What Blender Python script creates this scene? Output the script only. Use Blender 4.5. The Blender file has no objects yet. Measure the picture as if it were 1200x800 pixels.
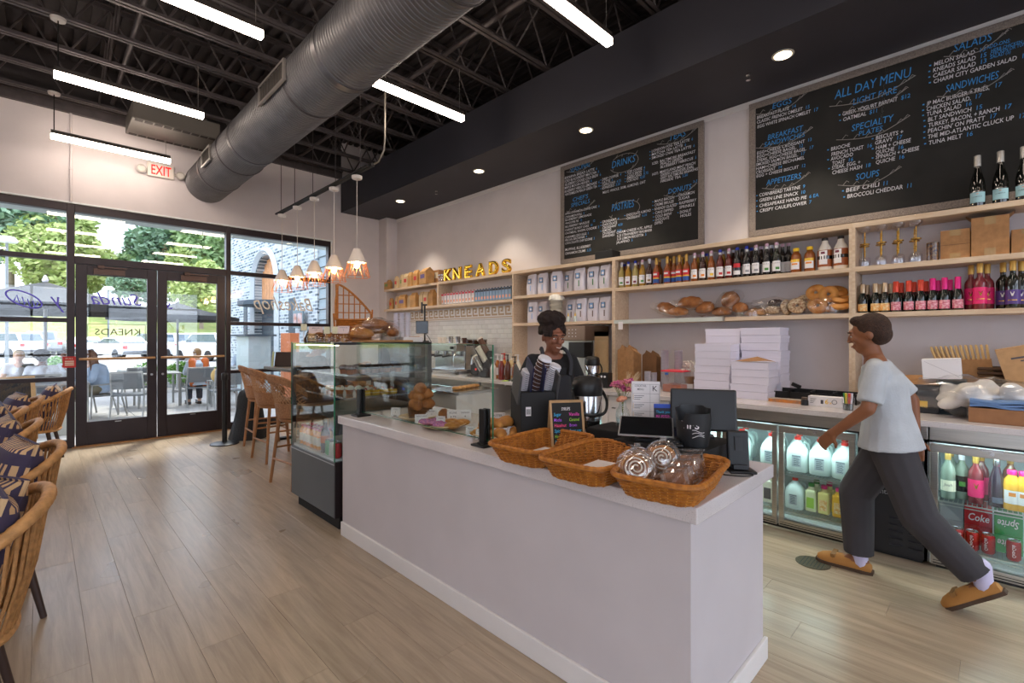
import bpy, bmesh, math, random
from mathutils import Vector, Matrix, Euler
PI = math.pi
R = math.radians
rnd = random.Random(7)
sc = bpy.context.scene
COL = sc.collection

# ---------------------------------------------------------------- camera
F_PX, YAW, CAM_H = 557.2, R(44.76), 1.48
cam_d = bpy.data.cameras.new('camera')
cam = bpy.data.objects.new('camera', cam_d)
COL.objects.link(cam)
cam_d.sensor_width = 36
cam_d.lens = F_PX / 1200 * 36
cam_d.shift_y = -3.4 / 1200
cam_d.clip_start = 0.05
cam_d.clip_end = 300
cam.location = (0, 0, CAM_H)
cam.rotation_euler = (R(90), 0, -YAW)
sc.camera = cam

# ---------------------------------------------------------------- world, sun, exposure
sc.view_settings.view_transform = 'Standard'
sc.view_settings.look = 'None'
sc.view_settings.gamma = 1
sc.view_settings.use_curve_mapping = False
sc.view_settings.exposure = 0.6
wd = bpy.data.worlds.new('sky')
sc.world = wd
wd.use_nodes = True
bgn = wd.node_tree.nodes['Background']
bgn.inputs[0].default_value = (0.76, 0.83, 1.0, 1)
bgn.inputs[1].default_value = 2.7
sun_d = bpy.data.lights.new('sun', 'SUN')
sun_d.energy = 4.0
sun_d.angle = R(12)
sun_d.color = (1, 0.95, 0.86)
sun = bpy.data.objects.new('sun', sun_d)
COL.objects.link(sun)
sun.rotation_euler = (R(38), 0, R(150))

# ---------------------------------------------------------------- helpers: where things stand
SN, CS = math.sin(YAW), math.cos(YAW)
def _ray(px, py):
    u, w = (px - 600) / F_PX, (396.64 - py) / F_PX
    return Vector((SN + CS * u, CS - SN * u, w))
def gz(px, py, z=0.0):
    d = _ray(px, py); t = (z - CAM_H) / d.z
    return Vector((d.x * t, d.y * t, z))
def yx(px, x):
    d = _ray(px, 400); return d.y * x / d.x
def zx(px, py, x):
    d = _ray(px, py); return CAM_H + d.z * x / d.x

# ---------------------------------------------------------------- helpers: materials
MATS = {}
def srgb(c):
    if isinstance(c, str):
        c = [int(c[i:i+2], 16) / 255 for i in (0, 2, 4)]
    return tuple((v / 12.92 if v <= 0.04045 else ((v + 0.055) / 1.055) ** 2.4) for v in c)
def mat(name, col='808080', rough=0.5, metal=0.0, spec=0.5, var=0.0, vscale=20.0, bump=0.0, bscale=60.0,
        coat=0.0, emit=0.0, ecol=None, stretch=None, objvar=0.0, alpha=1.0, trans=0.0, sss=0.0, col2=None):
    if name in MATS: return MATS[name]
    m = bpy.data.materials.new(name); MATS[name] = m
    m.use_nodes = True
    nt = m.node_tree; n = nt.nodes; L = nt.links
    p = n['Principled BSDF']
    c = srgb(col)
    p.inputs['Base Color'].default_value = (*c, 1)
    p.inputs['Roughness'].default_value = rough
    p.inputs['Metallic'].default_value = metal
    p.inputs['Specular IOR Level'].default_value = spec
    p.inputs['Coat Weight'].default_value = coat
    p.inputs['Alpha'].default_value = alpha
    p.inputs['Transmission Weight'].default_value = trans
    if sss:
        p.inputs['Subsurface Weight'].default_value = sss
        p.inputs['Subsurface Radius'].default_value = (0.02, 0.008, 0.005)
    m.diffuse_color = (*c, 1)
    if emit:
        p.inputs['Emission Color'].default_value = (*srgb(ecol or col), 1)
        p.inputs['Emission Strength'].default_value = emit
    vec = None
    if var or bump:
        tc = n.new('ShaderNodeTexCoord'); mp = n.new('ShaderNodeMapping')
        L.new(tc.outputs['Object'], mp.inputs[0])
        if stretch: mp.inputs['Scale'].default_value = stretch
        vec = mp.outputs[0]
    last = None
    if var:
        nz = n.new('ShaderNodeTexNoise'); nz.inputs['Scale'].default_value = vscale
        nz.inputs['Detail'].default_value = 5
        L.new(vec, nz.inputs['Vector'])
        mx = n.new('ShaderNodeMix'); mx.data_type = 'RGBA'
        d = srgb(col2) if col2 else tuple(max(0, v * (1 - var)) for v in c)
        b = c if col2 else tuple(min(1, v * (1 + var)) for v in c)
        rp = n.new('ShaderNodeMapRange'); rp.inputs[1].default_value = 0.35; rp.inputs[2].default_value = 0.65
        L.new(nz.outputs[0], rp.inputs[0]); L.new(rp.outputs[0], mx.inputs[0])
        mx.inputs[6].default_value = (*d, 1); mx.inputs[7].default_value = (*b, 1)
        last = mx.outputs[2]
    if objvar:
        oi = n.new('ShaderNodeObjectInfo'); hs = n.new('ShaderNodeHueSaturation')
        mr = n.new('ShaderNodeMapRange')
        mr.inputs[3].default_value = 1 - objvar; mr.inputs[4].default_value = 1 + objvar
        L.new(oi.outputs['Random'], mr.inputs[0]); L.new(mr.outputs[0], hs.inputs['Value'])
        if last: L.new(last, hs.inputs['Color'])
        else: hs.inputs['Color'].default_value = (*c, 1)
        last = hs.outputs[0]
    if last: L.new(last, p.inputs['Base Color'])
    if bump:
        nb = n.new('ShaderNodeTexNoise'); nb.inputs['Scale'].default_value = bscale; nb.inputs['Detail'].default_value = 4
        L.new(vec, nb.inputs['Vector'])
        bp = n.new('ShaderNodeBump'); bp.inputs['Strength'].default_value = bump; bp.inputs['Distance'].default_value = 0.01
        L.new(nb.outputs[0], bp.inputs['Height']); L.new(bp.outputs[0], p.inputs['Normal'])
    return m
def glassmat(name, tint=(1, 1, 1), refl=1.0, rough=0.0, haze=0.0):
    """thin glass sheet: clear, with a Fresnel reflection and an optional milky haze"""
    if name in MATS: return MATS[name]
    m = bpy.data.materials.new(name); MATS[name] = m
    m.use_nodes = True
    nt = m.node_tree; n = nt.nodes; L = nt.links
    n.remove(n['Principled BSDF'])
    out = n['Material Output']
    tr = n.new('ShaderNodeBsdfTransparent'); tr.inputs[0].default_value = (*tint, 1)
    gl = n.new('ShaderNodeBsdfGlossy'); gl.inputs[0].default_value = (1, 1, 1, 1); gl.inputs['Roughness'].default_value = rough
    lw = n.new('ShaderNodeLayerWeight'); lw.inputs[0].default_value = .5
    pw = n.new('ShaderNodeMath'); pw.operation = 'POWER'; pw.inputs[1].default_value = 5
    L.new(lw.outputs['Facing'], pw.inputs[0])
    fr = n.new('ShaderNodeMapRange'); fr.inputs[3].default_value = .045 * refl; fr.inputs[4].default_value = .9
    L.new(pw.outputs[0], fr.inputs[0])
    mx = n.new('ShaderNodeMixShader')
    L.new(fr.outputs[0], mx.inputs[0])
    base = tr.outputs[0]
    if haze:
        df = n.new('ShaderNodeBsdfDiffuse'); df.inputs[0].default_value = (.8, .8, .82, 1)
        m2 = n.new('ShaderNodeMixShader'); m2.inputs[0].default_value = haze
        L.new(tr.outputs[0], m2.inputs[1]); L.new(df.outputs[0], m2.inputs[2]); base = m2.outputs[0]
    L.new(base, mx.inputs[1]); L.new(gl.outputs[0], mx.inputs[2])
    L.new(mx.outputs[0], out.inputs[0])
    return m

# ---------------------------------------------------------------- helpers: meshes
def frame(d):
    d = d.normalized()
    a = Vector((0, 0, 1)) if abs(d.z) < 0.95 else Vector((1, 0, 0))
    x = a.cross(d).normalized(); y = d.cross(x)
    return x, y
class MB:
    def __init__(s): s.v = []; s.f = []; s.sm = []; s.mi = []; s.T = None; s.cur = 0
    def add(s, vs, fs, smooth=False):
        o = len(s.v)
        if s.T is not None: vs = [s.T @ Vector(p) for p in vs]
        s.v += [tuple(p) for p in vs]
        s.f += [tuple(i + o for i in f) for f in fs]
        s.sm += [smooth] * len(fs); s.mi += [s.cur] * len(fs)
        return s
    def box(s, x0, x1, y0, y1, z0, z1):
        return s.add([(x0,y0,z0),(x1,y0,z0),(x1,y1,z0),(x0,y1,z0),(x0,y0,z1),(x1,y0,z1),(x1,y1,z1),(x0,y1,z1)],
                     [(0,3,2,1),(4,5,6,7),(0,1,5,4),(1,2,6,5),(2,3,7,6),(3,0,4,7)])
    def cb(s, c, d, rot=None):
        vs = [Vector((i*d[0]/2, j*d[1]/2, k*d[2]/2)) for k in (-1,1) for j in (-1,1) for i in (-1,1)]
        if rot is not None: M = Euler(rot).to_matrix(); vs = [M @ v for v in vs]
        vs = [v + Vector(c) for v in vs]
        return s.add(vs, [(0,2,3,1),(4,5,7,6),(0,1,5,4),(1,3,7,5),(3,2,6,7),(2,0,4,6)])
    def rings(s, rs, closed=False, caps=True, smooth=True):
        n = len(rs[0]); vs = [p for r in rs for p in r]; fs = []
        m = len(rs)
        for i in range(m if closed else m - 1):
            a, b = i * n, ((i + 1) % m) * n
            for j in range(n):
                k = (j + 1) % n; fs.append((a+j, a+k, b+k, b+j))
        s.add(vs, fs, smooth)
        if caps and not closed:
            o = len(s.v) - len(vs)
            s.f += [tuple(o + j for j in reversed(range(n))), tuple(o + (m-1)*n + j for j in range(n))]
            s.sm += [False, False]; s.mi += [s.cur] * 2
        return s
    def cyl(s, p, q, r, r2=None, n=12, caps=True, smooth=True):
        p, q = Vector(p), Vector(q); r2 = r if r2 is None else r2
        x, y = frame(q - p)
        return s.rings([[c + (x*math.cos(2*PI*j/n) + y*math.sin(2*PI*j/n))*rr for j in range(n)] for c, rr in ((p, r), (q, r2))], caps=caps, smooth=smooth)
    def tube(s, pts, r, n=6, closed=False, caps=True):
        P = [Vector(p) for p in pts]; m = len(P); rs = []
        rr = r if isinstance(r, (list, tuple)) else [r] * m
        x = None
        for i in range(m):
            if closed: d = P[(i+1) % m] - P[i-1]
            else: d = P[min(i+1, m-1)] - P[max(i-1, 0)]
            d = d.normalized()
            if x is None: x, y = frame(d)
            else:
                x = (x - d * x.dot(d))
                x = x.normalized() if x.length > 1e-6 else frame(d)[0]
                y = d.cross(x)
            rs.append([P[i] + (x*math.cos(2*PI*j/n) + y*math.sin(2*PI*j/n))*rr[i] for j in range(n)])
        return s.rings(rs, closed=closed, caps=caps)
    def lathe(s, prof, n=16, c=(0, 0, 0), caps=True, sx=1.0, sy=1.0):
        return s.rings([[Vector((c[0] + r*math.cos(2*PI*j/n)*sx, c[1] + r*math.sin(2*PI*j/n)*sy, c[2] + z)) for j in range(n)] for r, z in prof], caps=caps)
    def ell(s, c, r, nu=12, nv=8, rot=None):
        M = Euler(rot).to_matrix() if rot is not None else Matrix.Identity(3)
        C = Vector(c); rs = []
        for i in range(nv + 1):
            a = PI * i / nv; q = max(math.sin(a), 0.02)
            rs.append([C + M @ Vector((r[0]*q*math.cos(2*PI*j/nu), r[1]*q*math.sin(2*PI*j/nu), -r[2]*math.cos(a))) for j in range(nu)])
        return s.rings(rs)
    def prism(s, poly, z0, z1, axis='z'):
        n = len(poly)
        def P(a, b, c): return (a, b, c) if axis == 'z' else ((a, c, b) if axis == 'y' else (c, a, b))
        vs = [P(a, b, z0) for a, b in poly] + [P(a, b, z1) for a, b in poly]
        fs = [tuple(reversed(range(n))), tuple(range(n, 2*n))] + [(i, (i+1) % n, n + (i+1) % n, n + i) for i in range(n)]
        return s.add(vs, fs)
    def quad(s, a, b, c, d): return s.add([a, b, c, d], [(0, 1, 2, 3)])
    def torus(s, c, Rr, r, axis='z', n=20, m=6, sx=1, sy=1):
        pts = []
        for i in range(n):
            a, b = Rr*math.cos(2*PI*i/n)*sx, Rr*math.sin(2*PI*i/n)*sy
            o = (a, b, 0) if axis == 'z' else ((a, 0, b) if axis == 'y' else (0, a, b))
            pts.append(Vector(c) + Vector(o))
        return s.tube(pts, r, m, closed=True)
    def cap(s, p, q, r1, r2=None, n=12, fl=1.0, ends=(1, 1)):
        """tapered capsule; ends=0 gives a flat end"""
        p, q = Vector(p), Vector(q); r2 = r1 if r2 is None else r2
        d = (q - p).normalized(); x, y = frame(d); rs = []
        def ring(c, r): rs.append([c + (x*math.cos(2*PI*j/n) + y*fl*math.sin(2*PI*j/n))*r for j in range(n)])
        if ends[0]:
            for a in (80, 55, 28): ring(p - d*r1*math.sin(R(a)), max(r1*math.cos(R(a)), .001))
        ring(p, r1); ring(p.lerp(q, .5), (r1 + r2)/2); ring(q, r2)
        if ends[1]:
            for a in (28, 55, 80): ring(q + d*r2*math.sin(R(a)), max(r2*math.cos(R(a)), .001))
        return s.rings(rs)
    def mesh(s, name, mats):
        me = bpy.data.meshes.new(name)
        me.from_pydata(s.v, [], s.f)
        me.polygons.foreach_set('use_smooth', s.sm)
        mats = mats if isinstance(mats, (list, tuple)) else [mats]
        for m in mats: me.materials.append(m)
        if len(mats) > 1: me.polygons.foreach_set('material_index', s.mi)
        if any(s.sm):
            try: me.set_sharp_from_angle(angle=R(48))
            except Exception: pass
        me.update()
        return me
    def build(s, name, mats, parent=None, loc=None, rz=0.0, bevel=0.0, rot=None):
        return link(name, s.mesh(name, mats), parent, loc, rz, bevel, rot)
def link(name, me, parent=None, loc=None, rz=0.0, bevel=0.0, rot=None):
    o = bpy.data.objects.new(name, me); COL.objects.link(o)
    if parent is not None: o.parent = parent
    if loc is not None: o.location = loc
    if rz: o.rotation_euler.z = rz
    if rot is not None: o.rotation_euler = rot
    if bevel:
        b = o.modifiers.new('bevel', 'BEVEL'); b.width = bevel; b.segments = 2; b.limit_method = 'ANGLE'; b.angle_limit = R(40)
    return o
def tag(o, label, cat, group=None):
    o['label'] = label; o['category'] = cat
    if group: o['group'] = group
    return o
def thing(name, label, cat, loc=(0, 0, 0), rz=0.0, group=None):
    o = bpy.data.objects.new(name, None); COL.objects.link(o)
    o.location = loc; o.rotation_euler.z = rz; o.empty_display_size = 0.1
    return tag(o, label, cat, group)
def struct(o): o['kind'] = 'structure'; return o
def dup(root, loc, rz=None, label=None, group=None, scale=None):
    r = root.copy(); COL.objects.link(r); r.location = loc
    if rz is not None: r.rotation_euler.z = rz
    if label: r['label'] = label
    if group: r['group'] = group
    if scale: r.scale = scale if isinstance(scale, tuple) else (scale,)*3
    for ch in list(root.children):
        c = ch.copy(); COL.objects.link(c); c.parent = r
        for g in list(ch.children):
            d = g.copy(); COL.objects.link(d); d.parent = c
    return r
ORD = ['leftmost', 'second', 'third', 'fourth', 'fifth', 'sixth', 'seventh', 'eighth', 'ninth', 'tenth', 'eleventh', 'twelfth',
       'thirteenth', 'fourteenth', 'fifteenth', 'sixteenth', 'seventeenth', 'eighteenth', 'nineteenth', 'twentieth']
def nth(i, n=99):
    """leftmost / second from left / rightmost"""
    return 'leftmost' if i == 0 else ('rightmost' if i == n - 1 else ORD[i] + ' from left')
_tc = {}
def text_geo(s, size=1.0, align='LEFT', shear=0.0, bold=0.0, space=1.0):
    k = (s, align, shear, bold, space)
    if k not in _tc:
        cu = bpy.data.curves.new('txt', 'FONT'); cu.body = s; cu.size = 1; cu.align_x = align; cu.shear = shear
        cu.resolution_u = 2; cu.offset = bold; cu.space_character = space; cu.fill_mode = 'FRONT'
        ob = bpy.data.objects.new('txt', cu)
        me = ob.to_mesh()
        _tc[k] = ([tuple(v.co) for v in me.vertices], [tuple(p.vertices) for p in me.polygons])
        ob.to_mesh_clear(); bpy.data.objects.remove(ob); bpy.data.curves.remove(cu)
    v, f = _tc[k]
    return [(a*size, b*size) for a, b, _ in v], f
def text_w(s, **kw):
    v, f = text_geo(s, 1.0, **kw)
    return (max(p[0] for p in v) - min(p[0] for p in v)) if v else 0
def put_text(mb, s, o, ux, uz, size, align='LEFT', shear=0.0, bold=0.0, width=None, space=1.0):
    """lay flat lettering at o along ux (reading direction) and uz (up); width: squeeze or stretch to this width"""
    v, f = text_geo(s, 1.0, align, shear, bold, space)
    if not v: return
    kx = size
    if width: kx = width / max(text_w(s, align=align, shear=shear, bold=bold, space=space), 1e-6)
    o, ux, uz = Vector(o), Vector(ux), Vector(uz)
    mb.add([o + ux*(a*kx) + uz*(b*size) for a, b in v], f)
def smooth_remesh(o, voxel, it=4, fac=0.5):
    m = o.modifiers.new('skin', 'REMESH'); m.mode = 'VOXEL'; m.voxel_size = voxel; m.use_smooth_shade = True
    if it:
        k = o.modifiers.new('soft', 'SMOOTH'); k.iterations = it; k.factor = fac
    return o
# ================================================================ STRUCTURE
XL, XR, YB, YF = -2.7, 5.1, -3.6, 8.72
DECK = 5.25
M_wall = mat('wall paint', 'D6CFD1', 0.7, var=0.03, vscale=3, bump=0.03, bscale=200)
M_bronze = mat('dark bronze frame', '2E2428', 0.38, metal=0.35, var=0.1, vscale=8)
M_ceil = mat('black ceiling paint', '2E292B', 0.75, var=0.25, vscale=5)
M_steel_blk = mat('black steel', '4A4446', 0.5, metal=0.2, var=0.15, vscale=9)
M_soffit = mat('charcoal soffit paint', '31313A', 0.65, var=0.06, vscale=2)
M_glass = glassmat('window glass', (0.97, 0.985, 0.98))
M_white = mat('white paint', 'E6E2E0', 0.5, var=0.02, vscale=4)
M_led = mat('led diffuser', 'FFF4E6', 0.4, emit=16.0, ecol='FFEBD8')
M_blk = mat('black plastic', '141416', 0.4)
M_blkrough = mat('matte black', '18181A', 0.7)

# --- floor with planks
def floor_mat():
    m = bpy.data.materials.new('oak plank'); m.use_nodes = True
    nt = m.node_tree; n = nt.nodes; L = nt.links; p = n['Principled BSDF']
    tc = n.new('ShaderNodeTexCoord'); oi = n.new('ShaderNodeObjectInfo')
    ad = n.new('ShaderNodeVectorMath'); ad.operation = 'ADD'
    sc_ = n.new('ShaderNodeVectorMath'); sc_.operation = 'SCALE'; sc_.inputs['Scale'].default_value = 40
    cx = n.new('ShaderNodeCombineXYZ')
    L.new(oi.outputs['Random'], cx.inputs[0]); L.new(oi.outputs['Random'], cx.inputs[2])
    L.new(cx.outputs[0], sc_.inputs[0])
    L.new(tc.outputs['Object'], ad.inputs[0]); L.new(sc_.outputs[0], ad.inputs[1])
    mp = n.new('ShaderNodeMapping'); mp.inputs['Scale'].default_value = (26, 1.6, 10); L.new(ad.outputs[0], mp.inputs[0])
    nz = n.new('ShaderNodeTexNoise'); nz.inputs['Scale'].default_value = 1.0; nz.inputs['Detail'].default_value = 8; nz.inputs['Roughness'].default_value = .65
    nz.inputs['Distortion'].default_value = .6
    L.new(mp.outputs[0], nz.inputs['Vector'])
    nb = n.new('ShaderNodeTexNoise'); nb.inputs['Scale'].default_value = 1.4; nb.inputs['Detail'].default_value = 3
    L.new(ad.outputs[0], nb.inputs['Vector'])
    cr = n.new('ShaderNodeValToRGB')
    cr.color_ramp.elements[0].position = .3; cr.color_ramp.elements[0].color = (*srgb('9B8973'), 1)
    cr.color_ramp.elements[1].position = .68; cr.color_ramp.elements[1].color = (*srgb('BCAA93'), 1)
    L.new(nz.outputs[0], cr.inputs[0])
    hs = n.new('ShaderNodeHueSaturation')
    m1 = n.new('ShaderNodeMapRange'); m1.inputs[3].default_value = .93; m1.inputs[4].default_value = 1.06
    L.new(oi.outputs['Random'], m1.inputs[0])
    m2 = n.new('ShaderNodeMapRange'); m2.inputs[1].default_value = .3; m2.inputs[2].default_value = .7; m2.inputs[3].default_value = .9; m2.inputs[4].default_value = 1.06
    L.new(nb.outputs[0], m2.inputs[0])
    mu = n.new('ShaderNodeMath'); mu.operation = 'MULTIPLY'; L.new(m1.outputs[0], mu.inputs[0]); L.new(m2.outputs[0], mu.inputs[1])
    L.new(mu.outputs[0], hs.inputs['Value']); L.new(cr.outputs[0], hs.inputs['Color'])
    L.new(hs.outputs[0], p.inputs['Base Color'])
    mr = n.new('ShaderNodeMapRange'); mr.inputs[3].default_value = .23; mr.inputs[4].default_value = .37
    L.new(nb.outputs[0], mr.inputs[0]); L.new(mr.outputs[0], p.inputs['Roughness'])
    bp = n.new('ShaderNodeBump'); bp.inputs['Strength'].default_value = .12; bp.inputs['Distance'].default_value = .004
    L.new(nz.outputs[0], bp.inputs['Height']); L.new(bp.outputs[0], p.inputs['Normal'])
    return m
M_floor = floor_mat()
fb = MB().box(XL - .2, XR + .2, YB - .2, YF + .08, -0.12, -0.006)
floor = struct(fb.build('floor', mat('floor bed', '7A6850', .8)))
PW, PL = 0.19, 1.4
def plank_mesh(w, l):
    g = 0.0004; b = 0.0009
    vs = [(g,g,-.006),(w-g,g,-.006),(w-g,l-g,-.006),(g,l-g,-.006),(g,g,-b),(w-g,g,-b),(w-g,l-g,-b),(g,l-g,-b),
          (g+b,g+b,0),(w-g-b,g+b,0),(w-g-b,l-g-b,0),(g+b,l-g-b,0)]
    fs = [(0,1,5,4),(1,2,6,5),(2,3,7,6),(3,0,4,7),(4,5,9,8),(5,6,10,9),(6,7,11,10),(7,4,8,11),(8,9,10,11)]
    return MB().add(vs, fs).mesh('plank', M_floor)
pm = plank_mesh(PW, PL)
k = 0; x = -1.55
while x < 4.9:
    y = -1.0 - [0, .55, 1.1, .3, .85][k % 5]
    while y < YF:
        if y + PL > YF + .05:
            if YF + .04 - y > .05: link('plank', plank_mesh(PW, YF + .04 - y), floor, (x, y, 0))
        elif not (x > 1.7 and x + PW < 2.3 and y > .8 and y + PL < 3.4) and x < 4.3: link('plank', pm, floor, (x, y, 0))
        y += PL
    x += PW; k += 1
# the plain rest of the floor, out of the photograph
rest = MB().box(XL, -1.552, YB, YF, -.006, -.0005).box(-1.552, XR, YB, -1.0 - 1.12, -.006, -.0005).build('floor_rest', M_floor, floor)

# --- walls
wr = struct(MB().box(XR, XR + .2, YB, YF + .2, 0, DECK).build('wall_right', M_wall))
WT, WX0, WX1 = 3.32, -2.3, 3.89
wf = MB().box(WX1, XR, YF, YF + .2, 0, DECK).box(XL, WX1, YF, YF + .2, WT, DECK).box(XL, WX0, YF, YF + .2, 0, WT)
wf = struct(wf.build('wall_far', M_wall))
# white reveal of the window opening
rv = struct(MB().box(WX1 - .02, WX1 + .004, YF - .006, YF + .03, 0, WT).box(WX0, WX1, YF - .006, YF + .03, WT - .018, WT + .004).build('trim_2', mat('reveal white', 'E9EEF0', .5)))
# pilaster in the far corner
struct(MB().box(4.86, XR, 8.43, YF, 0, 3.875).build('trim_1', M_wall))
# left wall: three big storefront windows out of frame, they light the room
wl = MB().box(XL - .2, XL, YB, YF + .2, 3.2, DECK)
for a, b in ((YB, -2.6), (.1, YF + .2)): wl.box(XL - .2, XL, a, b, 0, 3.2)
struct(wl.build('wall_left', M_wall))
wb = MB().box(XL, XR + .2, YB - .2, YB, 3.2, DECK).box(XL, -1.6, YB - .2, YB, 0, 3.2).box(4.3, XR + .2, YB - .2, YB, 0, 3.2).box(1.2, 1.6, YB - .2, YB, 0, 3.2)
struct(wb.build('wall_back', M_wall))
wn = 5
for ax, c, a, b in (('x', XL - .1, -2.6, .1), ('y', YB - .1, -1.6, 1.2), ('y', YB - .1, 1.6, 4.3)):
    f, g = MB(), MB()
    def bb(m, u0, u1, z0, z1, t):
        if ax == 'x': m.box(c - t, c + t, u0, u1, z0, z1)
        else: m.box(u0, u1, c - t, c + t, z0, z1)
    for z in (0, .92, 2.53, 3.14): bb(f, a, b, z, z + .06, .04)
    for u in (a, (a + b)/2 - .03, b - .06): bb(f, u, u + .06, 0, 3.2, .04)
    fo = struct(f.build('window_%d' % wn, M_bronze))
    bb(g, a, b, 0, 3.2, .004); g.build('pane', M_glass, fo); wn += 1

# --- ceiling: deck, joists, bridging
ck = MB()
nn = 60
for i in range(nn):
    x0 = XL + (XR - XL) * i / nn; w = (XR - XL) / nn
    ck.box(x0, x0 + w * .55, YB, YF, DECK - .04, DECK)
ck.box(XL - .2, XR + .2, YB - .2, YF + .2, DECK, DECK + .1)
ceiling = struct(ck.build('ceiling', M_ceil))
jb = MB()
for s in (-1, 1):
    jb.box(XL, XR, s*.008, s*.045, 4.55, 4.558).box(XL, XR, s*.008, s*.014, 4.55, 4.595)
    jb.box(XL, XR, s*.008, s*.045, 5.19, 5.2).box(XL, XR, s*.008, s*.014, 5.15, 5.2)
nx = 12
for i in range(nx):
    a = XL + (XR - XL)*i/nx; b = XL + (XR - XL)*(i + .5)/nx; c = XL + (XR - XL)*(i + 1)/nx
    jb.cyl((a, 0, 5.17), (b, 0, 4.575), .011, n=6).cyl((b, 0, 4.575), (c, 0, 5.17), .011, n=6)
jm = jb.mesh('joist', M_steel_blk)
JY = [8.33 - .678*i for i in range(17)]
for y in JY: link('joist', jm, ceiling, (0, y, 0))
br = MB()
for i in range(len(JY) - 1):
    for x in (-.9, .55, 2.55, 3.6):
        a, b = JY[i], JY[i+1]
        br.tube([(x, a, 4.57), (x + .03, b, 5.16)], .012, 4).tube([(x + .05, a, 5.16), (x + .02, b, 4.57)], .012, 4)
br.build('joist_bridging', M_steel_blk, ceiling)
pp = MB()
for x, z in ((.72, 4.78), (2.75, 4.85), (3.25, 4.7)): pp.cyl((x, YB, z), (x, YF, z), .028, n=8)
pp.build('sprinkler_pipe', M_steel_blk, ceiling)
struct(MB().box(XL, 4.06, YF - .012, YF - .001, 4.5, DECK).box(XR - .01, XR - .001, YB, YF, 4.5, DECK).box(XL + .001, XL + .01, YB, YF, 4.5, DECK).build('trim_5', M_ceil))
rb = MB().box(XL, 4.06, YF - .06, YF - .005, 4.5, 4.62).box(XL, 4.06, YF - .1, YF - .005, 4.62, 4.66)
rb.build('ledger_beam', M_steel_blk, ceiling)

# --- soffit over the service wall
so = MB().box(4.06, XR, YB, YF, 3.875, 4.5)
soffit = struct(so.build('soffit', M_soffit))
struct(MB().box(XR - .012, XR, YB, 8.43, 3.815, 3.875).build('trim_3', M_white))

# --- storefront frame, windows 1-3 and the doors
def glazing(name, xs, zs, x0, x1, z0, z1):
    """frame of a storefront bay with a pane in each light; xs / zs = member positions (start, end)"""
    f = MB()
    for a, b in xs: f.box(a, b, YF + .02, YF + .14, z0, z1)
    for a, b in zs: f.box(x0, x1, YF + .025, YF + .135, a, b)
    o = struct(f.build(name, M_bronze, bevel=.004))
    zz = [z0] + [v for p in sorted(zs) for v in p] + [z1]
    zl = sorted(zs)
    for i in range(len(zl) - 1):
        MB().box(x0, x1, YF + .076, YF + .084, zl[i][1], zl[i+1][0]).build('pane', M_glass, o)
    return o
HZ = [(0, .11), (.91, .965), (1.70, 1.757), (2.526, 2.588), (3.2, 3.302)]
glazing('window_1', [(WX0, WX0 + .06), (-1.02, -.96), (.25, .33)], HZ, WX0, .33, 0, 3.302)
glazing('window_2', [(2.14, 2.205), (3.83, 3.885)], HZ, 2.14, 3.885, 0, 3.302)
glazing('window_3', [], [(2.5, 2.6), (3.2, 3.302)], .33, 2.14, 2.5, 3.302)
struct(MB().box(.3, 2.18, YF - .0, YF + .16, 0.0, .012).build('trim_4', mat('door threshold', 'B98552', .35, metal=.6)))
M_wood_bar = mat('push bar oak', 'B58A5C', .35, var=.15, vscale=30, stretch=(1, 8, 8))
for i, (a, b, ha) in enumerate(((.34, 1.233, 0), (1.243, 2.13, 1))):
    f = MB(); y0, y1 = YF + .045, YF + .1
    f.box(a, a + .115, y0, y1, .015, 2.495).box(b - .115, b, y0, y1, .015, 2.495).box(a + .115, b - .115, y0, y1, .015, .33).box(a + .115, b - .115, y0, y1, 2.36, 2.495)
    d = struct(f.build('door_%d' % (i + 1), M_bronze, bevel=.003))
    MB().box(a + .115, b - .115, YF + .068, YF + .076, .33, 2.36).build('pane', M_glass, d)
    bar = MB().cyl((a + .03, YF - .03, 1.2), (b - .03, YF - .03, 1.2), .017, n=10)
    for xx in (a + .08, b - .08): bar.cyl((xx, YF - .03, 1.2), (xx, y0, 1.2), .012, n=8)
    bar.build('push_bar', M_wood_bar, d)
    cx = a + (.35 if i == 0 else .45)
    cl = MB().box(cx - .17, cx + .17, YF - .01, y0, 2.37, 2.45).box(cx - .1, cx + .19, YF - .05, YF - .02, 2.462, 2.478).box(cx - .13, cx - .06, YF - .06, y0, 2.45, 2.49)
    cl.build('door_closer', mat('closer bronze', '57433C', .4, metal=.5), d)
    MB().cyl((a + .83 if i == 0 else a + .06, y0, .95), (a + .83 if i == 0 else a + .06, y0 - .014, .95), .016, n=10).build('lock_cylinder', mat('steel', 'B8B8BA', .3, metal=1), d)
    MB().box((a + b)/2 - .035, (a + b)/2 + .035, y0 - .004, y0, .3, .312).build('maker_plate', mat('steel', 'B8B8BA', .3, metal=1), d)
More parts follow.
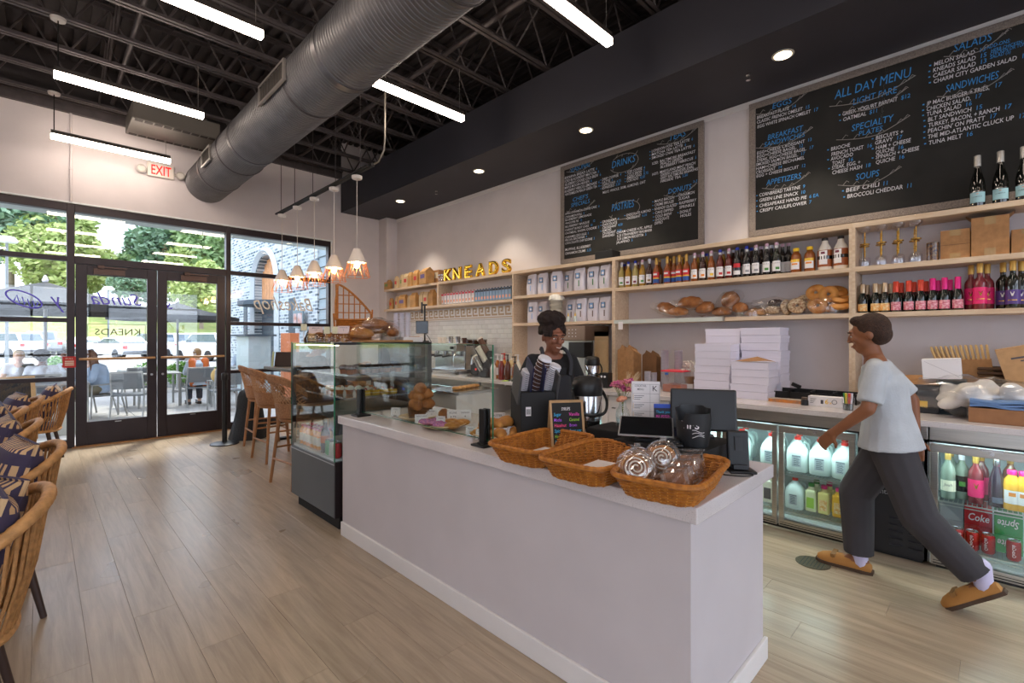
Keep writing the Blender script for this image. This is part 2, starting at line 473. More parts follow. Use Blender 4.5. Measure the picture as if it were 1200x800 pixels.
# lettering on the glass, read from outside
def decal(name, items, parent, m, y=YF + .06):
    g = MB()
    for s, x, z, size, w, sh in items: put_text(g, s, (x, y, z), (-1, 0, 0), (0, 0, 1), size, 'CENTER', sh, 0.0, w)
    return g.build(name, m, parent)
M_dec = mat('white vinyl lettering', 'EDE6DA', .6); M_decg = mat('grey vinyl lettering', '6E6A55', .6); M_decp = mat('violet window marker', '6B63E6', .6)
W1, W2, W3, D1, D2 = (bpy.data.objects[n] for n in ('window_1', 'window_2', 'window_3', 'door_1', 'door_2'))
lg = decal('logo_lettering', [('KNEADS', .79, 1.53, .13, .5, 0), ('BAKERY CAFE', .79, 1.45, .04, .26, 0)], D1, M_decg, YF + .066)
bx_ = MB()
for z in (1.42, 1.68): bx_.box(.46, 1.1, YF + .064, YF + .067, z, z + .006)
for x in (.46, 1.094): bx_.box(x, x + .006, YF + .064, YF + .067, 1.42, 1.68)
bx_.build('logo_border', M_decg, D1)
decal('script_lettering', [('Bakeshop', 3.08, 1.98, .34, 1.0, .45)], W2, M_dec)
decal('suite_number', [('6', 1.33, 2.78, .16, None, 0)], W3, M_decg)
def squiggle(pts, r, parent, m):
    g = MB().tube([(x, YF + .072, z) for x, z in pts], r, 5); return g.build('marker_drawing', m, parent)
cr_ = []
for i in range(40):
    a = i/39*2*PI; u, v = .17*math.cos(a), .085*math.sin(a)
    cr_.append((-.12 - .03 + u*.95 + v*.2, 1.99 - u*.42 + v))
squiggle(cr_, .009, W1, M_decp)
squiggle([(-.24 + .024*i, 2.0 + (.05 if i % 2 else -.035) - .011*i) for i in range(10)], .008, W1, M_decp)
decal('marker_lettering', [('y', .17, 1.9, .3, .14, .4)], W1, M_decp)
decal('marker_lettering', [('Sunda', .79, 1.96, .24, .56, .4)], D1, M_decp, YF + .066)
decal('marker_lettering', [('s', 1.3 + .1, 1.93, .22, .1, .4)], D2, M_decp, YF + .066)
squiggle([(-.62, 2.25), (-.55, 2.2), (-.47, 2.08), (-.42, 1.98), (-.44, 1.9), (-.49, 1.93)], .009, W1, M_dec)

# --- spiral duct
dp = []
DX, DZ, DR = 1.867, 3.917, .2864
dd = MB(); nseg = 300
for i in range(nseg + 1):
    y = YB + (YF - YB)*i/nseg
    for k_, rr in ((0, DR), (.55, DR), (.62, DR + .006), (.9, DR + .006)): dp.append((y + k_*(YF - YB)/nseg, rr))
dp = [q for q in dp if q[0] <= YF]
dd.rings([[Vector((DX + r_*math.cos(2*PI*j/40), y, DZ + r_*math.sin(2*PI*j/40))) for j in range(40)] for y, r_ in dp], caps=False)
duct = thing('spiral_duct', 'big grey spiral air duct running under the black ceiling', 'duct', (0, 0, 0))
dd.build('duct_body', mat('duct grey metal', '6E6D70', .5, metal=.45, var=.12, vscale=4), duct)
for y in (1.2, 3.9, 6.4, 7.9): MB().rings([[Vector((DX + r_*math.cos(2*PI*j/40), yy, DZ + r_*math.sin(2*PI*j/40))) for j in range(40)] for yy, r_ in ((y - .035, DR + .005), (y - .03, DR + .013), (y + .03, DR + .013), (y + .035, DR + .005))], caps=False).build('coupling_band', mat('duct band', '5B595C', .4, metal=.8), duct)
def duct_grille(y0, y1, ang):
    g = MB(); g.T = Matrix.Translation((DX, 0, DZ)) @ Matrix.Rotation(ang, 4, 'Y')
    r0 = DR + .004
    g.box(r0, r0 + .022, y0, y0 + .03, -.1, .1).box(r0, r0 + .022, y1 - .03, y1, -.1, .1).box(r0, r0 + .022, y0 + .03, y1 - .03, -.1, -.075).box(r0, r0 + .022, y0 + .03, y1 - .03, .075, .1)
    o = g.build('grille_frame', mat('grille grey', '8A8582', .45, metal=.4), duct)
    h = MB(); h.T = g.T
    h.box(r0 - .02, r0 + .008, y0 + .03, y1 - .03, -.075, .075)
    h.build('grille_core', mat('grille dark', '2A2623', .6), o)
    for i in range(9):
        s_ = MB(); s_.T = g.T; yy = y0 + .05 + i*(y1 - y0 - .1)/8
        s_.box(r0 + .003, r0 + .014, yy, yy + .006, -.075, .075); s_.build('vane', mat('grille vane', '4A443F', .5), o)
duct_grille(4.5, 5.2, R(180)); duct_grille(7.15, 7.6, R(178))
for y in (2.4, 4.6, 6.9): MB().torus((DX, y, DZ), DR + .012, .006, 'y', 32, 4).cyl((DX, y, DZ + DR), (DX, y, 4.56), .005, n=5).build('hanger_strap', M_steel_blk, duct)

# --- air curtain unit near the far wall
ac = thing('ceiling_air_unit', 'grey slotted air unit hanging beside the duct above the exit sign', 'air unit', (1.32, 8.05, 4.3))
MB().box(-.49, .49, -.35, .35, 0, .22).build('housing', mat('air unit grey', '6B6762', .5, metal=.3), ac, bevel=.012)
for s in (-1, 1):
    for i in range(9): MB().box(-.46 + .103*i, -.46 + .103*i + .085, s*.29 - .035, s*.29 + .035, -.004, .004).build('slot', mat('slot dark', '2C2724', .7), ac)
MB().box(-.02, .02, -.3, .3, .22, .26).box(.3, .34, -.3, .3, .22, .26).build('hanger_rail', M_steel_blk, ac)

# --- linear LED pendants
led_pos = [(.70, 8.23, 'hanging beside the exit sign'), (.70, 6.29, 'hanging left of the duct, second from the door wall'), (.70, 4.27, 'left of the duct at the top edge'),
           (2.83, 4.27, 'half hidden behind the duct'), (2.83, 2.29, 'nearest the dark soffit above the counter')]
far_led = [(.70, 2.29), (.70, .27), (2.83, .27), (.70, -1.75), (2.83, -1.75), (-1.3, 2.29), (-1.3, 4.27), (-1.3, 6.29), (-1.3, .27), (-1.3, -1.75)]
def led(x, y, label):
    t = thing('linear_pendant_light', label, 'light', (x, y, 4.0), 0, 'linear pendant lights')
    MB().box(-.61, .61, -.028, .028, .028, .075).build('housing', mat('led housing', '37302C', .5), t)
    MB().box(-.61, .61, -.03, .03, -.03, .028).build('diffuser', M_led, t)
    c = MB().cyl((-.58, 0, .075), (-.58, 0, .55), .006, n=5).build('power_cord', M_blkrough, t)
    MB().cyl((.56, 0, .075), (.56, 0, .56), .0025, n=4).build('suspension_wire', mat('wire grey', '8F8A86', .5), t)
    MB().cyl((-.58, 0, .52), (-.58, 0, .545), .055, .06, n=20).build('canopy_disc', mat('canopy white', 'C9C4C0', .5), t)
for x, y, l in led_pos: led(x, y, 'long glowing white linear light ' + l)
for (x, y), l in zip(far_led, ('over the aisle before the counter end', 'right above the camera', 'over the near fridges', 'over the aisle behind the camera', 'over the service end behind the camera', 'over the nearest dining table', 'over the middle dining table', 'over the farthest dining table', 'over the left floor beside the camera', 'over the left floor behind the camera')): led(x, y, 'linear light outside the picture, ' + l)

# --- exit sign
ex = thing('exit_sign', 'white exit sign with red letters and two emergency lamps above the doors', 'sign', (1.27, YF, 3.97))
MB().box(-.165, .165, -.045, 0, -.1, .1).build('sign_body', mat('sign white', 'E4DDD6', .45), ex, bevel=.012)
g = MB(); put_text(g, 'EXIT', (0, -.047, -.07), (1, 0, 0), (0, 0, 1), .2, 'CENTER', 0, .012, .24)
g.build('lettering', mat('exit red', 'E8140E', .4, emit=.7, ecol='FF0A06'), ex)
for s in (-1, 1):
    h = MB().cyl((s*.235, -.02, -.02), (s*.235, -.085, -.03), .05, .058, n=18).box(min(s*.165, s*.2), max(s*.165, s*.2), -.035, -.01, -.04, 0)
    l_ = h.build('lamp_head', mat('lamp head grey', 'A9A39C', .45), ex)
    MB().cyl((s*.235, -.0852, -.03), (s*.235, -.09, -.03), .045, n=16).build('lens', mat('lamp lens', 'C9C6BF', .2, bump=.6, bscale=120), l_)
tag(MB().cyl((.29, YF - .016, 3.32), (.29, YF - .016, 4.55), .014, n=8).torus((.29, YF - .016, 3.75), .017, .006, 'z', 10, 4).build('wall_conduit', M_wall), 'thin vertical conduit painted like the wall above the window', 'conduit')

# --- recessed downlights in the soffit
M_dl = mat('downlight lens', 'FFF3D6', .4, emit=5.5, ecol='FFEBC4')
for i, (y, l) in enumerate(((7.25, 'in the far end of the dark soffit'), (5.16, 'second from the far end of the dark soffit'), (3.28, 'above the left chalkboard'), (1.24, 'above the right chalkboard'), (-.8, 'outside the picture on the near soffit'))):
    t = thing('recessed_downlight', 'round glowing downlight ' + l, 'light', (4.45, y, 3.875), 0, 'soffit downlights')
    MB().lathe([(.075, -.006), (.085, -.004), (.085, .0)], 24).build('trim_ring', mat('ring white', 'D8D2C6', .5), t)
    MB().lathe([(.066, -.008), (.066, -.006)], 24).build('lens', M_dl, t)
    ld = bpy.data.lights.new('downlight', 'SPOT'); ld.energy = 60; ld.spot_size = R(82); ld.spot_blend = .45; ld.shadow_soft_size = .06; ld.color = (1, .88, .7)
    lo = bpy.data.objects.new('downlight_lamp', ld); COL.objects.link(lo); lo.parent = t; lo.location = (0, 0, -.03)
for y, l in ((6.33, 'far sprinkler head'), (1.55, 'near sprinkler head')):
    tag(MB().lathe([(.02, 0), (.02, -.012), (.007, -.015), (.007, -.05), (.02, -.055), (.02, -.058)], 12).build('sprinkler_head', mat('chrome', 'D8D8DA', .2, metal=1), loc=(4.55, y, 3.875)), 'small chrome %s under the dark soffit' % l, 'sprinkler', 'sprinkler heads')
# ================================================================ COUNTERS, FRIDGES, SHELVES, BOARDS
def quartz():
    m = mat('white quartz', 'D9D2D2', .22, var=.06, vscale=3, coat=.2)
    nt = m.node_tree; n = nt.nodes; L = nt.links; p = n['Principled BSDF']
    tc = n.new('ShaderNodeTexCoord'); vo = n.new('ShaderNodeTexNoise'); vo.inputs['Scale'].default_value = 260; vo.inputs['Detail'].default_value = 2
    L.new(tc.outputs['Object'], vo.inputs['Vector'])
    mr = n.new('ShaderNodeMapRange'); mr.inputs[1].default_value = .62; mr.inputs[2].default_value = .7
    L.new(vo.outputs[0], mr.inputs[0])
    mx = n.new('ShaderNodeMix'); mx.data_type = 'RGBA'
    src = p.inputs['Base Color'].links[0].from_socket
    L.new(src, mx.inputs[6]); mx.inputs[7].default_value = (*srgb('A39A97'), 1); L.new(mr.outputs[0], mx.inputs[0]); L.new(mx.outputs[2], p.inputs['Base Color'])
    return m
M_quartz = quartz()
M_counter = mat('scuffed white counter paint', 'CDC6C8', .55, var=.03, vscale=2.5)
M_steel = mat('brushed steel', 'B4B0AA', .28, metal=1, var=.08, vscale=6, stretch=(30, .6, 30))
M_steel2 = mat('polished steel', 'C6C6C8', .18, metal=1)
M_birch = mat('birch wood', 'DCC6AC', .5, var=.09, vscale=7, stretch=(6, .7, 6), col2='CDB294')
CT = .90   # front counter top
co = thing('service_counter', 'long white front service counter with baseboard', 'counter', (0, 0, 0))
x0, x1, y0, y1 = 1.625, 2.375, .745, 3.46
MB().box(x0, x0 + .02, y0, y1, 0, CT - .06).build('front_panel', M_counter, co)
MB().box(x0 + .02, x1, y0, y0 + .02, 0, CT - .06).build('end_panel', M_counter, co)
MB().box(x0 + .02, x1, y1 - .02, y1, 0, CT - .06).build('end_panel', M_counter, co)
MB().box(x1 - .02, x1, y0 + .02, y1 - .02, .08, CT - .06).build('back_panel', M_counter, co)
MB().box(x0 - .017, x0, y0 - .017, y1, 0, .1).build('baseboard', M_white, co, bevel=.004)
MB().box(x0, x1 + .017, y0 - .017, y0, 0, .1).build('baseboard', M_white, co, bevel=.004)
tag(MB().box(1.592, 2.405, .708, 3.475, CT - .06, CT).build('counter_worktop', M_quartz, bevel=.004), 'speckled white quartz worktop on the front service counter', 'worktop')

# sneeze guard
M_guard = glassmat('guard glass', (.93, .97, .955)); M_edge = mat('green glass edge', '2F7A5B', .1, emit=.0)
sg = thing('sneeze_guard', 'clear glass sneeze guard in two black clamps on the front counter', 'sneeze guard', (1.71, 2.6, CT))
MB().box(-.004, .004, -.73, .8, .035, .545).build('glass_pane', M_guard, sg)
e = MB().box(-.0045, .0045, -.7325, -.73, .035, .545).box(-.0045, .0045, -.73, .8, .545, .547).box(-.0045, .0045, -.73, .8, .033, .035)
e.build('glass_edge', M_edge, sg)
for yy in (-.665, .735):
    c = MB().box(-.055, .055, -.055, .055, 0, .012).box(-.03, .03, -.03, .03, .012, .02)
    c.box(-.024, -.005, -.022, .022, .02, .2).box(.005, .024, -.022, .022, .02, .2)
    c.build('clamp_post', M_blk, sg, (0, yy, 0), bevel=.004)

# back counter worktop and stainless rail
BT, BX = .955, 4.03
tag(MB().box(BX, XR, -1.6, 6.7, .915, BT).build('back_worktop', M_quartz, bevel=.003), 'long white quartz worktop along the service wall above the fridges', 'worktop')
M_liner = mat('fridge liner', 'D5DEE0', .35); M_fridge_led = mat('fridge lamp', 'E8FFFA', .4, emit=14, ecol='DDFBFF')
M_fglass = glassmat('fridge glass', (.93, .975, .97)); M_blkpan = mat('black panel', '1C1B1E', .45)
M_wire = mat('wire shelf', 'C9CCC8', .3, metal=.9)
FX = 4.1
def fridge(name, label, ya, yb, doors, panel=None):
    """undercounter fridge between y=ya (near) and yb (far); doors: list of (y near, y far)"""
    t = thing(name, label, 'fridge', (FX, (ya + yb)/2, 0)); o = (ya + yb)/2
    b = MB(); d = .66
    b.box(0, d, ya - o, ya - o + .02, .03, .9).box(0, d, yb - o - .02, yb - o, .03, .9).box(d - .02, d, ya - o, yb - o, .03, .9).box(.02, d, ya - o, yb - o, .03, .09).box(.02, d, ya - o, yb - o, .8, .9)
    b.build('cabinet', M_liner, t)
    MB().box(-.012, .02, ya - o, yb - o, .825, .913).build('top_rail', M_steel, t, bevel=.003)
    MB().box(.0, .02, ya - o, yb - o, .81, .825).build('rail_gap', M_blk, t)
    MB().box(.03, .06, ya - o + .03, yb - o - .03, .0, .03).box(.55, .6, ya - o + .03, yb - o - .03, 0, .03).build('plinth', M_blk, t)
    if panel:
        p0, p1 = panel; pn = MB().box(.0, .025, p0 - o, p1 - o, .03, .81).build('louver_panel', M_blkpan, t)
        for c in range(2):
            yc = p0 + (p1 - p0)*(.10 + .27*c) - o
            for i in range(15):
                if 5 <= i < 8 and c == 1: continue
                z = .09 + .045*i
                MB().cb((-.006, yc + .025, z), (.012, .07, .008), (0, .5, 0)).build('louver', mat('louver edge', '3C3B40', .3, metal=.6), pn)
        g = MB(); put_text(g, 'Continental', (-.002, p0 + .2 - o, .42), (0, -1, 0), (0, 0, 1), .05, 'CENTER', 0, .004, .2)
        g.build('maker_lettering', mat('badge silver', 'B9B9BC', .35, metal=.8), pn)
        MB().box(-.002, 0, p0 + .2 - o, p0 + .26 - o, .66, .7).build('display', mat('fridge display', '1B2A8A', .3, emit=1.2, ecol='3A55FF'), pn)
    for j, (a, bb_) in enumerate(doors):
        a, bb_ = a + .006 - o, bb_ - .006 - o; w = .036
        f = MB().box(-.032, .0, a, bb_, .035, .085).box(-.032, 0, a, bb_, .755, .805).box(-.032, 0, a, a + w, .085, .755).box(-.032, 0, bb_ - w, bb_, .085, .755)
        dr = f.build('door', M_steel, t, bevel=.003)
        MB().box(-.018, -.012, a + w, bb_ - w, .085, .755).build('glass', M_fglass, dr)
        MB().box(-.038, -.03, (a + bb_)/2 - .05, (a + bb_)/2 + .05, .797, .81).cyl((-.033, (a + bb_)/2, .783), (-.038, (a + bb_)/2, .783), .012, n=12).build('latch', M_steel2, dr)
        MB().box(-.0325, -.032, a + .01, bb_ - .01, .045, .052).box(-.0325, -.032, a + .01, bb_ - .01, .062, .066).build('vent_slot', M_blk, dr)
        for zz in (.14, .435):
            s = MB()
            for i in range(int((bb_ - a)/.022)): s.box(.03, .5, a + .01 + .022*i, a + .014 + .022*i, zz, zz + .004)
            s.box(.03, .036, a, bb_, zz - .008, zz).box(.3, .306, a, bb_, zz - .008, zz).box(.036, .04, a, bb_, zz - .028, zz - .022)
            s.build('wire_shelf', M_wire, t)
        MB().box(.01, .022, a + w, bb_ - w, .768, .78).build('interior_lamp', M_fridge_led, t)
        ld = bpy.data.lights.new('fridge_lamp', 'AREA'); ld.shape = 'RECTANGLE'; ld.size = .03; ld.size_y = bb_ - a - .1; ld.energy = 1.9; ld.color = (.8, 1, .98)
        lo = bpy.data.objects.new('fridge_lamp', ld); COL.objects.link(lo); lo.parent = t; lo.location = (.024, (a + bb_)/2, .765); lo.rotation_euler = (0, R(35), 0)
    return t
fridge('undercounter_fridge', 'stainless glass-door fridge full of milk jugs behind the front counter', .29, 2.05, [(.67, 1.17), (1.17, 1.6), (1.6, 2.04)], (.292, .665))
fridge('undercounter_fridge', 'stainless glass-door fridge with wine, juice and cola cans at the right edge', -.86, .284, [(-.285, .282), (-.85, -.29)])
fridge('undercounter_fridge', 'far glass-door fridge under the espresso machine', 4.75, 5.9, [(4.75, 5.3), (5.3, 5.9)])
# cabinet between
cb_ = thing('base_cabinet', 'white base cabinet with open end under the back worktop behind the barista', 'cabinet', (FX, 3.4, 0))
MB().box(.02, .7, -1.33, -1.31, .08, .91).box(.02, .7, 1.31, 1.33, .08, .91).box(.02, .7, -1.31, 1.31, .08, .1).box(.68, .7, -1.31, 1.31, .1, .91).box(.06, .6, -1.3, 1.3, 0, .08).build('carcass', M_white, cb_)
for i in range(4):
    a = -1.31 + .655*i
    if i == 3: continue
    d = MB().box(0, .02, a + .004, a + .651, .1, .9).build('door', M_white, cb_, bevel=.002)
    MB().box(-.02, 0, a + .56, a + .6, .78, .79).build('handle', M_steel2, d)
MB().box(.04, .66, .66, 1.3, .48, .5).build('shelf', M_white, cb_)

# --- wall shelving
SX = 4.80
def shelf_unit(label, ya, yb, boards, near=True, far=True, mids=(), zlo=BT + .002, extra=None):
    t = thing('wall_shelf_unit', label, 'shelf', (SX, (ya + yb)/2, zlo)); o = (ya + yb)/2
    for z0_, z1_ in boards: MB().box(0, XR - SX, ya - o, yb - o, z0_ - zlo, z1_ - zlo).build('board', M_birch, t, bevel=.0015)
    for f, a, b in ((near, ya, ya + .022), (far, yb - .022, yb)):
        if f: MB().box(.0005, XR - SX, a - o, b - o, 0, boards[0][0] - zlo).build('side_panel', M_birch, t, bevel=.0015)
    for m_, za, zb in mids: MB().box(.0005, XR - SX, m_ - .02 - o, m_ + .02 - o, za - zlo, zb - zlo).build('divider', M_birch, t)
    return t
B3 = [(2.40, 2.44), (2.035, 2.075), (1.655, 1.692)]
su_r = shelf_unit('birch shelf unit with glasses and wine at the right', -1.5, .818, B3, far=True)
su_m = shelf_unit('wide birch shelf unit with syrup bottles and bread', .818, 3.14, B3)
su_b = shelf_unit('birch shelf unit stacked with white coffee bags', 3.14, 4.84, [(2.40, 2.44), (2.045, 2.085), (1.66, 1.697)])
su_l = shelf_unit('long low birch shelf with paper bags and cartons', 4.84, 8.42, [(2.40, 2.44), (2.01, 2.05)], near=False, far=False, mids=[(6.64, 2.05, 2.40)], zlo=2.0)
lp = MB().box(-.03, -.004, -1.16 + .01, -1.16 + 1.41 - .33 + .05, 0, .018).box(-.03, -.024, -1.16 + .01, -1.16 + 1.1, -.02, 0)
st = thing('shelf_rail', 'white metal rail clipped along the bread shelf edge', 'rail', (SX, 2.5, 1.665))
MB().box(-.02, -.002, -.63, .62, .012, .032).box(-.02, -.012, -.63, .62, -.012, .012).build('channel', mat('rail white', 'C9CEC6', .4), st)
MB().box(-.022, -.0, -.645, -.63, -.012, .034).build('end_cap', M_steel, st)
MB().box(-.0225, -.0205, .5, .56, -.08, .01).build('price_tag', mat('paper', 'EDE9EA', .8), st)

# tiled backsplash with greek key band
M_tile = mat('white glazed tile', 'E3E4E4', .15, var=.05, vscale=5, objvar=.05)
ba = MB().box(XR - .006, XR - .0005, 4.85, 8.42, BT, 2.0).build('backsplash', mat('grout', 'C3C1BE', .8), wr)
tm = MB().add([(0,0,0),(0,.146,0),(0,.146,.071),(0,0,.071),(-.006,.003,.003),(-.006,.143,.003),(-.006,.143,.068),(-.006,.003,.068)], [(4,7,6,5),(0,4,5,1),(1,5,6,2),(2,6,7,3),(3,7,4,0)]).mesh('tile', M_tile)
for r_ in range(11):
    for c in range(24):
        y = 4.86 + .15*c - (.075 if r_ % 2 else 0)
        if y < 4.85 or y + .15 > 8.42: continue
        link('tile', tm, wr, (XR - .006, y, BT + .005 + .075*r_))
M_key = mat('tan key tile', 'B49A7A', .4)
KEY = ['11110', '10010', '10110', '10000', '11111']
km = MB()
for r_, row in enumerate(KEY):
    for c, v in enumerate(row):
        if v == '1': km.box(-.003, 0, -(.026*c + .026), -.026*c, .112 - .028*r_, .14 - .028*r_)
km = km.mesh('key_motif', M_key)
MB().box(XR - .009, XR - .006, 4.85, 8.42, 1.80, 2.0).build('band_ground', mat('band white', 'E4E2DF', .3), wr)
for i in range(22): link('key_motif', km, wr, (XR - .009, 8.40 - .156*i, 1.845))
MB().box(XR - .012, XR - .009, 4.85, 8.42, 1.812, 1.826).build('band_stripe', M_key, wr)

# --- chalkboards
M_chalk = mat('chalkboard', '1C1B1A', .75, var=.35, vscale=3.0)
M_cw = mat('white chalk', 'D9D9E2', .8); M_cb = mat('blue chalk', '3B8FD6', .8); M_cg = mat('grey chalk', '8F8B8A', .8)
M_frame = mat('weathered grey frame wood', '8A7F78', .7, var=.25, vscale=18, stretch=(8, 1, 8))
def chalkboard(label, yl, yr, zb, zt):
    """yl = left edge in the picture (far), yr = right edge; local x runs to the right"""
    t = thing('chalkboard_menu', label, 'menu board', (XR, yl, zb), -PI/2)
    W, H = yl - yr, zt - zb; fw_ = .06
    MB().box(fw_, W - fw_, -.02, -.002, fw_, H - fw_).build('slate', M_chalk, t)
    for a in ((0, W, 0, fw_), (0, W, H - fw_, H), (0, fw_, fw_, H - fw_), (W - fw_, W, fw_, H - fw_)):
        MB().box(a[0], a[1], -.032, -.002, a[2], a[3]).build('frame_rail', M_frame, t, bevel=.003)
    return t, W, H
def bxz(px, py, yl, zb):
    return yl - yx(px, XR - .02), zx(px, py, XR - .02) - zb
def lettering(t, name, items, yl, zb, size, m, shear=.1, bold=.004, prices=True):
    """items: (text, left, baseline, right, price): each line stands where it is chalked on the slate"""
    w, b = MB(), MB()
    for it in items:
        tx, p0, py, p1 = it[:4]
        x0_, z0_ = bxz(p0, py, yl, zb); x1_, _ = bxz(p1, py, yl, zb)
        put_text(w, tx, (x0_, -.0215, z0_), (1, 0, 0), (0, 0, 1), size, 'LEFT', shear, bold, x1_ - x0_)
        if prices and len(it) > 5: b.box(x0_ - .026, x0_ - .014, -.0216, -.0205, z0_ + size*.25, z0_ + size*.45)
        if len(it) > 4 and it[4]:
            put_text(b, it[4], (x1_ + .022, -.0215, z0_), (1, 0, 0), (0, 0, 1), size, 'LEFT', shear, bold, text_w(it[4], align='LEFT', shear=shear, bold=bold)*size*.85)
    w.build(name, m, t)
    if b.v: b.build('price_lettering', M_cb, t)
def vine(t, x0, x1, z, sag=.06, up=.05):
    g = MB(); P = []; z -= .03
    for i in range(13):
        u = i/12; P.append((x0 + (x1 - x0)*u, -.0215, z - sag*math.sin(PI*u) + up*max(0, u - .6)*2))
    g.tube(P, .003, 4)
    for i in (1, 3, 5, 7, 10, 11):
        p = P[i]; g.tube([p, (p[0] + .03, p[1], p[2] + .035), (p[0] + .045, p[1], p[2] + .02)], .0025, 4)
    g.build('vine_drawing', M_cg, t)
def wreath(t, cx, cz, rx, rz):
    g = MB(); P = [(cx + rx*math.cos(a), -.0215, cz + rz*math.sin(a)) for a in [R(200 + 300*i/20) for i in range(21)]]
    g.tube(P, .003, 4)
    for i in range(1, 21, 2):
        p = P[i]; g.tube([p, (p[0] + .03*math.cos(i), p[1], p[2] + .035*math.sin(i + 1))], .003, 4)
    g.build('wreath_drawing', M_cg, t)
ZB_ = 2.5
def board(label, yl, yr, heads, cols, sizes, vines, wreaths):
    t, W, H = chalkboard(label, yl, yr, ZB_, 3.835)
    for h in heads: lettering(t, 'heading_lettering', [h[:4]], yl, ZB_, h[4], M_cb, .15, .0)
    for c in cols: lettering(t, 'item_lettering', c[1], yl, ZB_, c[0], M_cw)
    for p0, p1, py in vines:
        a, z = bxz(p0, py, yl, ZB_); b, _ = bxz(p1, py, yl, ZB_); vine(t, a, b, z, .045, .06)
    for p0, py, rx, rz in wreaths:
        a, z = bxz(p0, py, yl, ZB_); wreath(t, a, z, rx, rz)
    return t
K = 1
cl = [
 (.05, [('BANANA BREAD LATTE', 661.7, 210.3, 696.6, '6', K), ('ICED BLACKBERRY MATCHA', 661.7, 214.2, 698.9, '6', K), ('BLUEBERRY COOKIE COLD BREW', 662.3, 218, 701, '6', K), ('MAPLE MOCHA HEAVEN', 661.7, 222, 690.4, '6', K), ('BLUEBERRY HIBISCUS LEMONADE', 661.7, 226, 699.4, '6', K), ('WATERMELON PEACH GREEN TEA', 662.3, 229.8, 699.4, '6', K)]),
 (.043, [('APPLE CINNAMON COFFEE CAKE', 662.3, 252, 699.4, '6', K), ('CINNAMON ROLL', 662.3, 256, 682, '5', K), ('BLUEBERRY LEMONADE', 662.3, 259.4, 693, '', K), ('WHOOPIE PIE', 662.3, 263.3, 678, '12'), ('BLUEBERRY BASQUE', 662.3, 267.2, 693, '12', K), ('CARROT BUNDT CAKE', 662.3, 271.2, 690, '10', K), ('OATMEAL RAISIN COOKIE', 662.3, 275, 699, '3', K), ('CARAMELIZED EGG', 662.3, 279.6, 687, '3', K), ('PECAN BROWNIE', 662.3, 283, 685, '4', K), ('CHOCOLATE CHIP SCONE', 662.3, 286.6, 694, '3', K)]),
 (.048, [('MUFFINS, BLUEBERRY', 662.3, 294.2, 692), ('CINNAMON CRUMB', 662.3, 298.7, 686, '3.25')]),
 (.045, [('DRIP COFFEE', 705.6, 212, 724.7, '4', K), ('LATTE', 705.6, 215.4, 715, '5', K), ('CAPPUCCINO', 705.6, 218.8, 720.8, '4.75', K), ('ESPRESSO', 705.6, 222.2, 719.7, '3.50', K)]),
 (.045, [('ICED COFFEE', 734.9, 203.5, 752.3, '4', K), ('COLD BREW', 734.9, 207.1, 752, '5', K), ('AMERICANO', 734.4, 210.5, 752, '4.75', K), ('CORTADO', 734.4, 213.8, 748, '4.50', K)]), (.045, [('MILKS: WHOLE, SKIM, ALMOND, OAT', 706.2, 227.2, 756.3)]),
 (.043, [('CROISSANT', 705.6, 261.6, 722, '4', K), ('CHOCOLATE', 705.6, 265.2, 723, '', K), ('CROISSANT', 706, 268.6, 722.5, '4.50'), ('ALMOND', 705.6, 271.9, 716.3, '', K), ('CROISSANT', 706, 275.2, 721.4, '5.50'), ('DANISHES:', 706, 278.6, 720.2)]),
 (.043, [('CHOCOLATE ALMOND', 733.7, 253.7, 762.5, '', K), ('CROISSANT', 734.3, 257.5, 750.6, '6.25')]), (.043, [('CREAM CHEESE 4.75, APPLE', 722.5, 274, 764), ('5.25 STRAWBERRY RHUBARB', 723, 277.9, 763.6), ('5.25 LEMON RICOTTA', 723, 281.7, 754, '5'), ('JALAPENO', 722.5, 285.6, 738, '5')]),
 (.043, [('LONDON FOG TEA LATTE', 763.6, 178.8, 808, '6', K), ('MATCHA TEA LATTE', 763.6, 182.8, 800, '6', K), ('SMOKED CHAI TEA LATTE', 763.6, 186.8, 810, '6', K)]), (.043, [('ICED:', 764.2, 193.4, 771.5), ('BALTIMORE BREAKFAST', 773.2, 190.6, 814.8), ('PEACH GREEN', 773.7, 194, 799.6), ('BLUEBERRY HIBISCUS', 773.7, 197.5, 812, '5')]), (.043, [('HOT:', 764.2, 206, 771.5), ('MARYLAND MINT PEACH', 773.2, 203.4, 814.8), ('GREEN LAVENDER EARL', 773.7, 206.9, 813), ('GREY BALTIMORE BREAKFAST', 773.7, 210.5, 820), ('FIRESIDE TEA', 774, 214.2, 797.4, '5.50')]),
 (.045, [('MAPLE BACON', 767, 237.6, 790, '', K), ('CREME BRULEE', 767, 242, 789.5, '', K), ('KNEADS GLAZED', 767, 246.6, 793, '', K), ('CAKE DIPPED', 767.6, 251, 789, '', K), ('COLD BREW', 767.6, 255.4, 787, '', K), ('CHOCOLATE', 767.6, 259.5, 784, '', K), ('DIPPED', 767, 263.4, 776.6)]),
 (.045, [('CINNAMON', 795, 230.8, 813.7, '', K), ('SUGAR', 795, 234.9, 808), ('RASPBERRY', 795.7, 239.8, 816, '', K), ('SPRINKLE', 796, 244.7, 814), ('DONUT', 796.6, 250.4, 809.8, '', K), ('HOLES', 797, 254.8, 809.8)])]
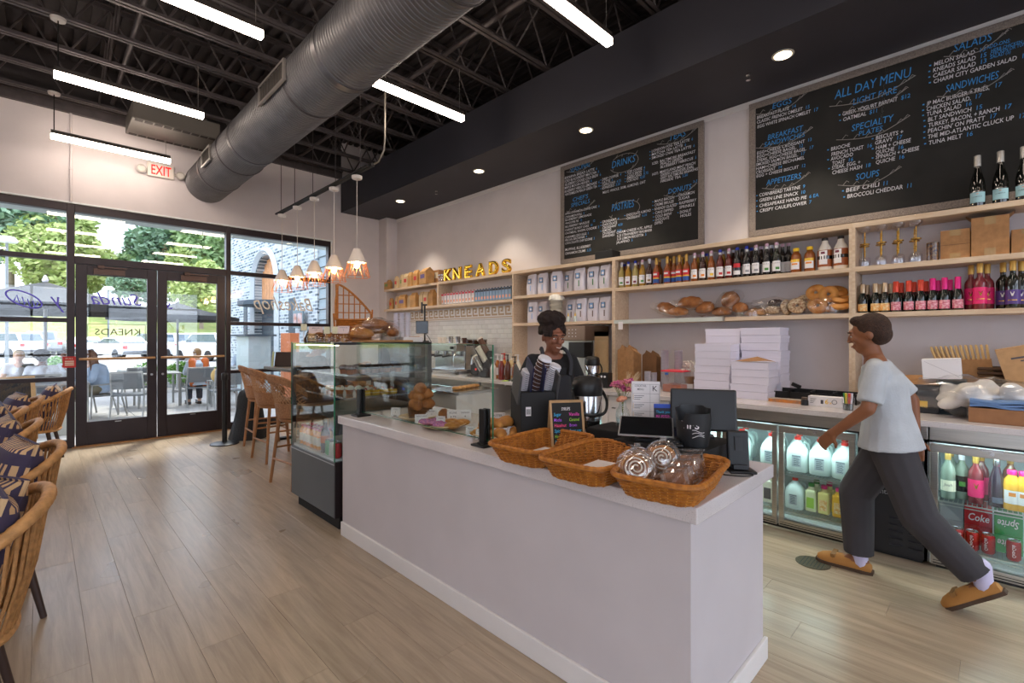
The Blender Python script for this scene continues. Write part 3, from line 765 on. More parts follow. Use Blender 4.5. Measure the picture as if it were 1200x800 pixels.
board('left chalkboard menu of drinks, teas, pastries and donuts', 4.168, 2.183,
 [('SEASONAL', 668, 202.3, 691.5, .1), ("CHEF'S", 670.7, 236.5, 688.7, .075), ('SPECIALS', 669, 243, 691, .075), ('DRINKS', 716.5, 197.5, 744, .12), ('PASTRIES', 716.5, 248, 742.7, .13), ('TEAS', 783.3, 165.3, 803, .095), ('DONUTS', 782.8, 227.4, 809.8, .08), ('3-5', 812, 214.5, 817, .04)],
 cl, None, [(664, 698, 199), (664, 697, 245), (770, 818, 166), (778, 816, 226)], [(731, 191, .2, .11), (731, 246, .22, .11)])
cl = [
 (.045, [('BREAKFAST PLATE', 886.8, 140, 924.5, '14', K), ('CLASSIC FRENCH OMELET', 886.8, 145.2, 940.3, '15', K), ('EGG WHITE SPINACH OMELET', 887.4, 150.6, 949.8, '17', K)]),
 (.042, [('EGG+CHEESE CROISSANT', 886.8, 181.4, 943, '13', K), ('EGG+CHEESE BAGEL.', 886.8, 185.8, 933, '12', K), ('STEAK, EGG+CHEESE BAGEL.', 886.8, 190.3, 944.8, '17', K), ('SMOKED SALMON BAGEL.', 885.9, 194.9, 935, '17', K), ('HAM+CHEESE BECHAMEL', 885.9, 199.6, 942.5, '', K), ('CROISSANT', 885.9, 204, 908.8, '14'), ('EGG + CHEESE BISCUIT', 886.3, 208.3, 935.8, '12', K)]),
 (.046, [('CORNBREAD TARTINE', 889.6, 230.6, 937.5, '9', K), ('GREEN LINE SNACK', 889.6, 236.8, 935, '10', K), ('CHESAPEAKE HAND PIE', 889.6, 243, 945, '6 EA', K), ('CRISPY CAULIFLOWER', 890, 249, 944.8, '7', K)]),
 (.047, [('GREEK YOGURT PARFAIT', 987, 136, 1051.5, '$12', K), ('OATMEAL', 987.7, 142.4, 1014.7, '$11', K)]),
 (.047, [('BRIOCHE', 973.5, 177, 996, '', K), ('FRENCH TOAST', 974, 183.2, 1011.7, '16'), ('AVOCADO', 973.5, 188.6, 999.7, '', K), ('TOAST', 975, 193.9, 990, '16'), ('STEAK, EGG, +', 974.6, 199, 1008, '', K), ('CHEESE HASH', 975, 204.6, 1010, '18')]),
 (.047, [('BISCUITS +', 1026, 164, 1058, '', K), ('GRAVY', 1025, 169.9, 1046, '17'), ('HAM + CHEESE', 1026, 175.7, 1067, '', K), ('QUICHE', 1026, 181.2, 1047.7, '16'), ('SPINACH + CHEESE', 1026, 186.6, 1077, '', K), ('QUICHE', 1026, 192.5, 1048.7, '16')]),
 (.05, [('BEEF CHILI', 991, 225.4, 1030, '11', K), ('BROCCOLI CHEDDAR', 992.5, 232.5, 1057.5, '11', K)]),
 (.047, [('MELON SALAD', 1094, 78, 1142, '13', K), ('KNEADS SALAD', 1093, 85, 1143, '15', K), ('CAESAR SALAD', 1093, 91.6, 1143, '13', K), ('CHARM CITY GARDEN SALAD', 1093.6, 98.2, 1191, '13', K)]),
 (.047, [('JP MAC BURGER + FRIES,', 1086, 124, 1160, '17', K), ('CHICKEN SALAD,', 1085.6, 130.6, 1137, '17', K), ('TUNA SALAD', 1085.6, 136.6, 1126, '16', K), ('BLT SANDWICH', 1087, 142.9, 1138, '15', K), ('TURKEY, BACON, + RANCH', 1087.6, 149.5, 1171, '17', K), ("PEACHIN' ON PRATT", 1087, 156.2, 1154, '17', K), ('THE MID-ATLANTIC CLUCK UP', 1087, 163, 1187.6, '17', K), ('TUNA MELT', 1088, 170, 1127, '16', K)])]
board('right chalkboard menu of all day food with eggs, salads and sandwiches', 1.721, -.75,
 [('EGGS', 904.5, 128, 927.3, .075), ('BREAKFAST', 899.2, 164.5, 940.8, .075), ('SANDWICHES', 895.3, 172.5, 943, .065), ('APPETIZERS', 898, 217.3, 939, .075), ('ALL DAY MENU', 978, 116.5, 1068, .11), ('LIGHT FARE', 999, 123.5, 1050.7, .08), ('SPECIALTY', 997.5, 154.2, 1047, .08), ('PLATES', 1005.7, 159.8, 1034, .06), ('SOUPS', 1002.5, 211.5, 1030, .08), ('SALADS', 1117, 61.5, 1162, .085), ('SANDWICHES', 1108, 108.4, 1170, .08),
  ('ADD-ONS:', 1156, 58, 1184, .04), ('HERB CHICKEN (5)', 1161, 61.8, 1205, .035), ('CHICKEN OR TUNA', 1160, 65.6, 1205, .035), ('SALAD (5)', 1160, 69.4, 1184, .035)],
 cl, None, [(886, 944, 130.5), (885, 952, 170), (893, 948, 217), (972, 1073, 121), (988, 1063, 127), (980, 1066, 160), (982, 1055, 213), (1106, 1182, 62), (1098, 1186, 109)], [])
# ================================================================ PENDANTS, STOOLS, CHAIRS, PASTRY CASE
M_copper = mat('copper wire', 'D98A4E', .3, metal=.8); M_shade = mat('cream shade', 'E6DAD0', .5)
M_bulb = mat('warm bulb', 'FFD9A0', .3, emit=20, ecol='FFC98A')
TX = 2.63
tk = thing('track_rail', 'black lighting track with pendants hanging over the high bar table', 'track', (TX, 6.4, 3.4))
MB().box(-.018, .018, -1.55, 1.42, .0, .035).build('rail', M_blkrough, tk)
MB().box(-.05, -.025, -1.5, 1.42, .0, .02).build('cable_channel', M_blkrough, tk)
for y in (-1.25, -.6, .1, .75, 1.3): MB().cyl((0, y, .035), (0, y, 1.16), .005, n=5).build('hanging_rod', M_steel_blk, tk)
MB().tube([(.05, -1.72, 1.16), (.05, -1.72, .3), (.05, -1.70, .15), (.03, -1.62, .04), (.0, -1.5, .017)], .011, 8).build('feed_conduit', mat('conduit grey', '8E8880', .4, metal=.6), tk)
for i, y in enumerate((7.66, 7.05, 6.45, 5.84, 5.23)):
    t = thing('cage_pendant_light', 'cream pendant lamp with copper wire cage, %s of the row' % ['farthest', 'second farthest', 'middle one', 'second nearest', 'nearest'][i], 'pendant', (TX, y, 2.196), 0, 'cage pendants over the bar')
    MB().lathe([(.001, 1.185), (.06, 1.185), (.06, 1.16), (.055, 1.15), (.001, 1.15)], 20).build('ceiling_canopy', mat('canopy cream', 'E8E2DC', .4), t)
    MB().cyl((0, 0, .33), (0, 0, 1.15), .004, n=5).build('cord', mat('cord white', 'D8D0C8', .6), t)
    MB().lathe([(.034, .335), (.04, .33), (.108, .172), (.1, .172), (.036, .322)], 24).build('shade', M_shade, t)
    c = MB(); n = 10
    for k in range(n):
        a, b = 2*PI*k/n, 2*PI*(k + .5)/n
        c.tube([(.1*math.cos(b), .1*math.sin(b), .185), (.148*math.cos(a), .148*math.sin(a), .004)], .0028, 4).tube([(.1*math.cos(b), .1*math.sin(b), .185), (.148*math.cos(a + 2*PI/n), .148*math.sin(a + 2*PI/n), .004)], .0028, 4)
    c.torus((0, 0, .004), .148, .003, 'z', 30, 4)
    c.build('wire_cage', M_copper, t)
    MB().ell((0, 0, .15), (.032, .032, .045), 12, 8).build('bulb', M_bulb, t)
    ld = bpy.data.lights.new('bulb_light', 'POINT'); ld.energy = 4; ld.color = (1, .72, .42); ld.shadow_soft_size = .04
    lo = bpy.data.objects.new('bulb_light', ld); COL.objects.link(lo); lo.parent = t; lo.location = (0, 0, .09)

# high bar table
M_dkwood = mat('dark stained wood', '3B2A22', .45, var=.2, vscale=12, stretch=(1, 6, 6))
ht = thing('high_bar_table', 'dark high bar table behind the pastry case under the pendants', 'table', (2.72, 6.15, 0))
MB().box(-.37, .37, -1.45, 1.45, 1.03, 1.07).build('tabletop', mat('bar top', '6B655F', .4, var=.1), ht, bevel=.004)
for yy in (-1.2, 0, 1.2):
    MB().box(-.04, .04, yy - .04, yy + .04, .03, 1.03).box(-.25, .25, yy - .05, yy + .05, 0, .03).build('pedestal', M_blkrough, ht)

# bar stools
M_rope = mat('tan woven rope', 'A97B58', .75, var=.2, vscale=60, bump=.4, bscale=180)
M_teak = mat('teak leg', 'A9774E', .5, var=.15, vscale=14, stretch=(8, 8, 1))
def bar_stool(label, x, y, rz):
    t = thing('bar_stool', label, 'stool', (x, y, 0), rz, 'bar stools at the high table')   # faces local +y ; back at -y
    for sx in (-1, 1):
        for sy in (-1, 1):
            MB().tube([(sx*.235, sy*.225, 0), (sx*.17, sy*.165, .66)], [.015, .02], 8).build('leg', M_teak, t)
    fr = MB()
    for z, k in ((.25, .21), (.36, .2)):
        if z < .3: fr.cyl((-k, -k, z), (k, -k, z), .011, n=8).cyl((-k, k, z), (k, k, z), .011, n=8)
        else: fr.cyl((-k, -k, z), (-k, k, z), .011, n=8).cyl((k, -k, z), (k, k, z), .011, n=8)
    fr.build('footrest', M_teak, t)
    MB().lathe([(.001, .64), (.21, .64), (.225, .655), (.225, .675), (.21, .685), (.001, .685)], 24).build('seat_frame', M_teak, t)
    MB().lathe([(.001, .685), (.2, .685), (.212, .70), (.2, .725), (.1, .735), (.001, .735)], 24).build('seat_cushion', mat('stool cushion', '8E6C52', .8, bump=.2, bscale=200), t)
    rr = lambda z: .225 + .045*(z - .68)/.46
    def P(a, z, o=0): r_ = rr(z) + o; return (r_*math.sin(a), -r_*math.cos(a) - .10*max(0, (z - .7))/.45*0.6, z)
    A = R(78)
    top = lambda a: 1.13 - .16*(abs(a)/A)**2.2
    tb = MB(); n = 22; rs = []
    for i in range(n + 1):
        a = -A + 2*A*i/n; zt = top(a); rs.append([P(a, zt, .004), P(a, zt - .012, .022), P(a, zt - .075, .022), P(a, zt - .085, 0), P(a, zt - .075, -.012), P(a, zt - .012, -.012)])
    tb.rings([[Vector(p) for p in r_] for r_ in rs]); tb.build('top_band', M_rope, t)
    lb = MB(); rs = []
    for i in range(n + 1):
        a = -A + 2*A*i/n; rs.append([Vector(P(a, z, o)) for z, o in ((.69, .012), (.69, -.006), (.83, -.006), (.83, .012))])
    lb.rings(rs); lb.build('lower_band', M_rope, t)
    cx = MB()
    for k in range(-8, 9):
        a0 = A*k/9
        for s in (-1, 1):
            q = []
            for j in range(6):
                u = j/5; a = a0 + s*R(34)*u
                if abs(a) > A: continue
                zt = top(a) - .07; q.append(P(a, .82 + (zt - .82)*u, .004))
            if len(q) > 1: cx.tube(q, .0045, 4)
    cx.build('cross_cords', mat('pale rope', 'B98F6C', .75), t)
    return t
bar_stool('woven tan bar stool nearest the pastry case', 1.93, 5.02, -PI/2 + .1)
bar_stool('middle woven tan bar stool of the row', 2.1, 6.25, -PI/2 + .05)
bar_stool('farthest woven tan bar stool beside the black stanchion', 2.2, 7.0, -PI/2 - .05)
bar_stool('woven tan bar stool partly hidden between the far two', 2.9 + .35, 6.75, PI/2)
# stanchion
t = thing('stanchion_post', 'slim black stanchion post with round base near the glass doors', 'stanchion', (1.84, 7.6, 0))
MB().lathe([(.001, 0), (.18, 0), (.18, .012), (.15, .022), (.04, .03), (.001, .03)], 32).build('base', M_blk, t)
MB().cyl((0, 0, .03), (0, 0, .98), .032, n=16).build('post', M_blk, t)
MB().lathe([(.04, .90), (.042, .905), (.042, .985), (.036, .995), (.001, .995)], 16).build('belt_head', M_blk, t)

# woven armchairs at the left, facing the tables
M_rattan = mat('rattan cord', 'B07F4C', .65, var=.22, vscale=40, bump=.3, bscale=150)
M_rattan2 = mat('rattan rail wrap', 'C08E58', .6, var=.2, vscale=30, bump=.25, bscale=150)
M_leg = mat('walnut chair leg', '41302B', .5)
def pillow_mat():
    m = mat('striped pillow cloth', '4A4460', .85); nt = m.node_tree; n = nt.nodes; L = nt.links
    tc = n.new('ShaderNodeTexCoord'); mp = n.new('ShaderNodeMapping'); mp.inputs['Scale'].default_value = (1, 1, 1)
    L.new(tc.outputs['Object'], mp.inputs[0])
    sp = n.new('ShaderNodeSeparateXYZ'); L.new(mp.outputs[0], sp.inputs[0])
    def band(sock, freq, lo):
        a = n.new('ShaderNodeMath'); a.operation = 'MULTIPLY'; a.inputs[1].default_value = freq; L.new(sock, a.inputs[0])
        f = n.new('ShaderNodeMath'); f.operation = 'FRACT'; L.new(a.outputs[0], f.inputs[0])
        g = n.new('ShaderNodeMath'); g.operation = 'GREATER_THAN'; g.inputs[1].default_value = lo; L.new(f.outputs[0], g.inputs[0]); return g.outputs[0]
    a, b = band(sp.outputs[0], 32, .55), band(sp.outputs[2], 9.5, .5)
    mu = n.new('ShaderNodeMath'); mu.operation = 'MULTIPLY'; L.new(a, mu.inputs[0]); L.new(b, mu.inputs[1])
    nz = n.new('ShaderNodeTexNoise'); nz.inputs['Scale'].default_value = 5; L.new(tc.outputs['Object'], nz.inputs['Vector'])
    mx = n.new('ShaderNodeMix'); mx.data_type = 'RGBA'
    mx.inputs[6].default_value = (*srgb('463F5C'), 1); mx.inputs[7].default_value = (*srgb('D9B78C'), 1)
    L.new(mu.outputs[0], mx.inputs[0]); L.new(mx.outputs[2], nt.nodes['Principled BSDF'].inputs['Base Color'])
    return m
M_pillow = pillow_mat()
def pillow_mesh():
    mb = MB(); n = 12; vs = []; fs = []
    for s in (1, -1):
        for i in range(n + 1):
            for j in range(n + 1):
                u, v = -1 + 2*i/n, -1 + 2*j/n
                th = .08*((1 - u**4)*(1 - v**4))**.6
                pin = 1 - .06*(1 - abs(u))*abs(v)**3 - .06*(1 - abs(v))*abs(u)**3
                vs.append((.21*u*pin, s*(th + .002*rnd.random()), .21*v*pin))
    m = (n + 1)**2
    for i in range(n):
        for j in range(n):
            a = i*(n + 1) + j; fs.append((a, a + n + 1, a + n + 2, a + 1)); fs.append(tuple(reversed((m + a, m + a + n + 1, m + a + n + 2, m + a + 1))))
    mb.add(vs, fs, True)
    P = [(.21*math.cos(a)*min(1/abs(math.cos(a)) if abs(math.cos(a)) > .01 else 99, 1/abs(math.sin(a)) if abs(math.sin(a)) > .01 else 99), 0, .21*math.sin(a)*min(1/abs(math.cos(a)) if abs(math.cos(a)) > .01 else 99, 1/abs(math.sin(a)) if abs(math.sin(a)) > .01 else 99)) for a in [2*PI*k/48 for k in range(48)]]
    mb.tube(P, .008, 5, closed=True)
    return mb.mesh('pillow', M_pillow)
PIL = pillow_mesh()
def sm(P, n=6):
    """smooth polyline through points"""
    P = [Vector(p) for p in P]; out = []
    for i in range(len(P) - 1):
        p0, p1, p2, p3 = P[max(i-1, 0)], P[i], P[i+1], P[min(i+2, len(P)-1)]
        for k in range(n):
            t_ = k/n; out.append(.5*((2*p1) + (-p0 + p2)*t_ + (2*p0 - 5*p1 + 4*p2 - p3)*t_**2 + (-p0 + 3*p1 - 3*p2 + p3)*t_**3))
    out.append(P[-1]); return out
def arm_chair(label, x, y, rz):
    t = thing('woven_armchair', label, 'chair', (x, y, 0), rz, 'woven armchairs by the window')  # front towards local -y
    rail = sm([(-.28, -.24, .58), (-.30, -.05, .66), (-.285, .14, .75), (-.2, .28, .84), (0, .325, .87), (.2, .28, .84), (.285, .14, .75), (.30, -.05, .66), (.28, -.24, .58)], 16)
    rr = [.021 + .0035*abs(math.sin(k*1.2)) for k in range(len(rail))]
    MB().tube(rail, rr, 8).build('top_rail', M_rattan2, t)
    seat = sm([(-.235, -.25, .40), (-.245, -.05, .40), (-.23, .1, .40), (-.16, .2, .40), (0, .23, .40), (.16, .2, .40), (.23, .1, .40), (.245, -.05, .40), (.235, -.25, .40)], 16)
    MB().tube(seat + [Vector((0, -.27, .40))], .017, 6, closed=True).build('seat_ring', M_rattan2, t)
    c = MB()
    for k in range(2, len(rail) - 2, 3):
        a, b = rail[k], seat[k]; m_ = (a + b)/2 + Vector(((a.x)*.07, .012, 0))
        c.tube([a, m_, b], .0065, 5)
        if k % 6 == 2: c.tube([a + Vector((0, 0, -.006)), rail[k+2] * .35 + seat[k+2] * .65], .005, 4)
    c.build('woven_cords', M_rattan, t)
    ft = MB()
    for s in (-1, 1): ft.tube([(s*.28, -.24, .58), (s*.262, -.26, .5), (s*.235, -.25, .40)], .02, 7)
    ft.build('front_posts', M_rattan2, t)
    MB().box(-.225, .225, -.25, .19, .385, .41).build('seat_deck', M_rattan, t, bevel=.02)
    MB().box(-.215, .215, -.245, .17, .412, .465).build('seat_cushion', mat('seat cushion grey', '5B5866', .85), t, bevel=.02)
    for sx in (-1, 1):
        for sy, yo in ((-1, -.22), (1, .15)):
            MB().tube([(sx*.2, yo, .39), (sx*.245, yo + sy*.075, 0)], [.021, .014], 8).build('leg', M_leg, t)
    return t
def pillow(label, x, y, z, rz, tilt):
    o = link('throw_pillow', PIL, None, (x, y, z)); o.scale = (1.12,)*3; o.rotation_euler = (R(tilt), 0, rz)
    tag(o, label, 'pillow', 'striped throw pillows')
AC = [(-.30, 2.66, -PI/2 + .05, 'woven tan armchair nearest the camera at the left edge'), (-.24, 3.76, -PI/2 + .12, 'second nearest woven tan armchair at the left edge'), (-.33, 4.95, -PI/2, 'third woven tan armchair from the camera along the left edge'),
      (-.42, 5.95, -PI/2, 'fourth woven tan armchair from the camera along the left edge'), (-.32, 6.9, -PI/2 + .1, 'fifth woven tan armchair from the camera along the left edge'), (-.06, 7.95, -PI/2 - .15, 'farthest woven tan armchair standing against the front window')]
for i, (x, y, rz, l) in enumerate(AC):
    arm_chair(l, x, y, rz)
    pillow('purple striped pillow on the %s woven armchair' % ('nearest', 'second nearest', 'third nearest', 'fourth nearest', 'fifth nearest', 'farthest')[i], x + .115, y - .03, .70, rz + .08, -17)
pillow('second purple striped pillow leaning in the nearest woven armchair', -.22, 2.84, .70, -PI/2 + .5, -20)
M_tbl = mat('table top ash', 'B79A78', .5, var=.1)
for i, y in enumerate((3.4, 5.5, 7.5)):
    t = thing('dining_table', 'light wooden dining table outside the left edge, %s' % ['nearest', 'middle', 'farthest'][i], 'table', (-1.15, y, 0))
    MB().box(-.4, .4, -.6, .6, .72, .75).build('tabletop', M_tbl, t, bevel=.005)
    MB().cyl((0, 0, .02), (0, 0, .72), .04).build('pedestal', M_blkrough, t)
    MB().cyl((0, 0, 0), (0, 0, .02), .28, n=24).build('foot', M_blkrough, t)

# --- pastry case
M_case = mat('charcoal case panel', '55595B', .4, metal=.3, var=.05, vscale=3); M_cglass = glassmat('case glass', (.94, .975, .965), 1.6)
M_cshelf = glassmat('case shelf glass', (.8, .9, .88), 1.5)
pc = thing('pastry_case', 'glass pastry display case with charcoal base at the end of the counter', 'display case', (1.6, 3.55, 0))
D, Wd, HT = .90, .88, 1.45
MB().box(0, D, 0, Wd, .1, .53).build('base', M_case, pc, bevel=.004)
MB().box(.045, D - .05, .01, Wd - .05, 0, .1).build('toe_kick', M_blkrough, pc)
MB().box(0, D, -.012, 0, .1, .53).build('end_trim', mat('dark trim', '1F1517', .4), pc)
MB().box(-.003, .0, 0, Wd, .505, .512).build('trim_line', mat('steel', 'B8B8BA', .3, metal=1), pc)
for nm, b in (('front_glass', (0, .006, .006, Wd - .006, .53, HT - .012)), ('end_glass', (.006, D - .02, 0, .006, .53, HT - .012)), ('end_glass', (.006, D - .02, Wd - .006, Wd, .53, HT - .012)), ('top_glass', (0, D, 0, Wd, HT - .012, HT - .004))):
    MB().box(*b).build(nm, M_cglass, pc)
ed = MB().box(-.001, .007, -.001, .007, .53, HT).box(-.001, .007, Wd - .007, Wd + .001, .53, HT).box(0, D, -.001, .006, HT - .012, HT - .004)
ed.build('glass_edge', mat('green glass edge', '2F7A5B', .1), pc)
fr = MB().box(D - .04, D, 0, .04, .53, HT - .012).box(D - .04, D, Wd - .04, Wd, .53, HT - .012).box(.0, .03, Wd - .035, Wd - .008, .53, HT - .012)
fr.build('corner_post', mat('steel dark', '5A5E60', .3, metal=.8), pc)
MB().box(D - .03, D - .01, .04, Wd - .04, .56, HT - .02).build('rear_door', mat('smoked rear glass', '23272A', .08), pc)
MB().box(.02, D - .04, .008, Wd - .008, .86, .885).build('deck', mat('dark', '2A2C2E', .4), pc)
MB().box(.01, D - .04, .008, Wd - .008, .531, .55).build('lower_deck', mat('liner', 'C9CDD0', .4), pc)
for z in (1.0, 1.185): 
    MB().box(.12, D - .05, .01, Wd - .01, z, z + .008).build('glass_shelf', M_cshelf, pc)
    MB().box(.115, .12, .01, Wd - .01, z - .004, z + .012).box(.12, D - .05, .008, .012, z - .004, z + .012).build('shelf_trim', M_steel2, pc)
MB().box(.02, D - .05, .01, Wd - .01, HT - .02, HT - .0125).box(.0, D, -.002, .012, HT - .02, HT).build('top_frame', M_blk, pc)
MB().box(.03, .05, .03, Wd - .03, HT - .028, HT - .02).build('case_lamp', mat('case lamp', 'FFF2DC', .4, emit=5, ecol='FFEBCF'), pc)
# ================================================================ FOOD AND THINGS ON CASE AND FRONT COUNTER
M_bread = mat('brown crust', 'B0713A', .6, var=.35, vscale=14, bump=.3, bscale=50, col2='7E4A22')
M_bread2 = mat('golden crust', 'D79A4E', .5, var=.3, vscale=12, bump=.25, bscale=40, col2='B06F2E')
M_pale = mat('pale crumb', 'E6C793', .7, var=.15, vscale=30)
M_choc = mat('chocolate', '3A2620', .6, var=.3, vscale=30, bump=.5, bscale=60)
M_cup = mat('paper baking cup', '9C5A2C', .8, var=.15, vscale=40)
M_icing = mat('white icing', 'F1E7D8', .4); M_yel = mat('lemon cake', 'E9B72B', .5, var=.15, vscale=30); M_ras = mat('raspberry', 'B3213B', .4)
M_bag = glassmat('clear plastic bag', (.98, .98, .98), 2.2, .15, .035); M_clam = glassmat('clear clamshell', (.97, .97, .97), 3.5, .05, .06)
M_paper = mat('white paper', 'ECE8EA', .8); M_ink = mat('print grey', '55525A', .8); M_kraft = mat('kraft paper', 'A87B50', .8, var=.12, vscale=25)
M_seed = mat('seeded crust', '8C5A34', .7, var=.6, vscale=70, col2='E5D3B0')
def torus_mesh(m, R0, r, sq=.8, n=22, k=8):
    mb = MB(); rs = []
    for i in range(n):
        a = 2*PI*i/n; w = 1 + .06*math.sin(3*a + R0*100)
        rs.append([Vector(((R0 + r*w*math.cos(b))*math.cos(a), (R0 + r*w*math.cos(b))*math.sin(a), r*sq*math.sin(b))) for b in [2*PI*j/k for j in range(k)]])
    mb.rings(rs, closed=True); return mb.mesh('ring', m)
def loaf_mesh(m, a, b, c, seed=0, bumps=.06):
    r_ = random.Random(seed); mb = MB(); rs = []; nu, nv = 16, 12
    ph = r_.random()*6
    for i in range(nv + 1):
        t_ = PI*i/nv; q = max(math.sin(t_), .03)**.75
        rs.append([Vector((-a*math.cos(t_), b*q*math.cos(2*PI*j/nu)*(1 + bumps*math.sin(7*t_ + ph)), c*q*math.sin(2*PI*j/nu)*(1 + bumps*math.sin(9*t_ + ph) if math.sin(2*PI*j/nu) > 0 else .55))) for j in range(nu)])
    mb.rings(rs); return mb.mesh('loaf', m)
def croissant_mesh(m):
    mb = MB(); rs = []; n = 28
    for i in range(n + 1):
        u = -1 + 2*i/n; a = u*1.25
        r_ = .030*(1 - abs(u)**1.7)**.8 + .005 + .004*(1 if int((u + 1)*5) % 2 else 0)*(1 - abs(u))
        c = Vector((.062*math.sin(a)*1.15, .062*(1 - math.cos(a)), 0)); d = Vector((math.cos(a), math.sin(a), 0)); nx_ = Vector((-d.y, d.x, 0))
        rs.append([c + nx_*r_*math.cos(2*PI*j/10) + Vector((0, 0, r_*.85*math.sin(2*PI*j/10) + r_*.3)) for j in range(10)])
    mb.rings(rs); return mb.mesh('croissant', m)
BAGEL = torus_mesh(M_bread2, .034, .024); BAGEL_S = torus_mesh(M_seed, .034, .024); DONUT = torus_mesh(mat('purple glaze', '8C5BA8', .25, var=.4, vscale=90, col2='E58BB5'), .03, .021)
LOAF = loaf_mesh(M_bread, .13, .055, .06, 1); LOAF2 = loaf_mesh(M_bread2, .15, .05, .055, 2, .1); ROLL = loaf_mesh(M_bread, .06, .045, .05, 3); CRO = croissant_mesh(M_bread2)
def put(name, me, label, cat, loc, rot=(0, 0, 0), group=None, s=1.0, parts=()):
    o = link(name, me, None, loc); o.rotation_euler = rot
    if s != 1.0: o.scale = (s,)*3
    tag(o, label, cat, group); return o
def bag_over(parent, r, h, m=None, n=16, seed=0, top=True):
    """crumpled clear bag as a part of a bagged thing (local coordinates)"""
    q = random.Random(seed); mb = MB(); rs = []
    prof = [(.6, -.02), (1.0, .0), (1.06, .35), (1.0, .7), (.6, 1.0)] + ([(.16, 1.12), (.3, 1.3)] if top else [(.1, 1.05)])
    for f, z in prof: rs.append([Vector((r[0]*f*math.cos(2*PI*j/n)*(1 + .09*q.uniform(-1, 1)), r[1]*f*math.sin(2*PI*j/n)*(1 + .09*q.uniform(-1, 1)), h*z)) for j in range(n)])
    mb.rings(rs, caps=False)
    return mb.build('clear_bag', m or M_bag, parent)
def card(label, loc, w, h, rz, tilt=-12, text=('',), col=None, stick=0, group='pastry name cards'):
    """small printed card facing local -y"""
    t = thing('name_card', label, 'card', loc, rz, group)
    c = MB(); c.T = Matrix.Translation((0, 0, stick)) @ Matrix.Rotation(R(tilt), 4, 'X')
    c.box(-w/2, w/2, 0, .002, 0, h); o = c.build('paper', col or M_paper, t)
    g = MB(); g.T = c.T
    n = len(text)
    for i, s in enumerate(text):
        if s: put_text(g, s, (0, -.0006, h*(.72 - .3*i)), (1, 0, 0), (0, 0, 1), h*.2, 'CENTER', 0, .004, min(w*.8, .55*h*.2*len(s)))
    for a, b in ((-w*.44, h*.06), (w*.44 - .003, h*.06), (-w*.44, h*.9), (w*.44 - .003, h*.9)): g.box(a, a + .003, -.0006, 0, b, b + .003)
    g.build('lettering', M_ink, t)
    if stick: MB().cyl((0, .004, 0), (0, .004, stick + h*.3), .003, n=5).build('stick', mat('skewer', 'C9A574', .7), t)
    else: MB().box(-.012, .012, -.004, .02, 0, .008).build('clip_base', M_steel2, t)
    return t

# ---- inside the pastry case
cx0, cy0 = 1.6, 3.55
def muffin_mesh(top, cup=M_cup):
    a = MB().lathe([(.001, 0), (.026, 0), (.034, .04), (.001, .042)], 14); b = MB()
    b.lathe([(.034, .036), (.04, .045), (.037, .06), (.022, .072), (.001, .075)], 14); return a.mesh('cup', cup), b.mesh('top', top)
MU = {k: muffin_mesh(m) for k, m in (('chocolate', M_choc), ('iced', M_icing))}
def muffin(kind, label, loc, group):
    t = thing('muffin', label, 'muffin', loc, rnd.random()*6, group)
    link('baking_cup', MU[kind][0], t); link('muffin_top', MU[kind][1], t)
    if kind == 'iced':
        for k in range(3): MB().box(-.004 + .012*(k - 1), .004 + .012*(k - 1), -.034, .034, .03, .074).build('icing_stripe', mat('caramel stripe', 'B5642B', .5), t)
k = 0
for j in range(2):
    for i in range(5):
        muffin('chocolate', 'chocolate muffin on the upper case shelf, %s, %s row' % (nth(i, 5), ('front', 'rear')[j]), (cx0 + .17 + .11*i + rnd.uniform(-.005, .005), cy0 + .09 + .1*j, 1.193), 'chocolate muffins in the case')
for i in range(5):
    muffin('iced', 'white striped cupcake on the lower glass shelf of the case, %s' % nth(i, 5), (cx0 + .15 + .062*i, cy0 + .42 - .055*i, 1.008), 'striped cupcakes in the case')
for i in range(4):
    t = thing('berry_cake', 'small yellow cake topped with berries in the case, %s' % nth(i, 4), 'cake', (cx0 + .33 + .075*i, cy0 + .14 - .015*i, 1.008), 0, 'yellow berry cakes')
    MB().box(-.032, .032, -.032, .032, 0, .04).build('sponge', M_yel, t, bevel=.005)
    MB().box(-.033, .033, -.033, .033, .017, .022).build('filling', M_icing, t)
    MB().ell((0, 0, .048), (.014, .014, .013)).build('berry', M_ras, t); MB().ell((.014, .01, .046), (.009, .009, .009)).build('berry', mat('blueberry', '26283F', .5), t)
    MB().ell((-.012, -.01, .045), (.01, .01, .008)).build('cream', M_icing, t)
def jar(kind, label, loc, group, rz=0):
    m, capm, lab = kind
    t = thing('juice_bottle', label, 'bottle', loc, rz, group)
    MB().lathe([(.001, 0), (.03, 0), (.032, .005), (.032, .115), (.028, .135), (.018, .15), (.018, .155), (.001, .155)], 14).build('body', m, t)
    MB().lathe([(.02, .15), (.02, .17), (.001, .17)], 12).build('cap', capm, t)
    if lab: MB().lathe([(.0325, .03), (.0328, .035), (.0328, .095), (.0325, .1)], 14, caps=False).build('label', lab, t)
M_oj = mat('orange juice', 'F29A1C', .25, coat=.4); M_redcap = mat('red cap', 'D8202A', .35); M_plab = mat('pale bottle label', 'E8E0D0', .6)
for j in range(2):
    for i in range(6):
        jar((M_oj, M_redcap, M_plab if j == 0 else None), 'red capped orange juice bottle low in the case, %s, %s row' % (nth(i, 6), ('front', 'rear')[j]), (cx0 + .07 + .075*j, cy0 + .78 - .072*i, .55), 'orange juice bottles in the pastry case', -PI/2)
t = thing('syrup_bottle', 'dark bottle with orange label standing among the juices in the case', 'bottle', (cx0 + .06, cy0 + .3, .55))
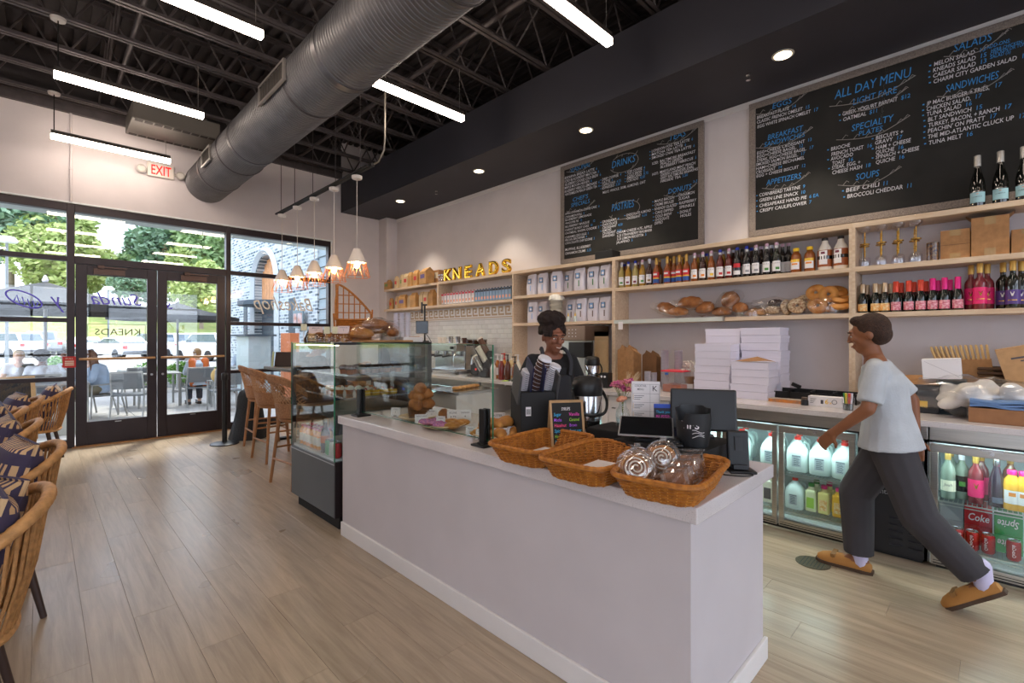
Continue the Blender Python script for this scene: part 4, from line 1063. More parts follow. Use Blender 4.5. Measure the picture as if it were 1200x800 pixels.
MB().lathe([(.001, 0), (.034, 0), (.036, .005), (.036, .15), (.03, .18), (.014, .21), (.013, .25), (.001, .25)], 16).build('body', mat('dark blue glass', '1B2430', .1, coat=.5), t)
MB().lathe([(.0145, .24), (.0145, .27), (.001, .27)], 10).build('cap', mat('pale blue cap', '9FB3C9', .4), t)
MB().lathe([(.0365, .08), (.0365, .14)], 16, caps=False).build('label', mat('orange label', 'E8772E', .5), t)
def can(label, loc, m, group, name='soda_can', rz=0, text=None):
    t = thing(name, label, 'can', loc, rz, group)
    MB().lathe([(.001, 0), (.024, 0), (.033, .012), (.033, .105), (.028, .118)], 16, caps=False).build('body', m, t)
    MB().lathe([(.029, .116), (.03, .12), (.026, .122), (.025, .118), (.001, .118)], 16).build('lid', M_steel2, t)
    if text:
        g = MB(); v, f = text_geo(text, 1, 'CENTER', .3, .01); w_ = text_w(text, align='CENTER', shear=.3, bold=.01); s = .075/w_
        # script runs up the can
        g.add([(.0336*math.sin((b*s*1.3)/.0336), -.0336*math.cos((b*s*1.3)/.0336), .06 + a*s) for a, b in v], f)
        g.build('lettering', M_paper, t)
M_red = mat('red print', 'C41A22', .3, metal=.2); M_green = mat('green print', '2E9E5B', .4)
for i, (dx, dy, m, l) in enumerate(((.05, .2, M_green, 'green'), (.05, .125, mat('pale can', 'C9D4C6', .35, metal=.3), 'pale grey'), (.05, .05, M_red, 'red'), (.13, .06, M_green, 'rear green'))):
    can('%s drink can at the near corner inside the pastry case' % l, (cx0 + dx, cy0 + dy, .55), m, 'cans in the pastry case')

# ---- on top of the case
CZ = HT + .0005
tb = thing('bread_board', 'wooden serving board with cut out handle on the case top', 'board', (2.12, 3.66, CZ), R(4))
MB().box(-.3, .22, -.07, .07, 0, .016).build('board', mat('maple board', 'B5824E', .5, var=.12, vscale=10, stretch=(1, 8, 8)), tb, bevel=.004)
MB().box(.22, .30, -.06, -.045, 0, .05).box(.22, .3, .045, .06, 0, .05).box(.285, .3, -.045, .045, 0, .05).box(.22, .235, -.045, .045, 0, .05).build('handle', mat('maple board', 'B5824E', .5), tb)
for i, (me, x, y, z, rz, s, l) in enumerate(((LOAF2, 1.9, 3.68, .065, .5, 1.0, 'long golden bagged loaf at the left of the board'), (LOAF, 2.04, 3.72, .14, .2, 1.0, 'bagged brown loaf lying on top of the bread pile'), (LOAF, 2.16, 3.64, .075, 1.0, .9, 'bagged dark loaf at the right end of the board'), (LOAF2, 2.02, 3.78, .1, -.3, 1.0, 'bagged golden loaf behind the bread pile'), (LOAF, 2.2, 3.76, .12, .4, .9, 'bagged rye loaf leaning at the back right'))):
    t = thing('bagged_loaf', l, 'bread', (x, y, CZ + z), rz, 'bagged loaves on the pastry case')
    o = link('loaf', me, t, (0, 0, 0)); o.scale = (s,)*3
    b = MB(); rs = []; q = random.Random(i)
    for k in range(9):
        u = k/8; f = math.sin(PI*min(max(u, .06), .9))**.5; rs.append([Vector((-.16 + .36*u, .07*f*math.cos(2*PI*j/14)*(1 + .08*q.uniform(-1, 1)), .07*f*math.sin(2*PI*j/14)*(1 + .08*q.uniform(-1, 1)))) for j in range(14)])
    b.rings(rs, caps=False); b.build('clear_bag', M_bag, t)
for i, (x, y, m) in enumerate(tuple((x_, yx(p_, x_), m_) for p_, x_, m_ in ((366, 1.74, M_pale), (375, 1.72, M_bread), (385, 1.76, M_bread2), (394, 1.78, M_bread), (404, 1.8, M_bread2), (391, 1.88, M_pale)))):
    t = thing('bagged_cookies', 'clear bag of sugar dusted cookies on the case top, %s' % nth(i, 6), 'cookies', (x, y, CZ), i*1.1, 'cookie bags on the pastry case')
    for k in range(4): MB().ell((rnd.uniform(-.012, .012), rnd.uniform(-.01, .01), .012 + .02*k), (.036, .034, .013), 10, 6).build('cookie', m, t)
    bag_over(t, (.045, .04), .075, seed=i)
    MB().torus((0, 0, .088), .012, .004, 'z', 8, 4).build('tie', mat('pale ribbon', 'DAD7B8', .7), t)
M_pink = mat('pink card', 'E4CFCB', .8); M_cream = mat('cream card', 'E6E3C4', .8)
for l, px, py, w, h, col, st, tx in (('cream card on a stick at the far left of the case top', 356, 392, .05, .06, M_cream, .1, ('0',)), ('wide pink name card above the cookie bags', 370, 391, .115, .058, M_pink, .075, ('MERINGUES', '3.50')), ('pale yellow folded card right of the wide pink card', 383, 391, .05, .06, M_cream, .07, ('',)), ('pale yellow folded card left of the second pink card', 393, 391, .05, .06, M_cream, .07, ('',)), ('second pink name card beside the golden loaf', 402.5, 391, .09, .062, M_pink, .07, ('SOURDOUGH', '8'))):
    u = 1.66 + (px - 356)*.0018; card(l, (u, yx(px, u), CZ), w, h, R(-32), -6, tx, col, st, 'cards on the pastry case')
# tall wicker basket
t = thing('wicker_display_basket', 'tall open wicker basket with slanted rim behind the bread', 'basket', (2.02, 4.08, CZ), R(-30))
M_wick = mat('wicker cane', 'B56F2C', .5, var=.25, vscale=40)
w_ = MB(); W0, D0 = .145, .1
for s in (-1, 1):
    for yy in (-D0, D0): w_.tube([(s*W0, yy, 0), (s*(W0 + .015), yy*1.1, .25 if (yy < 0) else (.53 if s < 0 else .3))], .008, 5)
w_.build('corner_posts', M_wick, t)
b = MB()
for i in range(16):
    z = .01 + .012*i; P = []
    for k in range(40):
        a = 2*PI*k/40; c_, s_ = math.cos(a), math.sin(a); q = max(abs(c_), abs(s_)); off = .004*(1 if (k + i) % 2 else -1)
        P.append((W0*c_/q*(1 - .07*min(abs(c_), abs(s_))/q) + off*c_, D0*s_/q*(1 - .07*min(abs(c_), abs(s_))/q) + off*s_, z))
    b.tube(P, .006, 4, closed=True)
b.build('woven_body', M_wick, t)
g = MB()
topz = lambda x: .53 - .26*((x + W0)/(2*W0))**1.4
for i in range(7):
    x = -W0 + 2*W0*i/6; g.tube([(x, D0, .19), (x, D0*1.12, topz(x))], .0055, 5)
for z in (.27, .35, .43): 
    xe = -W0 + 2*W0*max(0.02, min(1, ((.53 - z)/.26)))**(1/1.4); g.tube([(-W0, D0*1.05, z), (min(xe, W0), D0*1.05, z)], .005, 5)
rim = [(-W0 + 2*W0*i/12, D0*1.12, topz(-W0 + 2*W0*i/12)) for i in range(13)] + [(W0*1.06, 0, .235), (W0, -D0, .2), (0, -D0*1.05, .195), (-W0, -D0, .2), (-W0*1.06, 0, .36)]
g.tube(rim, .011, 6, closed=True); g.build('open_back', M_wick, t)
# potted fern
t = thing('potted_plant', 'small green fern in a white pot on the pastry case', 'plant', (2.28, 3.98, CZ))
MB().lathe([(.001, 0), (.035, 0), (.045, .07), (.047, .075), (.04, .075), (.001, .065)], 16).build('pot', M_white, t)
M_leaf = mat('bright leaf', '5DAA3C', .5, var=.2, vscale=20)
for k in range(16):
    a, l_ = 2.4*k, rnd.uniform(.07, .12); f = MB(); P = [Vector((math.cos(a)*l_*u, math.sin(a)*l_*u, .07 + .1*u - .07*u*u + .02*(k % 3))) for u in (0, .35, .7, 1)]
    sx_ = Vector((-math.sin(a), math.cos(a), 0)); f.rings([[p + sx_*w2, p + Vector((0, 0, .002)), p - sx_*w2, p - Vector((0, 0, .002))] for p, w2 in zip(P, (.004, .012, .009, .001))]); f.build('frond', M_leaf, t)
# cup stacks on a white riser
t = tag(MB().box(-.085, .12, -.07, .07, 0, .045).build('white_riser', M_white, loc=(2.33, 3.68, CZ), bevel=.004), 'low white box under the tall cup stacks on the pastry case', 'box')
for i in range(5):
    o = thing('cup_stack', 'tall stack of clear plastic cups on the case, %s' % nth(i, 5), 'cups', (2.30 - .07 + .032*i + .01, 3.72 - .03*(i % 2), CZ + .0455), 0, 'cup stacks on the pastry case')
    c = MB(); m_ = 22
    for k in range(m_): c.lathe([(.02, .0 + .0095*k), (.0215, .0055 + .0095*k), (.0205, .006 + .0095*k)], 12, caps=False)
    c.build('cups', mat('frosted cup', 'DEDAE6', .35), o)
    MB().lathe([(.02, .0095*m_), (.0225, .0095*m_ + .004), (.018, .0095*m_ + .006), (.001, .0095*m_ + .006)], 12).build('top_rim', mat('frosted cup', 'DEDAE6', .35), o)
# small black order screen on a pole
t = thing('order_screen', 'small black order screen on an angled arm above the espresso bar', 'screen', (2.46, 3.64, CZ), R(-42))
MB().cyl((.02, .03, 0), (.02, .03, .34), .008, n=8).box(.0, .04, .02, .04, .33, .345).box(-.01, .0, .0, .06, .26, .36).build('pole', M_blk, t)
MB().box(-.055, .055, -.012, .004, .075, .19).build('screen_housing', M_blk, t, bevel=.004)
MB().box(-.05, .05, -.0125, -.0118, .08, .185).build('display', mat('dark screen', '1B1C1E', .15), t)
MB().cyl((.02, .03, 0), (.02, .03, .01), .04, n=16).build('foot', M_blk, t)
MB().tube([(.03, .0, .08), (.06, .0, .04), (.08, .02, .0)], .003, 4).build('cable', M_blk, t)

# ---- platters with pastry behind the glass
M_plat = mat('pale wood platter', 'D9BE98', .5, var=.1, vscale=12)
def platter(label, x, y, rx, ry, rz=0, rise=.03):
    t = thing('serving_platter', label, 'platter', (x, y, CT + .0005), rz, 'serving platters')
    mb = MB(); mb.lathe([(.001, 0), (.55, 0), (.8, rise*.4), (1.0, rise), (.97, rise + .004), (.78, rise*.5 + .006), (.5, .008), (.001, .008)], 28, sx=rx, sy=ry); mb.build('dish', M_plat, t)
    return t
platter('oval platter under the basket of rolls', 1.92, 2.88, .15, .13)
platter('long pale platter of glazed donuts', 1.86, 2.52, .15, .17)
platter('round pale platter of croissants nearest the glass end', 1.92, 2.03, .17, .2)
t = thing('roll_basket', 'small round dark wicker basket heaped with brown rolls', 'basket', (1.93, 2.88, CT + .009))
b = MB()
for i in range(9):
    z = .006 + .01*i; r_ = .072 + .006*i/9*2
    b.tube([((r_ + .003*(1 if (k + i) % 2 else -1))*math.cos(2*PI*k/32), (r_ + .003*(1 if (k + i) % 2 else -1))*math.sin(2*PI*k/32), z) for k in range(32)], .0055, 4, closed=True)
b.build('woven_wall', mat('dark wicker', '6E4526', .6, var=.3, vscale=60), t)
MB().lathe([(.001, 0), (.07, 0), (.07, .006), (.001, .006)], 16).build('bottom', mat('dark wicker', '6E4526', .6), t)
for i, (x, y, z, l) in enumerate(((-.05, -.02, .11, 'left low'), (.03, -.05, .105, 'front low'), (.06, .02, .11, 'right low'), (0, .05, .11, 'rear low'), (-.03, .0, .165, 'left middle'), (.035, -.01, .17, 'right middle'), (.0, .0, .215, 'topmost'))):
    put('bread_roll', ROLL, 'crusty brown roll in the round basket, %s of the heap' % l, 'bread roll', (1.93 + x, 2.88 + y, CT + z), (rnd.uniform(-.3, .3), rnd.uniform(-.3, .3), rnd.random()*6), 'rolls in the round basket')
put('bread_roll', ROLL, 'single sugared roll lying right of the round basket', 'bread roll', (2.03, 2.73, CT + .04), (0, 0, 1), None, .9)
for i, (x, y) in enumerate(((1.80, 2.62), (1.83, 2.54), (1.80, 2.46), (1.88, 2.60))):
    put('glazed_donut', DONUT, 'donut with purple pink sprinkles on the long platter, %s' % nth(i, 4), 'donut', (x, y, CT + .033), (0, 0, i), 'sprinkled donuts')
DON2 = torus_mesh(M_bread2, .03, .021)
for i, (x, y) in enumerate(((1.92, 2.50), (1.9, 2.42), (1.96, 2.44), (1.84, 2.39))):
    put('plain_donut', DON2, 'plain golden donut on the long platter, %s' % nth(i, 4), 'donut', (x, y, CT + .033), (0, 0, i), 'plain donuts')
for i, (x, y, z, rz) in enumerate(((1.84, 2.1, .03, .3), (1.86, 1.98, .03, 1.4), (1.95, 2.08, .03, 2.2), (1.97, 1.96, .03, .9), (1.88, 2.05, .075, 1.9), (1.94, 2.0, .08, .2), (1.92, 2.14, .06, 2.8), (1.99, 2.05, .075, 1.2))):
    put('croissant', CRO, 'golden croissant on the round platter, %s' % ('%s in the pile' % ['front left', 'front right', 'rear left', 'rear right', 'upper left', 'upper right', 'far left edge', 'far right edge'][i]), 'croissant', (x, y, CT + z), (0, 0, rz), 'croissants on the platter')
put('croissant', CRO, 'large croissant standing on its side behind the cards', 'croissant', (2.06, 1.98, CT + .1), (1.2, 0, .5), None, 1.15)
for l, px, py, x, w, h, rz, tx in (('white name card in front of the roll basket', 463, 484, 1.86, .075, .065, -60, ('ROLLS', '3')), ('white name card right of the roll basket', 494, 486, 1.83, .09, .062, -35, ('GARLIC KNOT', '3')), ('tilted white name card behind the sprinkled donuts', 506, 478, 1.96, .09, .065, -20, ('FRITTER', '4')), ('narrow white name card among the donuts', 516, 491, 1.84, .06, .062, -55, ('VEGAN',)),
   ('tall white name card left of the croissant pile', 531, 484, 1.95, .08, .09, -35, ('SCONE', '3.75')), ('white name card behind the croissant pile', 545, 484, 2.03, .08, .085, -40, ('DANISH', '4')), ('small white name card in the croissants', 551, 499, 1.8, .055, .055, -50, ('PLAIN',)), ('white name card left of the black clamp', 562, 505, 1.77, .05, .06, -60, ('HAM',)),
   ('lilac white name card at the right of the croissants', 588, 505, 1.86, .085, .065, -38, ('CHOCOLATE', 'CROISSANT')), ('white name card at the far right of the croissant platter', 602, 501, 1.95, .07, .065, -25, ('ALMOND', 'CROISSANT')), ('tall white name card behind the standing croissant', 583, 490, 2.12, .1, .09, -40, ('BUTTER', 'CROISSANT'))):
    yy = yx(px, x); card(l, (x, yy, CT + (.015 if 'pile' in l or 'donuts' in l else .006)), w, h, R(rz), -10, tx)

# ---- big black cup and lid organiser
t = thing('cup_lid_organizer', 'large black slanted organizer holding stacks of cup lids and sleeves', 'organizer', (2.04, 1.89, CT + .0005), R(-32))
MB().box(-.1, .1, -.13, .13, 0, .28).build('base_box', M_blkrough, t, bevel=.004)
M_sleeve = mat('brown cup sleeve', '5E3A2A', .6); M_lidw = mat('white lid', 'E6E4EA', .3); M_dkgrey = mat('dark grey plate', '4E4D4E', .5)
sl = MB(); sl.T = Matrix.Translation((0, .02, .28)) @ Matrix.Rotation(R(-28), 4, 'Y')
for x in (-.115, -.06, -.005, .05, .105): pass
for k, x in enumerate((-.105, .115)):
    m_ = MB(); m_.T = Matrix.Translation((0, 0, .27)) @ Matrix.Rotation(R(24), 4, 'X') @ Matrix.Translation((0, 0, 0)); m_.box(x - .006, x + .006, -.11, .05, -.02, .16); m_.build('side_plate', M_dkgrey, t)
for k, (x, mm, nm, h) in enumerate(((-.07, M_lidw, 'lid_stack', .15), (.0, M_sleeve, 'sleeve_stack', .21), (.075, M_lidw, 'lid_stack', .19))):
    g = MB(); g.T = Matrix.Translation((x, .0, .27)) @ Matrix.Rotation(R(24), 4, 'X') @ Matrix.Rotation(R(14), 4, 'Y')
    n = int(h/.012)
    for q in range(n): g.lathe([(.036, .012*q), (.04, .012*q + .004), (.036, .012*q + .010)], 16, caps=(q == n - 1))
    g.build(nm, mm, t)
    if nm == 'sleeve_stack':
        g2 = MB(); g2.T = g.T
        for q in range(0, n, 2): g2.torus((0, 0, .012*q + .006), .0395, .0018, 'z', 16, 4)
        g2.lathe([(.036, h), (.041, h + .004), (.036, h + .02), (.001, h + .022)], 16); g2.build('white_rims', M_lidw, t)
for x in (-.035, .035):
    g = MB(); g.T = Matrix.Translation((x, 0, .27)) @ Matrix.Rotation(R(24), 4, 'X'); g.box(-.004, .004, -.09, .06, -.02, .2); g.build('divider_plate', mat('blue black plate', '23264A', .4), t)
g = MB().box(-.072, -.042, -.1312, -.13, .15, .2); g.build('barcode_label', M_paper, t)
g = MB()
for q in range(9): g.box(-.069 + .0028*q, -.0678 + .0028*q + .0006*(q % 2), -.1316, -.1312, .158, .188)
g.build('barcode_bars', M_blk, t)
# ---- syrup chalk sign
t = thing('tabletop_chalk_sign', 'small wooden A-frame chalk sign with colourful syrup list', 'sign', (2.03, 1.63, CT + .0005), R(-34))
M_pine = mat('pine frame', 'B99468', .6, var=.1)
for s in (-1, 1):
    g = MB(); g.T = Matrix.Translation((0, s*.05, 0)) @ Matrix.Rotation(R(s*12), 4, 'X')
    W_ = .095; Hh = .25
    f = MB(); f.T = g.T; f.box(-W_, W_, -.005, .005, 0, .012).box(-W_, W_, -.005, .005, Hh - .012, Hh).box(-W_, -W_ + .012, -.005, .005, .012, Hh - .012).box(W_ - .012, W_, -.005, .005, .012, Hh - .012)
    fo = f.build('frame', M_pine, t); g.box(-W_ + .012, W_ - .012, -.003, .003, .012, Hh - .012); g.build('slate', M_chalk, t)
    if s < 0:
        CW = [M_paper, mat('chalk cyan', '36B6E8', .7), mat('chalk pink', 'F04FC0', .7), mat('chalk violet', 'B45BE8', .7), mat('chalk lime', 'A6E03A', .7), mat('chalk hot pink', 'FF4F8B', .7), mat('chalk blue', '4F7BFF', .7)]
        for i, (a, c1, b_, c2) in enumerate((('SYRUPS', 0, '', 0), ('Sugar', 1, 'Vanilla', 2), ('Mocha', 3, 'Caramel', 4), ('Hazelnut', 5, 'Brown', 3), ('Spiced', 1, 'Brown sugar', 1), ('Honey', 4, 'Lavender', 3), ('Blackberry', 1, 'Mango', 2))):
            for wd_, cc, x0_, x1_ in ((a, c1, -.075, -.008), (b_, c2, .01, .075)):
                if not wd_: continue
                if i == 0: x0_, x1_ = -.03, .035
                q = MB(); q.T = g.T; put_text(q, wd_, (x0_, -.0034, .195 - .029*i), (1, 0, 0), (0, 0, 1), .024, 'LEFT', .15, .004, (x1_ - x0_)*min(1, len(wd_)/8)); q.build('lettering', CW[cc], t)
MB().cyl((-.09, 0, .232), (.09, 0, .232), .004, n=6).build('hinge', M_steel2, t)
# ---- airpots
def airpot(label, x, y, z, s, group):
    t = thing('airpot', label, 'coffee pot', (x, y, z), R(150), group); t.scale = (s,)*3
    MB().lathe([(.001, 0), (.082, 0), (.085, .01), (.085, .25), (.08, .262), (.001, .262)], 28).build('steel_body', M_steel2, t)
    MB().lathe([(.086, .25), (.09, .27), (.09, .31), (.08, .345), (.05, .36), (.001, .362)], 28).build('black_head', M_blk, t)
    MB().box(-.03, .03, -.14, -.06, .29, .345).box(-.012, .012, -.135, -.11, .25, .29).build('spout', M_blk, t, bevel=.006)
    MB().tube(sm([(-.09, 0, .28), (-.1, .05, .22), (-.07, .09, .16), (0, .105, .145), (.07, .09, .16), (.1, .05, .22), (.09, 0, .28)], 5), .009, 6).build('carry_handle', M_blk, t)
    MB().lathe([(.0855, 0), (.088, .004), (.088, .02), (.0855, .024)], 28, caps=False).build('base_ring', M_blk, t)
airpot('large steel airpot with black head behind the chalk sign', 2.27, 1.665, CT + .0005, 1.0, 'airpots')
# ---- flower vase
t = thing('flower_vase', 'clear glass bottle vase of pink and peach dried flowers', 'vase', (2.26, 1.42, 1.0 + .0005))
M_vglass = glassmat('vase glass', (.9, .95, .95), 3.0)
MB().lathe([(.03, 0), (.036, .006), (.038, .06), (.034, .09), (.02, .11), (.018, .135), (.022, .142)], 18, caps=False).build('glass_bottle', M_vglass, t)
MB().lathe([(.001, .002), (.03, .003), (.034, .05), (.001, .05)], 16).build('water', glassmat('water', (.85, .93, .95), 1.5), t)
stem = MB(); fl = []
for k in range(12):
    a = 2.4*k; r_ = .02 + .05*(k % 4)/4; top = Vector((r_*math.cos(a) - .01, r_*math.sin(a), .2 + .06*((k*7) % 5)/5)); stem.tube([(0, 0, .01), (0.004*math.cos(a), .004*math.sin(a), .13), top], .0015, 4); fl.append(top)
stem.build('stems', mat('stem green', '6E7B45', .7), t)
cols = [mat('pink bloom', 'DC6C9E', .7, var=.2, vscale=60), mat('rose bloom', 'E08A9A', .7), mat('magenta bloom', 'B4447E', .7)]
for k, p in enumerate(fl):
    g = MB()
    for q in range(9):
        d = Vector((rnd.uniform(-1, 1), rnd.uniform(-1, 1), rnd.uniform(-.4, 1)))*.014; g.ell(p + d, (.008, .008, .006), 6, 4)
    g.build('blossom', cols[k % 3], t)
g = MB(); c0 = Vector((-.045, -.02, .155))
for q in range(16):
    a = q*.8; g.ell(c0 + Vector((.022*math.cos(a)*(q/16), .022*math.sin(a)*(q/16), .006*math.sin(q))), (.013, .013, .011), 6, 5)
g.build('peach_rose', mat('peach bloom', 'F0A98A', .6), t)
g = MB()
for q in range(60):
    a, l_ = rnd.uniform(-.9, .9), rnd.uniform(.06, .13); g.tube([(.03, .0, .18), (.03 + l_*.55*math.cos(a)*.8, -.03 + l_*.5*math.sin(a), .18 + l_*.9)], .0012, 3)
g.build('pampas_plume', mat('pampas', 'D8BE96', .9), t)
# ---- black till boxes
tag(MB().box(-.195, .195, -.21, .21, 0, .1).box(-.1955, -.195, -.19, .19, .045, .047).build('cash_drawer', M_blkrough, loc=(2.145, 1.065, CT + .0005), bevel=.004), 'black cash drawer under the tablet and tip jar', 'cash drawer')
tag(MB().box(-.125, .125, -.135, .13, 0, .1).build('black_equipment_box', M_blkrough, loc=(2.225, 1.42, CT + .0005), bevel=.006), 'black box under the flower vase beside the cash drawer', 'box')
DZ_ = CT + .1012
t = thing('tablet_terminal', 'tilted black tablet on a low stand facing the customers', 'tablet', (2.05, 1.16, DZ_), R(-62))
MB().box(-.05, .05, -.06, .06, 0, .012).build('stand_base', M_blk, t, bevel=.004)
g = MB(); g.T = Matrix.Translation((0, 0, .055)) @ Matrix.Rotation(R(20), 4, 'X')
MB().box(-.03, .03, -.01, .03, .012, .055).build('stand_neck', M_blk, t)
g.box(-.125, .125, -.09, .09, 0, .009); g.build('tablet_body', mat('tablet silver', 'A9A6A6', .3, metal=.7), t, bevel=.003)
g2 = MB(); g2.T = g.T; g2.box(-.118, .118, -.083, .083, .009, .0098); g2.build('screen', mat('tablet screen', '17181B', .08, coat=.5), t)
t = thing('card_reader', 'small black card reader beside the tablet', 'card reader', (1.995, 1.0, DZ_), R(-60))
MB().box(-.045, .045, -.04, .04, 0, .02).build('body', M_blk, t, bevel=.01); MB().ell((0, 0, .02), (.04, .035, .015), 14, 6).build('top_dome', mat('reader gloss', '202225', .15), t)
t = thing('tip_jar', 'black notched tip cup with white lettering in front of the monitor', 'tip jar', (2.085, .945, DZ_), R(-60))
o = MB(); n = 36; rs = []
def th(j):
    a = 360*j/n; return .172 if (40 < a < 140) else (.115 if 205 < a < 235 or 330 < a < 352 else (.15 if a > 180 else .165))
for r_, zf in ((.062, 0), (.07, .3), (.077, 1)): rs.append([Vector((r_*math.cos(2*PI*j/n), r_*math.sin(2*PI*j/n), zf*th(j))) for j in range(n)])
for r_, zf in ((.073, 1), (.058, .05)): rs.append([Vector((r_*math.cos(2*PI*j/n), r_*math.sin(2*PI*j/n), zf*th(j))) for j in range(n)])
o.rings(rs); o.build('cup', mat('black cup', '1E1F22', .45), t)
g = MB(); v, f = text_geo('TIPS', 1, 'CENTER', 0, .01); s = .045
g.add([(.0735*math.sin(a*s/.0735 - .3), -.0735*math.cos(a*s/.0735 - .3), .085 + b*s) for a, b in v], f); g.build('lettering', M_paper, t)
g = MB()
for q in range(3): g.tube([(.0728*math.sin(u), -.0728*math.cos(u), .05 + .012*q + .006*math.sin(u*6 + q)) for u in [-.15 + .08*k for k in range(10)]], .0012, 4)
g.build('doodle', M_paper, t)
t = thing('till_monitor', 'black till monitor seen from behind at the counter end', 'monitor', (2.27, .98, DZ_), R(-64))
g = MB(); g.T = Matrix.Translation((0, 0, .035)) @ Matrix.Rotation(R(-12), 4, 'X'); g.box(-.15, .15, -.012, .012, 0, .2); g.build('housing', mat('monitor back', '1A1A1D', .35), t, bevel=.008)
MB().box(-.05, .05, -.02, .05, 0, .012).box(-.02, .02, .0, .02, .01, .1).build('stand', M_blk, t)
t = thing('thank_you_sign', 'small blue and black thank you sign leaning on the till monitor', 'sign', (2.19, 1.13, DZ_), R(-55))
g = MB(); g.T = Matrix.Rotation(R(-10), 4, 'X'); g.box(-.055, .055, 0, .004, .0, .155); g.build('card', mat('sign navy', '1E1B33', .5), t)
g = MB(); g.T = Matrix.Rotation(R(-10), 4, 'X'); g.box(-.055, .055, -.001, 0, .135, .155); g.build('blue_header', mat('header blue', '2A4FB8', .5), t)
for s, z, c, h_ in (('Thank you for', .11, 'chalk cyan', .018), ('BUSSING', .085, 'chalk pink', .022), ('YOUR  AREA', .06, 'chalk pink', .018)):
    q = MB(); q.T = Matrix.Rotation(R(-10), 4, 'X'); put_text(q, s, (0, -.0012, z), (1, 0, 0), (0, 0, 1), h_, 'CENTER', 0, .004, .09); q.build('lettering', MATS[c], t)
t = thing('cocktail_menu_card', 'white printed cocktail menu card standing behind the tablet', 'menu', (2.25, 1.275, DZ_), R(-58))
MB().box(-.072, .072, -.002, .002, 0, .255).box(-.05, .05, -.02, .03, 0, .004).build('card', M_paper, t)
g = MB(); put_text(g, 'COCKTAIL', (-.026, -.0026, .226), (1, 0, 0), (0, 0, 1), .016, 'CENTER', 0, .003, .06); put_text(g, 'MENU', (-.026, -.0026, .208), (1, 0, 0), (0, 0, 1), .016, 'CENTER', 0, .003, .032); put_text(g, 'K', (.045, -.0026, .205), (1, 0, 0), (0, 0, 1), .04, 'CENTER', 0, .006)
for q in range(4):
    z = .19 - .046*q; g.box(-.068, .068, -.0026, -.002, z, z + .001)
    for w2 in range(3): g.box(-.058, -.058 + .05 - .01*w2, -.0026, -.002, z - .012 - .009*w2, z - .0095 - .009*w2)
    g.lathe([(.001, 0), (.008, 0), (.002, .006), (.002, .012), (.009, .022)], 8, c=(.045, -.001, z - .03), sy=.1)
g.box(.022, .023, -.0026, -.002, .01, .24).box(-.068, -.067, -.0026, -.002, .01, .24).box(.067, .068, -.0026, -.002, .01, .24).box(-.068, .068, -.0026, -.002, .239, .24); g.build('print', M_ink, t)
g = MB()
for q in range(4): g.box(-.064, -.062, -.0027, -.002, .158 - .046*q, .186 - .046*q)
g.build('gold_marks', mat('print gold', 'C9A24A', .6), t)
t = thing('phone_dock', 'black upright phone dock at the counter end with a cable', 'phone dock', (2.17, .78, CT + .0005), R(-52))
MB().box(-.05, .06, -.055, .055, 0, .012).build('base', M_blk, t, bevel=.004)
g = MB(); g.T = Matrix.Rotation(R(-6), 4, 'X'); g.box(-.045, .045, -.012, .014, .01, .175); g.build('back_plate', M_blk, t, bevel=.008)
g = MB(); g.T = Matrix.Rotation(R(-6), 4, 'X'); g.box(-.016, .016, -.018, -.012, .09, .15).box(-.03, .03, -.035, -.012, .012, .03); g.build('cradle', mat('dock grey', '242428', .5), t)
MB().tube(sm([(-.05, .0, .008), (-.09, -.02, .004), (-.1, -.07, .004), (-.03, -.095, .004), (.03, -.08, .004), (.03, -.055, .006)], 5), .003, 5).build('cable', M_blk, t)

# ---- three shallow wicker trays
M_wk = mat('orange wicker', 'C07A2C', .5, var=.25, vscale=50, col2='9A5A1C')
def tray(label, x, y, rz):
    t = thing('wicker_tray', label, 'basket', (x, y, CT + .0005), rz, 'wicker trays on the counter')
    a, b, h = .245, .165, .085; n = 72
    def per(k, sx_, sy_, off=0):
        th_ = 2*PI*k/n; c_, s_ = math.cos(th_), math.sin(th_); q = (abs(c_)**6 + abs(s_)**6)**(1/6)
        return Vector(((sx_*c_/q) + off*c_, (sy_*s_/q) + off*s_, 0))
    w = MB(); rows_ = 13
    for i in range(rows_):
        u = i/(rows_ - 1); sx_, sy_ = a*(.80 + .18*u), b*(.78 + .2*u)
        w.tube([per(k, sx_, sy_, .0028*(1 if (k//2 + i) % 2 else -1)) + Vector((0, 0, .006 + (h - .012)*u)) for k in range(n)], .0042, 4, closed=True)
    w.build('woven_wall', M_wk, t)
    s = MB()
    for k in range(0, n, 2): s.tube([per(k, a*.80, b*.78) + Vector((0, 0, .003)), per(k, a*.98, b*.98) + Vector((0, 0, h - .004))], .0028, 4)
    s.build('stakes', mat('wicker stake', 'D69A45', .5), t)
    r = MB(); P = [per(k/2, a, b) + Vector((0, 0, h)) for k in range(2*n)]
    r.tube(P, [.0095 + .002*abs(math.sin(k*1.1)) for k in range(2*n)], 7, closed=True); r.build('rim', M_wk, t)
    f = MB()
    for i in range(16):
        yy = -b*.74 + b*1.48*i/15; xe = a*(.74 if abs(yy) < b*.6 else .68); f.tube([(-xe, yy, .005), (xe, yy, .005)], .0052, 4)
    f.build('bottom', M_wk, t)
    return t
tray('farthest wicker tray with a white sheet, beside the black organizer', 1.745, 1.545, R(4))
tray('middle wicker tray with a white sheet', 1.715, 1.195, R(3))
tray('nearest wicker tray filled with wrapped sweets', 1.735, .868, R(9))
